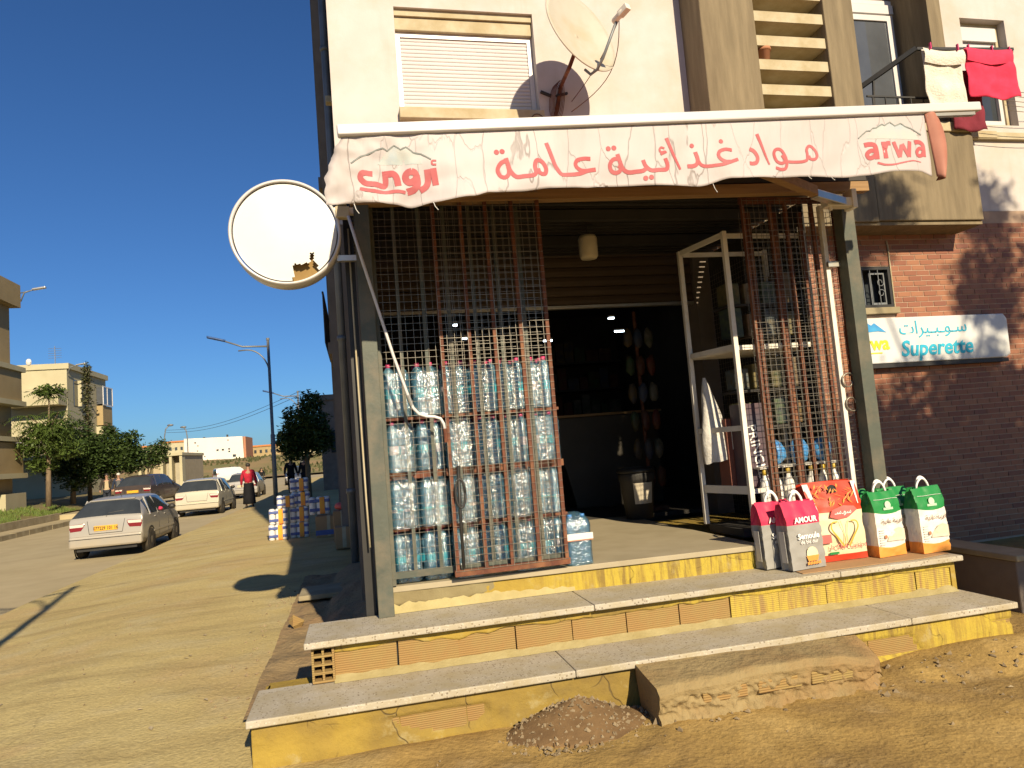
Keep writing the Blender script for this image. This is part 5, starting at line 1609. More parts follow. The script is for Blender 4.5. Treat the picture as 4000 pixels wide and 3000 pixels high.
m.build('pasta_print', P['orange'], rbag, local=True)
m = MB(); m.prism([(-.08, .30), (-.06, .345), (.03, .37), (.11, .36), (.13, .335), (.06, .29), (-.02, .28)], -.122, -.119); m.build('badge_print', M['print_red'], rbag, local=True)
put_text('lettering', '\u0640\uFEB3\u0640\uFEEE\uFEB3', .05, M['print_white'], rbag, (.02, -.1235, .315))
for sx_, ph in ((-1, 0), (1, 0)):
    m = MB()
    ribbon(m, [(.02 + sx_ * .02, .10), (.02 + sx_ * .06, .16), (.02 + sx_ * .10, .22), (.02 + sx_ * .09, .26), (.02 + sx_ * .05, .265)], .014, lambda q_: (q_.x, -.1225, q_.y), .6)
    ribbon(m, [(.02 + sx_ * .008, .11), (.02 + sx_ * .012, .2), (.02 + sx_ * .03, .27)], .005, lambda q_: (q_.x, -.1225, q_.y), .6)
    m.build('wheat_print', pm('print_gold', (.6, .36, .05), (.5, .28, .04), 5, .5), rbag, local=True)
put_text('lettering', 'la Chef Cuisine', .045, M['print_red'], rbag, (.035, -.1155, .085), shear=.2)
m = MB(); m.box(-.165, -.085, -.1165, -.112, .13, .185); m.build('side_badge', M['print_red'], rbag, local=True)
m = MB(); m.box(-.10, -.03, -.1015, -.097, .05, .064); m.build('green_print', P['green'], rbag, local=True)


def flour(label, x, y, rot, seed, txt=True):
    t_ = bag('flour_bag', label, x, y, BZ, .235, .115, .44, rot, [(0, .15, 'bottom_band', P['orange']), (.15, .66, 'bag_body', P['white']), (.66, 1, 'top_band', P['green'])], (.056, .075), 'green and white flour bags', -.02, seed=seed, curve=True)
    if txt:
        m = MB(); disc(m, (0, .345), .026, lambda q_: (q_.x, -0.06610 + (q_.y - .345) * .12, q_.y)); m.box(-.042, .042, -0.06710, -.063, .312, .328)
        m.build('emblem_print', pm('emblem_pale', (.45, .6, .45), (.35, .52, .36), 40, .6), t_, local=True)
        put_text('lettering', '\uFE94\uFEF3\uFEA9\uFE8E\uFECB \uFE94\uFEE8\uFEF3\uFEAE\uFED3', .042, pm('print_brown', (.25, .16, .12), (.22, .13, .1), 4, .6), t_, (.01, -0.07610, .225))
        m = MB()
        m.add([(-.05, -0.07460, .105), (.108, -0.07360, .10), (.108, -0.07360, .175), (.06, -0.07560, .19), (.02, -0.07610, .18), (-.03, -.072, .14)], [(0, 1, 2, 3, 4, 5)]); m.build('flour_print', pm('print_beige', (.55, .45, .33), (.62, .55, .45), 20, .6), t_, local=True)
        m = MB(); m.tube([(-.1, -.047, .385), (-.05, -.051, .383), (.05, -.051, .386), (.11, -.047, .384)], .0012, 4); m.build('stitching', M['print_white'], t_, local=True)
        m = MB(); disc(m, (-.06, .135), .013, lambda q_: (q_.x, -0.07560, q_.y)); m.build('spoon_print', M['terracotta'], t_, local=True)
        m = MB()
        for k in range(7): m.box(-.105, -.065, -.0690, -.066, .08 + k * .016, .086 + k * .016)
        m.build('small_print', P['palegrey'], t_, local=True)
    return t_


flour('green and white flour bag in front, right beside the cream sack', 3.515, 4.315, .11, 3)
flour('green and white flour bag tucked behind, right beside the cream sack', 3.415, 4.48, .10, 4)
flour('green and white flour bag in front at the far right end of the step', 3.82, 4.26, .09, 5)
flour('green and white flour bag tucked behind the rightmost bag on the step', 3.695, 4.43, .10, 6)

# ================================================================== INSIDE THE SHOP
ct = thing('shop_counter', 'pale counter inside the dark shop', 'counter', (2.6, 8.2, .64))
m = MB(); m.prism([(2.2, 1.72), (3.6, 1.72), (3.6, .64), (2.5, .64), (2.4, 1.1)], 8.1, 8.6); m.build('body', pm('counter_shaded', (.07, .06, .045), (.05, .043, .033), 3, .6), ct, bev=.01)  # pale counter coloured dark, the shop's shade is in the colour
m = MB(); m.box(2.15, 3.65, 8.05, 8.65, 1.722, 1.75); m.build('top', M['wood'], ct)
bn = thing('waste_bin', 'dark tapered waste bin with a pale paper label in the shop doorway', 'bin', (2.66, 6.6, .643))
m = MB(); m.lathe([(.13, 0), (.165, .36), (.175, .37), (.175, .43), (.165, .45)], 18, (2.66, 6.6, .643)); m.build('bucket', M['darksheet'], bn, True)
m = MB(); m.lathe([(.18, .447), (.19, .46), (.175, .49), (.02, .505)], 18, (2.66, 6.6, .643)); m.build('lid', M['black'], bn, True)
m = MB(); m.grid(lambda u, v: (2.66 + (.153 + .02 * v) * math.sin(-.6 + 1.2 * u), 6.6 - (.153 + .02 * v) * math.cos(-.6 + 1.2 * u), .643 + .15 + .2 * v), 8, 2); m.build('paper_label', pm('label_paper', (.5, .44, .34), (.42, .37, .28), 6, .8), bn)
cols = [(.22, .03, .03), (.25, .16, .03), (.05, .09, .2), (.3, .25, .2), (.05, .14, .06), (.2, .1, .05)]
for q_ in range(6): M['g%d' % q_] = pm('goods%d' % q_, tuple(c * .5 for c in cols[q_]), tuple(c * .25 for c in cols[(q_ + 1) % 6]), 7, .6)  # colours halved, putting the dimness of the shop into the goods
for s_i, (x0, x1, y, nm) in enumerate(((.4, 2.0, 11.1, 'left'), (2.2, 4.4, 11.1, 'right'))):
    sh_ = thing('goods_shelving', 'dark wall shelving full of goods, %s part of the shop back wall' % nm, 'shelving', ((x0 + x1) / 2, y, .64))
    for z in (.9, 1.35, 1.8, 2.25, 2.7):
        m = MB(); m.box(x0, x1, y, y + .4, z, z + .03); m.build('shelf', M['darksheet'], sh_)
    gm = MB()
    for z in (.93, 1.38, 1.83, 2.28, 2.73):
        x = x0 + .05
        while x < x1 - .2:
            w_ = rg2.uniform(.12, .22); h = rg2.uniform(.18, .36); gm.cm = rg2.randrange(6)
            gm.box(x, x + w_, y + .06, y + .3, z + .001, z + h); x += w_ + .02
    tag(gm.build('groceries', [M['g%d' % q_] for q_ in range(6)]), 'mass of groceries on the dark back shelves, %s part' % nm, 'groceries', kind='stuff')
sn = thing('snack_stand', 'tall reddish snack stand beside the display rack inside the doorway', 'stand', (3.05, 7.2, .64))
m = MB(); m.tube([(3.05, 7.2, .64), (3.05, 7.2, 2.8)], .02, 6); m.box(2.9, 3.2, 7.1, 7.3, .64, .68); m.build('pole', M['rust'], sn)
for z in (1.0, 1.3, 1.6, 1.9, 2.2, 2.5):
    for k in range(3):
        m = MB(); m.blob((2.93 + k * .12, 7.14, z), (.055, .03, .11), 8, 6, .3); m.build('snack_bag', M['g%d' % ((k + int(z * 10)) % 6)], sn, True)
# the lit lamps inside
M['led'] = m_emit('led_tube', (.75, .9, 1.0), 5)
for k, (x, y, z, l) in enumerate(((1.55, 9.5, 2.95, .10), (2.62, 9.2, 2.82, .12), (3.25, 8.4, 2.95, .07), (3.9, 9.8, 3.0, .14), (1.28, 8.6, 2.98, .05))):
    lt = thing('ceiling_light', ('small lit lamp glimpsed through the left mesh in the shop', 'lit blue-white tube over the shop counter', 'bright lit spot lamp high in the shop doorway', 'lit tube deep in the shop near the display rack', 'lit round lamp beside another, seen through the left mesh')[k], 'lamp', (x, y, z))
    m = MB(); m.box(x - l / 2, x + l / 2, y - .02, y + .02, z - .008, z + .012); m.build('tube', M['led'], lt)
    m = MB(); m.box(x - l / 2, x + l / 2, y - .025, y + .025, z + .013, z + .04); m.build('housing', M['alu_white'], lt)
    m = MB(); m.tube([(x, y, z + .04), (x, y, 3.56)], .006, 5); m.build('rod', M['black'], lt)

# ================================================================== BALCONY WASHING, POT
def washing(name, label, cat, x0, x1, ztop, zbot, y, mt_, seed, amp=.03):
    mb = MB()
    def f(u, v):
        x = x0 + (x1 - x0) * u + .02 * noise.noise(Vector((v * 3, seed, 0))) * v
        z = ztop - .02 * math.sin(PI * u) + (zbot - ztop) * v + .015 * noise.noise(Vector((u * 5, v, seed))) * v
        return (x, y + amp * math.sin(u * 9 + seed) * v + .03 * noise.noise(Vector((u * 4, v * 4, seed))) - .02 * v, z)
    mb.grid(f, 30, 24)
    o = single(name, mb, mt_, label, cat, 'washing on the balcony rail', smooth=True, base=((x0 + x1) / 2, y, zbot))
    so_ = o.modifiers.new('thick', 'SOLIDIFY'); so_.thickness = .006
    return o
M['towel_white'] = pm('towel_white', (.70, .64, .56), (.6, .54, .46), 5, .95, bmp=.8, bscale=40, bdist=.02)
washing('towel', 'fluffy white bathrobe hanging over the balcony rail', 'towel', 6.18, 6.66, 5.33, 4.62, 6.12, M['towel_white'], 1, .02)
m = MB(); m.grid(lambda u, v: (6.17 + .52 * u, 6.085 - .02 * math.sin(PI * v), 5.335 - .16 * v - .03 * math.sin(PI * u)), 16, 6)
single('towel', m, M['towel_white'], 'small white cloth folded over the top of the bathrobe on the balcony rail', 'towel', 'washing on the balcony rail', smooth=True)
washing('towel', 'bright pink red towel pegged on the balcony line', 'towel', 6.70, 7.33, 5.345, 4.80, 6.09, cloth('towel_red', (.72, .045, .10)), 2, .02)
m = MB(); m.grid(lambda u, v: (6.70 + .61 * u, 6.06 - .012 * math.sin(PI * v), 5.35 - (.17 - .05 * abs(u - .5)) * v - .02 * math.sin(PI * u)), 16, 6)
single('towel', m, M['towel_red'] if 'towel_red' in M else cloth('towel_red2', (.74, .05, .11)), 'folded flap of pink cloth over the top of the red towel', 'towel', 'washing on the balcony rail', smooth=True)
washing('towel', 'dark maroon cloth hanging behind the white and red towels', 'towel', 6.50, 6.92, 5.16, 4.46, 6.17, cloth('towel_maroon', (.20, .03, .045)), 3, .02)
m = MB()
for x in (6.25, 6.6, 6.74, 7.05, 7.28): m.box(x - .006, x + .006, 6.055, 6.08, 5.31, 5.38)
single('clothes_pegs', m, M['cap_pink'], 'row of small clothes pegs on the balcony line', 'pegs', kind='stuff')
pt = thing('flower_pot', 'terracotta flower pot standing on a louvre of the stair tower', 'flower pot', (4.42, 6.36, 5.205))
m = MB(); m.lathe([(.05, 0), (.066, .12), (.074, .121), (.076, .15), (.066, .151), (.062, .13)], 18, (4.40, 6.30, 5.207)); m.build('pot', M['terracotta'], pt, True)
m = MB(); m.lathe([(.062, .135), (.0, .137)], 18, (4.40, 6.30, 5.207), cap=False); m.build('soil', M['earth_brown'], pt)

# ================================================================== PAPER ROLLS AND BOXES BY THE FLANK
M['tp_white'] = pm('roll_wrap', (.72, .70, .68), (.62, .6, .6), 6, .35, bmp=.4, bscale=12, bdist=.02)
M['tp_blue'] = pm('roll_blue', (.05, .07, .24), (.10, .14, .34), 8, .4)
M['tp_orange'] = pm('roll_orange', (.75, .36, .02), (.7, .2, .03), 6, .4)
def tp(label, x, y, z, w_, d_, h_, rot=0):
    t_ = thing('paper_roll_pack', label, 'paper rolls', (x - .14, y, z), 'packs of paper rolls beside the shop', rot)
    n = 3
    for i in range(n):
        mb = MB(); r_ = w_ / n / 2
        mb.lathe([(r_ * .75, 0), (r_ * .98, .02), (r_, h_ * .25), (r_ * .98, h_ * .5), (r_, h_ * .75), (r_ * .98, h_ - .02), (r_ * .6, h_)], 12, (-w_ / 2 + r_ * (2 * i + 1), 0, 0)); mb.build('roll', M['tp_white'], t_, True, local=True)
    for k in range(2):
        mb = MB(); mb.box(-w_ / 2 + .01, w_ / 2 - .01, -w_ / n / 2 - .006, w_ / n / 2 + .006, h_ * (.18 + .5 * k), h_ * (.36 + .5 * k)); mb.build('wrap_band', M['tp_blue'], t_, local=True, bev=.01)
    mb = MB(); mb.box(-w_ / 2 + w_ * .50, -w_ / 2 + w_ * .74, -w_ / n / 2 - .009, w_ / n / 2 + .009, .01, h_ - .01); mb.build('wrap_strip', M['tp_orange'], t_, local=True, bev=.008)
tp('paper roll pack at the bottom left of the sunlit stack', -1.42, 14.5, 0.0, .36, .2, .30)
tp('paper roll pack in the middle left of the sunlit stack', -1.40, 14.5, .30, .36, .2, .30)
tp('paper roll pack at the top left of the sunlit stack', -1.26, 14.55, .60, .34, .2, .24)
tp('shaded paper roll pack at the bottom behind the sunlit stack', -1.03, 14.6, .0, .36, .2, .30)
tp('shaded paper roll pack in the middle behind the sunlit stack', -1.02, 14.6, .30, .36, .2, .30)
tp('shaded paper roll pack near the top behind the sunlit stack', -.98, 14.6, .60, .36, .2, .28)
tp('topmost paper roll pack of the whole stack', -1.0, 14.65, .88, .36, .2, .27)
tp('paper roll pack lying on the long cardboard carton', -.62, 14.4, .42, .40, .2, .34)
def carton(label, x0, x1, y0, y1, z0, z1, mt_=None):
    t_ = thing('cardboard_box', label, 'box', ((x0 + x1) / 2, (y0 + y1) / 2, z0), 'cardboard boxes beside the shop')
    mb = MB(); mb.box(x0, x1, y0, y1, z0, z1); mb.build('box', mt_ or M['card'], t_, bev=.01)
    mb = MB(); mb.box((x0 + x1) / 2 - .03, (x0 + x1) / 2 + .03, y0 - .002, y1, z0 + .02, z1 + .002); mb.build('tape', M['sill'], t_)
carton('long cardboard carton with a blue stripe below the paper rolls', -.84, -.36, 14.1, 14.6, .0, .40)
m = MB(); m.box(-.84, -.36, 14.092, 14.098, .05, .14); single('stripe_label', m, M['tp_blue'], 'blue printed strip along the long cardboard carton', 'label')
carton('brown cardboard box standing alone nearest the shop corner', -.42, -.13, 11.9, 12.2, .02, .36)
carton('brown cardboard box stacked beside the wall with red goods on it', -.47, -.15, 12.9, 13.3, .02, .55)
m = MB(); m.blob((-.3, 13.1, .62), (.13, .12, .07), 10, 6, .4); single('goods_sack', m, M['print_red'], 'small red bundle on top of the wall side cardboard box', 'bundle', smooth=True)
# ================================================================== BUILDINGS ACROSS THE STREET
def win_part(parent, name, x0, x1, y0, y1, z0, z1, glass=None):
    mb = MB(); mb.box(x0, x1, y0, y1, z0, z1)
    return mb.build(name, glass or M['glass'], parent)


nl = thing('apartment_block', 'ochre apartment block with stacked balcony ledges at the left edge of the street', 'building', (-19, 28, 0))
m = MB(); m.box(-24, -14.95, 20, 35.7, -.1, 10.2); m.build('wall', M['ochre'], nl)
for i, (z, h) in enumerate(((1.75, .22), (3.35, .2), (4.95, .22), (6.5, .22))):
    m = MB(); m.box(-14.94, -14.45, 20, 36.0, z, z + h); m.build('ledge', M['cream'], nl)
for i, z in enumerate((1.95, 5.15)):
    m = MB(); m.box(-14.93, -14.55, 20, 35.8, z + .02, z + 1.35); m.build('balcony_front', M['ochre'], nl)
m = MB(); m.box(-24.2, -14.6, 19.8, 36.0, 9.5, 10.55); m.build('cornice', M['ochre'], nl)
for z in (3.75, 7.1):
    for y in (21, 24, 27, 30, 33.2):
        w_ = win_part(nl, 'window', -14.96, -14.935, y, y + 1.1, z, z + 1.2 if z < 7 else z + 2.1)
        m = MB(); m.box(-14.96, -14.88, y - .12, y - .001, z - .1, z + 2.1 if z > 7 else z + 1.3); m.build('jamb', M['cream'], w_)
for y in (24.5, 29.5, 33.6):
    win_part(nl, 'window', -14.97, -14.935, y, y + .9, .6, 1.6)
m = MB(); m.box(-14.9, -14.5, 34.0, 35.9, -.1, 1.1); m.build('base_wall', M['cream'], nl)
m = MB(); m.blob((-14.25, 35.8, 6.95), (.12, .08, .16), 8, 6, .1); m.build('outdoor_unit', M['pvc'], nl)

cb = thing('apartment_block', 'cream apartment block behind the slender young tree', 'building', (-21, 54, 0))
m = MB(); m.box(-30, -17.75, 50, 57.2, -.1, 8.88); m.build('wall', M['cream'], cb)
m = MB(); m.box(-30, -17.6, 49.9, 57.3, 8.6, 8.95); m.build('parapet', M['cream'], cb)
m = MB(); m.box(-21, -19.55, 48.6, 49.99, 6.22, 7.2); m.box(-19.55, -17.76, 48.6, 49.99, 6.22, 7.25); m.build('balcony', M['cream'], cb)
m = MB(); m.box(-21, -17.7, 48.5, 49.99, 2.9, 3.1); m.build('balcony_slab', M['cream'], cb)
m = MB()
for k in range(26): m.tube([(-20.9 + k * .12, 48.55, 3.1), (-20.9 + k * .12, 48.55, 4.0)], .015, 4)
m.tube([(-20.9, 48.55, 4.0), (-17.8, 48.55, 4.0)], .02, 4); m.build('balcony_railing', M['pvc'], cb)
for (y0, y1, z0, z1) in ((51.0, 51.7, 6.3, 8.0), (51.0, 51.7, 3.0, 4.5)):
    w_ = win_part(cb, 'window', -17.76, -17.72, y0, y1, z0, z1)
    m = MB(); m.box(-17.74, -17.5, y1 + .01, y1 + .12, z0, z1); m.build('jamb', M['cream'], w_)
m = MB(); m.box(-17.74, -17.3, 55.2, 57.1, 6.7, 7.9); bay = m.build('bay_window', M['glass_win'], cb)
m = MB()
for y in (55.15, 56.0, 57.08): m.box(-17.32, -17.27, y, y + .06, 6.65, 7.95)
m.box(-17.33, -17.28, 55.15, 57.14, 6.6, 6.68); m.box(-17.33, -17.28, 55.15, 57.14, 7.9, 7.98); m.build('frame', M['pvc'], bay)
m = MB(); m.box(-17.74, -17.35, 55.2, 57.15, 5.2, 6.58); m.build('bay_apron', M['ochre'], cb)
m = MB(); m.box(-17.74, -17.2, 55.0, 57.3, 4.5, 5.1); m.build('bay_apron', M['cream'], cb)

m = MB(); m.tube([(-19.5, 53, 8.9), (-19.5, 53, 10.6)], .025, 5)
for k in range(5): m.tube([(-19.9, 53, 9.8 + k * .16), (-19.1, 53, 9.8 + k * .16)], .012, 4)
m.build('aerial', M['lampgrey'], cb)
gr = thing('garage_row', 'low cream garage row with pillars beyond the trees', 'garages', (-14.6, 60, 0))
m = MB(); m.box(-16.6, -13.4, 61.0, 68, -.1, 2.9); m.build('wall', pm('garage_wall', (.4, .33, .22), (.34, .28, .18), 3, .9), gr)
m = MB(); m.box(-16.8, -13.3, 59.9, 68, 2.76, 2.98); m.build('roof_slab', M['cream'], gr)
for x in (-16.5, -15.9, -14.95, -14.3, -13.55):
    m = MB(); m.box(x, x + .2, 60, 60.99, -.1, 2.755); m.build('pillar', M['cream'], gr)
for x in (-14.7, -14.05):
    m = MB(); m.box(x, x + .5, 60.9, 60.99, -.1, 2.2); m.build('garage_door', pm('garage_door', (.38, .34, .25), (.3, .27, .2), 4, .7), gr)

wb = thing('white_block', 'long white blank-sided block standing on the far hill', 'building', (-27, 155, 2.5))
m = MB(); m.prism([(-32.9, 2.3), (-21.9, 2.3), (-22.05, 7.55), (-32.9, 7.85)], 150, 160); m.build('wall', pm('white_render', (.74, .66, .58), (.68, .6, .52), .3, .9), wb)
for x, z, s in ((-31.0, 6.8, .25), (-30.5, 6.2, .2), (-27.0, 5.0, .35), (-26.0, 5.0, .35), (-24.9, 6.9, .22), (-24.8, 5.1, .3), (-24.8, 4.6, .3), (-29.3, 4.0, .2), (-30.6, 5.2, .2), (-24.0, 3.6, .5)):
    win_part(wb, 'window', x, x + s * 1.2, 149.96, 149.99, z, z + s)
m = MB(); m.box(-25.2, -24.9, 151, 151.4, 7.6, 8.15); m.box(-29.6, -29.2, 151, 151.4, 7.7, 7.95); m.build('roof_tank', M['darksheet'], wb)
m = MB(); m.box(-21.92, -21.5, 150.2, 160, 2.3, 7.5); m.build('side_wall', M['terracotta'], wb)
for nm, x0, x1, z0, z1, y, lab in (('far_block', -47, -42.2, 2.4, 7.5, 172, 'far apartment block with orange roof, leftmost on the hill'), ('far_block', -42.0, -36.6, 2.4, 8.05, 170, 'far apartment block with orange roof beside the white block'), ('far_block', -23.6, -16.4, 1.8, 5.6, 165, 'far yellow apartment block right of the white block'), ('far_block', -16.0, -9, 1.6, 5.35, 168, 'far pale apartment block just left of the tall street lamp')):
    f = thing(nm, lab, 'building', ((x0 + x1) / 2, y, z0), 'far apartment blocks')
    m = MB(); m.box(x0, x1, y, y + 10, z0, z1); m.build('wall', M['cream'] if x0 > -22 else M['ochre'] if x0 > -24 else M['cream'], f)
    m = MB(); m.prism([(x0 - .2, z1), (x1 + .2, z1), (x1 - .5, z1 + .35), (x0 + .5, z1 + .35)], y - .2, y + 10); m.build('roof', pm('roof_tile', (.5, .2, .06), (.42, .16, .05), .6, .9), f)
    x = x0 + .5
    while x < x1 - .6:
        for z in (z0 + .9, z0 + 2.4, z0 + 3.9):
            if z + .7 < z1: win_part(f, 'window', x, x + .5, y - .04, y - .01, z, z + .7)
        x += 1.15
db = thing('shaded_block', 'dark shaded building farther along the right side of the street', 'building', (1, 46, 0))
m = MB(); m.box(-1.66, 8, 36, 58, -.1, 4.62); m.build('wall', M['plaster_shaded'], db)
m = MB(); m.box(-1.8, 8, 35.9, 58, 4.4, 4.66); m.build('cornice', M['plaster_shaded'], db)
win_part(db, 'window', -1.2, -.6, 35.95, 35.99, 1.8, 2.9)

# ================================================================== STREET LAMPS
def street_lamp(label, x, y, z, H, arm=2.0, side=-1, group='street lamps along the road'):
    t_ = thing('street_lamp', label, 'street lamp', (x, y, z), group)
    mb = MB(); mb.tube([(0, 0, 0), (0, 0, H * .42), (0, 0, H * .42 + .02), (0, 0, H)], [.085, .08, .06, .05], 10); mb.build('pole', M['lampgrey'], t_, True, local=True)
    mb = MB(); mb.tube([(0, 0, H - .02), (0, 0, H + .06)], .062, 10); mb.build('finial', M['lampgrey'], t_, local=True)
    mb = MB(); mb.tube([(0, 0, H - .25), (side * arm * .45, 0, H - .22), (side * arm * .78, 0, H + .03)], [.035, .032, .028], 8); mb.build('arm', M['lampgrey'], t_, True, local=True)
    mb = MB(); mb.tube([(0, 0, H - 1.3)] + [(side * .75 * (1 - math.cos(a)), 0, H - 1.3 + .95 * math.sin(a)) for a in [i * PI / 2 / 8 for i in range(9)]] + [(side * 1.05, 0, H - .37)], .025, 8); mb.build('brace', M['lampgrey'], t_, True, local=True)
    mb = MB(); mb.grid(lambda u, v: (side * (arm * .74 + .62 * v), .12 * (1 - abs(v - .5) * .8) * math.cos(2 * PI * u), H + .02 + .17 * v + .05 * math.sin(2 * PI * u)), 12, 6, wrap=True)
    n0 = len(mb.v); mb.f.append(list(range(12))[::-1]); mb.m.append(0); mb.f.append([n0 - 12 + i for i in range(12)]); mb.m.append(0)
    mb.build('lamp_head', M['lampblue'], t_, True, local=True)
    return t_


street_lamp('tall grey street lamp with curved brace at the pavement edge', -2.95, 27.2, 0, 6.05, 2.0)
street_lamp('second street lamp farther back, rising behind the dark tree', -3.3, 45, 0, 5.75, 1.9)
street_lamp('street lamp standing beside the camera, its shadow crossing the pavement', -2.28, 1.0, 0, 6.1, 2.0)
for lab, x, y, z0, H, bend in (('far slim lamp post on the hill left of the white block', -19.4, 80, 0, 6.2, .45), ('far slim lamp post in front of the white block', -17.2, 80, 0, 5.9, -.3)):
    t_ = thing('street_lamp', lab, 'street lamp', (x, y, z0), 'street lamps along the road')
    m = MB(); m.tube([(0, 0, 0), (0, 0, H * .85), (bend * .3, 0, H * .97), (bend, 0, H + .15)], .06, 6); m.build('pole', M['lampgrey'], t_, True, local=True)
    m = MB(); m.blob((bend + (.15 if bend > 0 else -.05), 0, H + .2), (.32, .15, .12), 8, 6, .1); m.build('lamp_head', M['lampgrey'], t_, True, local=True)
for lab, x, y, z in (('wall lamp on a bracket at the top corner of the ochre block', -14.6, 36.0, 10.3), ('wall lamp on a bracket at the roof corner of the cream block', -17.7, 50.0, 8.75)):
    t_ = thing('wall_lamp', lab, 'wall lamp', (x, y, z), 'wall lamps on brackets')
    m = MB(); m.tube([(0, 0, -.5), (.15, 0, -.1), (.4, 0, .0), (.62, 0, .06)], .03, 6); m.tube([(0, 0, -.1), (.4, 0, .0)], .025, 6); m.build('bracket', M['lampgrey'], t_, True, local=True)
    m = MB(); m.bar((.5, 0, .05), (1.05, 0, .14), .2, .08); m.build('lamp_head', M['alu'], t_, local=True, bev=.02)
m = MB()
for dz in (0, .25): m.tube([(-19.2 + 16 * t_, 80 - 34 * t_, 5.9 - dz - .7 * math.sin(PI * t_)) for t_ in [i / 20 for i in range(21)]], .015, 4)
single('overhead_cable', m, M['black'], 'thin overhead cables sagging across the sky to the tall lamp', 'cable', base=(-11, 63, 4))

# ================================================================== CARS
def car(label, x, y, z, rot, paint, plate, ptxt=None, L=4.05, Wd=1.70, H=1.43, style='hatch', group='cars along the street', badge=None):
    t_ = thing('parked_car' if 'parked' in label else 'car', label, 'car' if style != 'van' else 'van', (x, y, z), group, rot)
    hw = Wd / 2
    if style == 'van':
        S_ = [(.0, .95, .50, .55, 0), (.02, 1.0, .96, 1.0, 0), (.05, 1.0, 1.0, 1.78, 1), (.4, 1.0, 1.0, 1.88, 1), (2.9, 1.0, 1.0, 1.86, 1), (3.5, 1.0, 1.0, 1.06, 0), (4.1, .95, .86, .90, 0), (4.2, .9, .5, .55, 0)]
        zb = 1.02
    else:
        zb = .93
        S_ = [(.0, .95, .52, .54, 0), (.02, .975, .70, .72, 0), (.05, .985, .88, .90, 0), (.09, .99, .93, .985, 1), (.56, .995, .93, H - .085, 1), (.80, 1.0, .93, H - .03, 1), (1.3, 1.0, .93, H, 1), (2.0, 1.0, .92, H - .01, 1), (2.35, 1.0, .92, H - .07, 1), (3.02, .99, .90, .95, 1), (3.15, .985, .88, .91, 0), (3.75, .94, .74, .77, 0), (3.98, .88, .60, .62, 0), (4.05, .80, .40, .42, 0)]
    k = L / (S_[-1][0])
    bot = .24
    rings = []
    for (yy, wf, zbelt, zt, cab) in S_:
        w_ = hw * wf; yy *= k
        zl = bot + (.06 if yy < .1 or yy > L - .2 else 0)
        zm = min(.55, zbelt - .04)
        if cab:
            rr = hw * (.76 if zt > zb + .15 else .93)
            top = [(rr, zt - .05 if zt > zb + .15 else zt - .01), (rr * .82, zt), (rr * .42, zt + .012), (0, zt + .016)]
        else:
            top = [(w_ * .95, zt - .005), (w_ * .8, zt + .004), (w_ * .4, zt + .012), (0, zt + .015)]
        half = [(w_ * .86, zl), (w_ * .985, zl + .07), (w_ * 1.0, zm), (w_ * .985, zbelt)] + top
        full_ = [(-a, b_) for a, b_ in half] + [(a, b_) for a, b_ in reversed(half[:-1])]
        rings.append((yy, full_))
    n = len(rings[0][1])
    G = [[Vector((p[0], yy, p[1])) for p in r_] for yy, r_ in rings]
    SB = 3
    def cr(a, b_, c, d, t):
        l = (c - b_).length
        m1 = (c - a) * .5; m2 = (d - b_) * .5
        if m1.length > l: m1 = m1 * (l / m1.length)
        if m2.length > l: m2 = m2 * (l / m2.length)
        t2 = t * t; t3 = t2 * t
        return b_ * (2 * t3 - 3 * t2 + 1) + m1 * (t3 - 2 * t2 + t) + c * (-2 * t3 + 3 * t2) + m2 * (t3 - t2)
    def up(row):
        out = []
        for q in range(len(row) - 1):
            a = row[max(q - 1, 0)]; d = row[min(q + 2, len(row) - 1)]
            for k2 in range(SB): out.append(cr(a, row[q], row[q + 1], d, k2 / SB))
        return out + [row[-1]]
    G = [up(r_) for r_ in G]
    G = [list(c) for c in zip(*[up(list(c)) for c in zip(*G)])]
    NJ = len(G[0]); V = [p for r_ in G for p in r_]
    groups = {'body': [], 'rear_window': [], 'windscreen': [], 'side_window': []}
    for ii in range(len(G) - 1):
        for jj in range(NJ - 1):
            i, j = ii // SB, jj // SB
            fc = [ii * NJ + jj, ii * NJ + jj + 1, (ii + 1) * NJ + jj + 1, (ii + 1) * NJ + jj]
            g_ = 'body'
            roof = 4 <= j <= n - 6
            belt = j in (3, n - 5)
            y0, y1 = S_[i][0], S_[i + 1][0]
            if style == 'van':
                if i == 4 and roof: g_ = 'windscreen'
                if i == 1 and 4 < j < n - 6: g_ = 'rear_window'
            else:
                if roof and i == 3: g_ = 'rear_window'
                if roof and S_[i][0] == 2.35: g_ = 'windscreen'
                if belt and .5 < y0 and y1 < 3.1: g_ = 'side_window'
            groups[g_].append(fc)
    for nm, fs in groups.items():
        if not fs: continue
        for part in ([[f_ for f_ in fs if V[f_[0]].x > 0], [f_ for f_ in fs if V[f_[0]].x <= 0]] if nm == 'side_window' else [fs]):
            used = sorted({q for f_ in part for q in f_}); mp = {q: i for i, q in enumerate(used)}
            mb = MB(); mb.add([V[q] for q in used], [[mp[q] for q in f_] for f_ in part])
            if nm == 'body':
                mb.f.append([mp[q] for q in range(NJ)]); mb.m.append(0)
                mb.f.append([mp[(len(G) - 1) * NJ + q] for q in range(NJ)][::-1]); mb.m.append(0)
            o = mb.build(nm, paint if nm == 'body' else M['glass'], t_, True, local=True)
            if nm == 'body':
                es = o.modifiers.new('edge', 'EDGE_SPLIT'); es.split_angle = math.radians(42)
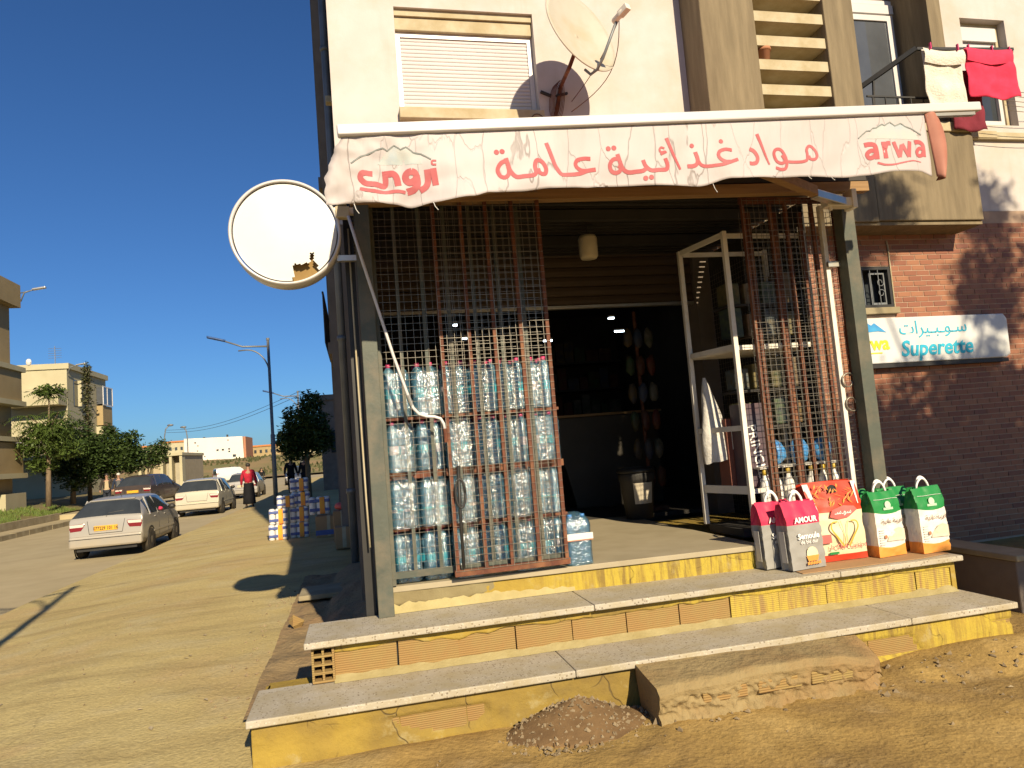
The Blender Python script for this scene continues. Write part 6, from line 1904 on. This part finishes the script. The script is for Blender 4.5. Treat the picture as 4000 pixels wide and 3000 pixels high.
    # pillars
    if style != 'van':
        for sgn in (-1, 1):
            for yy in (.72, 1.42, 2.42):
                mb = MB(); yv = yy * k; rr = hw * .76
                zt = H - .06 if yy < 2.4 else H - .13
                a = Vector((sgn * hw * .990, yv + (.0 if yy < 2 else .25), zb - .03)); b_ = Vector((sgn * (rr + .006), yv + (.12 if yy < 1 else 0), zt))
                mb.bar(a, b_, .05 if yy > 1 else .12, .03, (1, 0, 0)); mb.build('pillar', paint, t_, local=True)
    # lamps
    tl = [(.50, .97, .60, .86)] if style == 'hatch' else [(.78, .95, .75, 1.25)]
    for sgn in (-1, 1):
        x0, x1, z0, z1 = tl[0]
        mb = MB(); mb.prism([(sgn * hw * (x0 + .12), z0), (sgn * hw * x1, z0 + .03), (sgn * hw * (x1 + .005), z1 - .02), (sgn * hw * (x0 + .04), z1)] if sgn > 0 else [(sgn * hw * x1, z0 + .01), (sgn * hw * (x0 + .16), z0), (sgn * hw * (x0 + .04), z1), (sgn * hw * (x1 + .005), z1 - .02)], .015 if style == 'hatch' else -.01, .30); mb.build('tail_light', M['lens_red'], t_, local=True, bev=.03)
        mb = MB(); mb.blob((sgn * hw * .72, L - .14, .62), (.2, .1, .08), 8, 6, .05); mb.build('headlight', M['lens_white'], t_, True, local=True)
        mb = MB(); mb.blob((sgn * (hw + .09), 2.45 * k, zb + .06), (.10, .06, .07), 8, 6, .05); mb.build('mirror', M['black'] if style != 'x' else paint, t_, True, local=True)
        for yy in (1.0, 1.95):
            if style == 'hatch':
                mb = MB(); mb.blob((sgn * (hw + .004), (yy + .1) * k, zb - .09), (.015, .07, .02), 6, 5, 0); mb.build('door_handle', paint, t_, True, local=True)
    mb = MB(); mb.box(-hw * .975, hw * .975, -.055, .14, .28, .56); mb.build('bumper', paint, t_, local=True, bev=.05)
    mb = MB(); mb.box(-hw * .95, hw * .95, -.060, -.03, .485, .50); mb.build('bumper_strip', M['black'], t_, local=True)
    mb = MB(); mb.box(-hw * .8, hw * .8, .05, L - .1, .20, .27); mb.build('underbody', M['black'], t_, local=True)
    if style == 'hatch':
        mb = MB(); mb.tube([(-hw * .44, .004, .60), (-hw * .46, .012, .72), (-hw * .50, .045, .90)], .006, 5); mb.tube([(hw * .44, .004, .60), (hw * .46, .012, .72), (hw * .50, .045, .90)], .006, 5); mb.tube([(-hw * .44, .0, .60), (hw * .44, .0, .60)], .006, 5); mb.build('tailgate_seam', M['black'], t_, local=True, kind='stuff')
        mb = MB(); mb.tube([(0, .07 * k, .975), (.02, .16 * k, 1.05), (hw * .42, .20 * k, 1.085)], .009, 5); mb.build('rear_wiper', M['black'], t_, local=True)
        mb = MB(); mb.tube([(.1, .95 * k, H), (.1, .72 * k, H + .16)], .006, 5); mb.build('aerial', M['black'], t_, local=True)
        mb = MB(); mb.bar((-hw * .62, .60 * k, H - .055), (hw * .62, .60 * k, H - .055), .10, .03); mb.build('roof_lip', paint, t_, local=True, bev=.012)
        for sgn in (-1, 1):
            mb = MB()
            for yy in (1.48, 2.42): mb.tube([(sgn * hw * .998, yy * k, .34), (sgn * hw * 1.004, yy * k, .55), (sgn * hw * .992, yy * k, .90)], .006, 5)
            mb.build('door_seam', M['black'], t_, local=True, kind='stuff')
            mb = MB(); mb.bar((sgn * (hw + .004), .95 * k, .50), (sgn * (hw + .004), 3.0 * k, .50), .012, .05); mb.build('side_moulding', paint, t_, local=True)
            mb = MB(); mb.prism([(sgn * hw * .60, .775), (sgn * hw * .955, .77), (sgn * hw * .955, .835), (sgn * hw * .57, .845)][::(1 if sgn > 0 else -1)], .012, .06); mb.build('reversing_light', M['lens_white'], t_, local=True, bev=.006)
    pz = .66 if badge != 'low' else .45
    mb = MB(); mb.box(-.26, .26, -.004 if badge != 'low' else -.044, .05, pz, pz + .115); pl = mb.build('number_plate', plate, t_, local=True)
    if ptxt: put_text('lettering', ptxt, .105, M['print_black'], pl, (0, -.007 if badge != 'low' else -.047, pz + .022), bold=.002, stretch=(.86, 1))
    for yy in (.72 * k, L - .78):
        for sgn in (-1, 1):
            c = (sgn * (hw - .085), yy, .295)
            mb = MB(); mb.lathe([(.19, -.09), (.27, -.092), (.295, -.07), (.298, 0), (.295, .07), (.27, .092), (.19, .09)], 22, c, 'x'); wh = mb.build('wheel', M['rubber'], t_, True, local=True)
            mb = MB(); xo = sgn * .085
            mb.lathe([(.02, xo + sgn * .012), (.06, xo + sgn * .012), (.16, xo - sgn * .012), (.195, xo + sgn * .006), (.2, xo - sgn * .04)], 20, c, 'x'); mb.build('rim', M['rim'], wh, True, local=True)
            mb = MB(); mb.lathe([(.298, sgn * .083), (.345, sgn * .083), (.345, sgn * .092), (.30, sgn * .092)], 22, c, 'x', cap=False)
            mb.build('wheel_gap_shade', M['black'], t_, local=True)  # black ring painted for the shade in the gap around the tyre
    return t_


c1_ = car('dusty silver hatchback with a yellow number plate, nearest on the road', -5.66, 17.95, -.36, 0.0, m_paint('paint_silver', (.33, .315, .29), amt=.9), M['plate_y'], '077229 101 16', 4.0, 1.66, 1.40)
c1_.scale = (.94, .94, .96)
put_text('sticker', 'A', .11, M['print_black'], c1_, (-.60, .105, .80), rot=(PI / 2, 0, 0), bold=.001)
m = MB(); m.blob((.74, 1.75, .98), (.12, .16, .06), 8, 6, .2); m.build('hand_in_window', cloth('pink_cloth', (.7, .06, .14)), c1_, True, local=True)
car('white hatchback ahead of the silver car', -6.34, 30.7, -.36, -.02, m_paint('paint_white', (.50, .46, .36), amt=.5), M['plate_w'], None, 3.97, 1.68, 1.46, badge='low')
car('dark parked hatchback half on the far pavement', -10.35, 36.6, -.004, -.16, m_paint('paint_dark', (.045, .035, .04), amt=.5), M['plate_y'], None, 3.9, 1.67, 1.46)
car('silver car with a black rear window beside the walking person', -6.55, 43.6, -.36, 0.0, m_paint('paint_grey', (.30, .29, .28), amt=.5), M['plate_w'], None, 4.0, 1.7, 1.46)
car('dark blue car coming towards the camera in the shade', -5.1, 66, -.36, PI, m_paint('paint_blue', (.05, .065, .10), amt=.4), M['plate_w'], None, 4.2, 1.75, 1.5)
car('white van crossing at the far end of the road', -17.8, 97, -.36, -1.1, m_paint('paint_van', (.72, .68, .62), amt=.3), M['plate_w'], None, 4.4, 1.8, 1.9, 'van')
car('white parked car below the far hill at the left', -26.5, 98, -.36, .9, m_paint('paint_white2', (.7, .67, .62), amt=.3), M['plate_w'], None, 4.0, 1.7, 1.45)
m = MB(); m.lathe([(1.1, 0), (.75, .7), (.3, 1.35), (.0, 1.6)], 10, (-23.0, 97, -.36)); single('sand_heap', m, pm('beige_tarp', (.55, .42, .26), (.48, .36, .22), 2, .9), 'beige heap at the roadside below the far hill', 'heap', smooth=True)
m = MB(); m.lathe([(.3, 0), (.34, .35), (.34, .6), (.3, .95)], 12, (-20.8, 96, -.36)); single('barrel', m, M['lampblue'], 'small blue barrel beside the far van', 'barrel', smooth=True)

# ================================================================== PEOPLE
def skin_obj(name, pts, edges, radii, mat_, parent, sub=2):
    me = bpy.data.meshes.new(name)
    bm2 = bmesh.new()
    lay = bm2.verts.layers.skin.verify()
    vs = []
    for i, p in enumerate(pts):
        v = bm2.verts.new(p); r_ = radii[i]
        v[lay].radius = r_ if isinstance(r_, (tuple, list)) else (r_, r_)
        v[lay].use_root = (i == 0)
        vs.append(v)
    for a, b_ in edges: bm2.edges.new((vs[a], vs[b_]))
    bm2.to_mesh(me); bm2.free()
    me.materials.append(mat_)
    o = bpy.data.objects.new(name, me); COL.objects.link(o); o.parent = parent
    o.modifiers.new('skin', 'SKIN').use_smooth_shade = True
    s_ = o.modifiers.new('sub', 'SUBSURF'); s_.levels = sub; s_.render_levels = sub
    return o


def person(label, x, y, z, rot, h, top, bottom, hair=None, stride=.0, arms=.06, coat=0.0, skirt=False, group='people in the street', inner=None, cap=None):
    t_ = thing('person', label, 'person', (x, y, z), group, rot)
    s_ = h / 1.75
    def S(*q): return Vector(q) * s_
    # local frame: faces -y
    hip = S(0, 0, .93); che = S(0, 0, 1.28); nek = S(0, .0, 1.47); hed = S(0, -.015, 1.63); crown_ = S(0, 0, 1.71)
    pts = [hip, S(0, 0, 1.1), che, nek, hed, crown_]
    ed = [(0, 1), (1, 2), (2, 3), (3, 4), (4, 5)]
    rad = [(.15, .11), (.14, .10), (.17, .11), (.055, .055), (.082, .095), (.06, .065)]
    J = {}
    for sg, nm in ((-1, 'L'), (1, 'R')):
        st_ = stride * sg
        b0 = len(pts)
        sh_ = S(sg * .19, 0, 1.41); el = S(sg * (.25 + arms * .3), .03 - st_ * .25, 1.13); wr = S(sg * (.24 + arms), -.06 - st_ * .45, .90); ha = S(sg * (.235 + arms), -.09 - st_ * .5, .80)
        pts += [sh_, el, wr, ha]; ed += [(2, b0), (b0, b0 + 1), (b0 + 1, b0 + 2), (b0 + 2, b0 + 3)]; rad += [.062, .046, .033, (.032, .04)]
        b1 = len(pts)
        th = S(sg * .09, 0, .86); kn = S(sg * .10, -.03 - st_ * .18 * -1, .49); an_ = S(sg * .10, .02 + st_ * .38, .09); to = S(sg * .12, -.12 + st_ * .38, .04)
        pts += [th, kn, an_, to]; ed += [(0, b1), (b1, b1 + 1), (b1 + 1, b1 + 2), (b1 + 2, b1 + 3)]; rad += [.09, .06, .042, (.045, .035)]
        J[nm] = (sh_, el, wr, th, kn, an_, to, ha)
    rad = [tuple(q * s_ for q in r_) if isinstance(r_, tuple) else r_ * s_ for r_ in rad]
    skin_obj('body', pts, ed, rad, M['skin'], t_, 1)
    # jacket
    q = [S(0, 0, .90), S(0, 0, 1.08), che, S(0, 0, 1.44)]
    e2 = [(0, 1), (1, 2), (2, 3)]; r2 = [(.185, .135), (.175, .13), (.205, .14), (.09, .08)]
    for nm in 'LR':
        b0 = len(q); sh_, el, wr = J[nm][:3]
        q += [sh_, el, wr]; e2 += [(2, b0), (b0, b0 + 1), (b0 + 1, b0 + 2)]; r2 += [.085, .066, .052]
    if coat:
        q.append(S(0, .01, .90 - coat)); e2.append((0, len(q) - 1)); r2.append((.20, .15))
    skin_obj('jacket', q, e2, [tuple(w * s_ for w in r_) if isinstance(r_, tuple) else r_ * s_ for r_ in r2], top, t_, 1)
    if inner:
        mb = MB(); mb.grid(lambda u, v: tuple(S((u - .5) * .2 * (1 - .3 * v), -.135 - .012 * math.sin(PI * u), .92 + .46 * v)), 4, 6); mb.build('shirt', inner, t_, True, local=True)
    if skirt:
        mb = MB(); mb.lathe([(.19 * s_, .96 * s_), (.21 * s_, .7 * s_), (.23 * s_, .4 * s_), (.25 * s_, .14 * s_), (.2 * s_, .13 * s_)], 14, cap=False); mb.build('skirt', bottom, t_, True, local=True)
    else:
        q = [hip]; e2 = []; r2 = [(.165, .125)]
        for nm in 'LR':
            b0 = len(q); th, kn, an_ = J[nm][3:6]
            q += [th, kn, an_]; e2 += [(0, b0), (b0, b0 + 1), (b0 + 1, b0 + 2)]; r2 += [.105, .078, .065]
        skin_obj('trousers', q, e2, [tuple(w * s_ for w in r_) if isinstance(r_, tuple) else r_ * s_ for r_ in r2], bottom, t_, 1)
    for nm in 'LR':
        an_, to = J[nm][5], J[nm][6]
        mb = MB(); mb.blob((an_ + to) / 2 + Vector((0, 0, -.015)), (.05 * s_, .13 * s_, .055 * s_), 8, 6, .05); mb.build('shoe', M['black'], t_, True, local=True)
    mb = MB(); mb.blob(hed + S(0, .025, .045), (.092 * s_, .10 * s_, .085 * s_), 10, 8, .08); mb.build('hair' if not cap else 'hat', cap or hair or M['hair'], t_, True, local=True)
    # face
    for sg in (-1, 1):
        mb = MB(); mb.blob(hed + S(sg * .032, -.088, .012), .011 * s_, 6, 4, 0); mb.build('eye', M['print_black'], t_, local=True)
    mb = MB(); mb.blob(hed + S(0, -.098, -.02), (.013 * s_, .018 * s_, .026 * s_), 6, 5, 0); mb.build('nose', M['skin'], t_, True, local=True)
    return t_


K = {k: cloth('cloth_' + k, c) for k, c in dict(red=(.42, .02, .045), black=(.012, .012, .015), navy=(.03, .04, .07), brown=(.05, .04, .035), beige=(.48, .38, .24), jeans=(.03, .035, .05), grey=(.12, .12, .12)).items()}
person('person in a red jacket and long black skirt walking away along the road edge', -4.2, 29.6, -.13, PI, 1.72, K['red'], K['black'], stride=.25, skirt=True)
person('person in a dark jacket over a beige jumper standing under the trees', -12.0, 38.4, -.01, .25, 1.68, K['brown'], K['jeans'], inner=K['beige'])
person('white capped person in a navy jacket standing under the trees', -11.5, 38.5, -.01, .2, 1.66, K['navy'], K['jeans'], cap=M['hair_white'], inner=K['grey'])
person('dark coated person standing in the shade, left one of the pair past the lamp', -3.25, 37.0, 0, .3, 1.78, K['black'], K['black'], coat=.3)
person('dark coated person standing in the shade, right one of the pair past the lamp', -2.55, 36.5, 0, -.4, 1.74, K['black'], K['black'], coat=.2)
person('small dark figure walking in the middle of the far road', -8.5, 68, -.36, .1, 1.62, K['black'], K['grey'], stride=.2, coat=.2)
person('small dark figure standing by the far hill at the left', -24.6, 96, -.36, .4, 1.7, K['grey'], K['black'])

# ================================================================== TREES
def leaves(mb, lobes, size, rnd, flat=.5):
    """leaf-sized faces gathered in small sprays through each lobe"""
    for (c, r_, n) in lobes:
        c = Vector(c)
        if not isinstance(r_, (tuple, list)): r_ = (r_, r_, r_)
        for i in range(n):
            d = Vector((rnd.gauss(0, 1), rnd.gauss(0, 1), rnd.gauss(0, 1))).normalized()
            rr = rnd.random() ** .42
            k = 1 + .35 * noise.noise(d * 2.3 + c)
            sp = c + Vector((d.x * r_[0], d.y * r_[1], d.z * r_[2])) * rr * k
            for q in range(4):
                p = sp + Vector((rnd.gauss(0, 1), rnd.gauss(0, 1), rnd.gauss(0, .7))) * size * .9
                a = Vector((rnd.gauss(0, 1), rnd.gauss(0, 1), rnd.gauss(0, flat))).normalized(); b_ = a.cross(Vector((rnd.gauss(0, .6), rnd.gauss(0, .6), 1))).normalized()
                s_ = size * rnd.uniform(.6, 1.2)
                mb.add([p - a * s_, p + b_ * s_ * .38, p + a * s_, p - b_ * s_ * .38], [(0, 1, 2, 3)])


def tree(name, label, base, trunk, limbs, lobes, leafm, size, seed, group='street trees', cat='tree'):
    t_ = thing(name, label, cat, base, group)
    rnd = random.Random(seed)
    mb = MB(); mb.tube(trunk[0], trunk[1], 9)
    mb.build('trunk', M['bark'], t_, True)
    mb = MB()
    for pts, r_ in limbs: mb.tube(pts, r_, 6)
    if limbs: mb.build('limbs', M['bark'], t_, True)
    mb = MB(); leaves(mb, lobes, size, rnd)
    mb.build('crown', leafm, t_)
    return t_


def fronds(mb, c, n, L, rnd, droop=.35, leaf=.12, tilt=.5):
    """pinnate fronds arching from one point"""
    c = Vector(c)
    for i in range(n):
        a = 2 * PI * i / n + rnd.uniform(-.2, .2); l = L * rnd.uniform(.75, 1.1); up = rnd.uniform(.15, tilt)
        prev = None
        for k in range(1, 11):
            t_ = k / 10
            p = c + Vector((math.cos(a) * l * t_, math.sin(a) * l * t_, l * (up * t_ - droop * t_ * t_ * 1.3)))
            tan = Vector((math.cos(a), math.sin(a), up - 2.6 * droop * t_)).normalized()
            sd = tan.cross(Vector((0, 0, 1))).normalized()
            for sg in (-1, 1):
                q = p + sd * sg * .01
                e = q + sd * sg * leaf * (1 - .5 * t_) + tan * leaf * .4 + Vector((0, 0, -leaf * .35 + rnd.uniform(-.02, .02)))
                mid = (q + e) / 2
                mb.add([q, mid + tan * leaf * .16, e, mid - tan * leaf * .16], [(0, 1, 2, 3)])


def slender():
    b0 = Vector((-13.5, 35.6, .40))
    t_ = thing('slender_tree', 'slender young tree with tiered feathery crowns on the verge', 'tree', b0, 'street trees')
    rnd = random.Random(31)
    mb = MB(); mb.tube([b0, b0 + Vector((.03, 0, 1.6)), b0 + Vector((.05, 0, 2.8)), b0 + Vector((.10, 0, 4.2)), b0 + Vector((.12, 0, 5.1))], [.12, .10, .075, .035, .02], 9); mb.build('trunk', M['bark'], t_, True)
    mb = MB(); cr = MB()
    fronds(cr, b0 + Vector((.12, 0, 5.1)), 15, .85, rnd, .35, .16)
    fronds(cr, b0 + Vector((.12, 0, 4.85)), 12, .8, rnd, .5, .16)
    for k in range(9):
        a = 2 * PI * k / 9 + .3; hh = 2.2 + (k % 3) * .6; rr = .55 + .3 * (k % 2)
        e = b0 + Vector((.06 + rr * math.cos(a), rr * math.sin(a), hh + .75 - .1 * (k % 2)))
        mb.tube([b0 + Vector((.05, 0, hh - .2)), b0 + Vector((.06 + rr * .5 * math.cos(a), rr * .5 * math.sin(a), hh + .35)), e], [.04, .028, .015], 6)
        fronds(cr, e, 11, .85, rnd, .5, .17); fronds(cr, e - Vector((0, 0, .3)), 9, .8, rnd, .65, .16)
    leaves(cr, [(b0 + Vector((.1, 0, 5.15)), (.62, .6, .28), 130), (b0 + Vector((.1, 0, 3.3)), (1.0, .9, .5), 330), (b0 + Vector((-.6, 0, 2.6)), (.7, .7, .5), 200), (b0 + Vector((.7, 0, 2.5)), (.7, .7, .5), 200), (b0 + Vector((-.3, 0, 1.9)), (.7, .6, .35), 110)], .12, rnd)
    mb.build('limbs', M['bark'], t_, True); cr.build('crown', M['leaf'], t_)
slender()
tree('cypress_tree', 'thin cypress spire rising behind the bushy trees', (-13.95, 42, .2), ([(-13.95, 42, .2), (-13.95, 42, 7.4)], [.12, .02]), [], [((-13.95, 42, z), (.26 * (1 - ((z - 3.2) / 5.0) ** 2) + .05, .26 * (1 - ((z - 3.2) / 5.0) ** 2) + .05, .4), 60) for z in (2.0, 2.6, 3.2, 3.8, 4.4, 5.0, 5.6, 6.2, 6.8, 7.3)], M['leaf_cypress'], .10, 41)
tree('bushy_tree', 'bushy dark tree against the cream block wall', (-13.90, 39.5, .3), ([(-13.90, 39.5, .3), (-13.85, 39.5, 1.3), (-13.70, 39.5, 2.4)], [.14, .11, .06]), [([(-13.85, 39.5, 1.3), (-13.30, 39.3, 2.2)], [.06, .03])],
     [((-13.80, 39.5, 3.3), (1.0, .9, 1.15), 900), ((-13.10, 39.3, 2.5), (.85, .8, .95), 700), ((-14.30, 39.2, 2.3), (.8, .8, .8), 500), ((-13.50, 39.2, 1.5), (.9, .8, .6), 350)], M['leaf_dark'], .11, 42)
tree('bushy_tree', 'broad dark tree overhanging the two standing people', (-12.35, 40.5, .1), ([(-12.35, 40.5, .1), (-12.35, 40.5, 1.2), (-12.25, 40.5, 2.0)], [.13, .10, .06]), [([(-12.35, 40.5, 1.3), (-11.65, 40.4, 2.2)], [.05, .03]), ([(-12.35, 40.5, 1.3), (-12.85, 40.4, 2.4)], [.05, .03])],
     [((-12.35, 40.5, 2.9), (1.0, .9, 1.0), 900), ((-11.55, 40.3, 2.4), (.85, .8, .8), 700), ((-12.75, 40.3, 2.1), (.8, .8, .7), 500), ((-12.45, 40.4, 3.8), (.3, .3, .5), 90), ((-11.45, 40.4, 3.4), (.5, .4, .35), 120)], M['leaf_dark'], .12, 43)
tree('small_tree', 'small loose tree in front of the garage pillars', (-12.20, 46, .0), ([(-12.20, 46, .0), (-12.10, 46, 2.2)], [.09, .04]), [([(-12.10, 46, 1.4), (-11.60, 46, 2.6)], [.03, .015])], [((-11.90, 46, 2.5), (.8, .7, .7), 420), ((-11.40, 46, 3.0), (.5, .5, .5), 130)], M['leaf_dark'], .12, 44)
tree('pavement_tree', 'dark leafy tree in shade on the right hand pavement', (-2.0, 30.5, 0), ([(-2.0, 30.5, 0), (-2.0, 30.5, 1.2), (-2.05, 30.5, 2.4)], [.12, .10, .05]), [([(-2.0, 30.5, 1.4), (-2.6, 30.4, 2.4)], [.05, .02]), ([(-2.0, 30.5, 1.4), (-1.5, 30.4, 2.6)], [.05, .02])],
     [((-2.0, 30.5, 2.9), (.95, .9, .95), 1100), ((-2.65, 30.4, 2.35), (.6, .6, .5), 420), ((-1.5, 30.5, 2.3), (.6, .6, .6), 420), ((-1.75, 30.5, 3.9), (.45, .4, .45), 220), ((-2.4, 30.5, 1.85), (.6, .6, .35), 200)], M['leaf_dark'], .11, 45)
# tree behind the viewpoint whose shade falls on the brick wall
tree('shade_tree', 'leafy tree standing out of view to the right, shading the brick wall', (7.9, -2.0, 0), ([(7.9, -2.0, 0), (7.85, -2.0, 2.0), (7.7, -2.0, 4.2), (7.8, -2.0, 6.4)], [.2, .16, .11, .04]),
     [([(7.8, -2, 2.8), (6.6, -2.0, 4.2)], [.07, .03]), ([(7.75, -2, 3.4), (8.7, -2.0, 5.0)], [.07, .03]), ([(7.8, -2, 5.6), (8.7, -2.0, 8.0)], [.04, .012]), ([(7.8, -2, 5.2), (6.95, -2.0, 8.0)], [.035, .010])],
     [((7.4, -2.0, 5.0), (2.0, 1.6, 1.35), 4200), ((9.3, -2.0, 5.3), (1.7, 1.4, 1.35), 3000), ((6.3, -2.0, 4.4), (1.1, 1.0, .85), 1500), ((8.75, -2.0, 7.6), (.55, .5, .55), 260), ((8.75, -2.0, 8.5), (.42, .4, .45), 150), ((6.95, -2.0, 8.25), (.42, .4, .35), 130), ((8.25, -2.0, 6.5), (.5, .4, .5), 160)], M['leaf'], .095, 46, 'trees out of view')
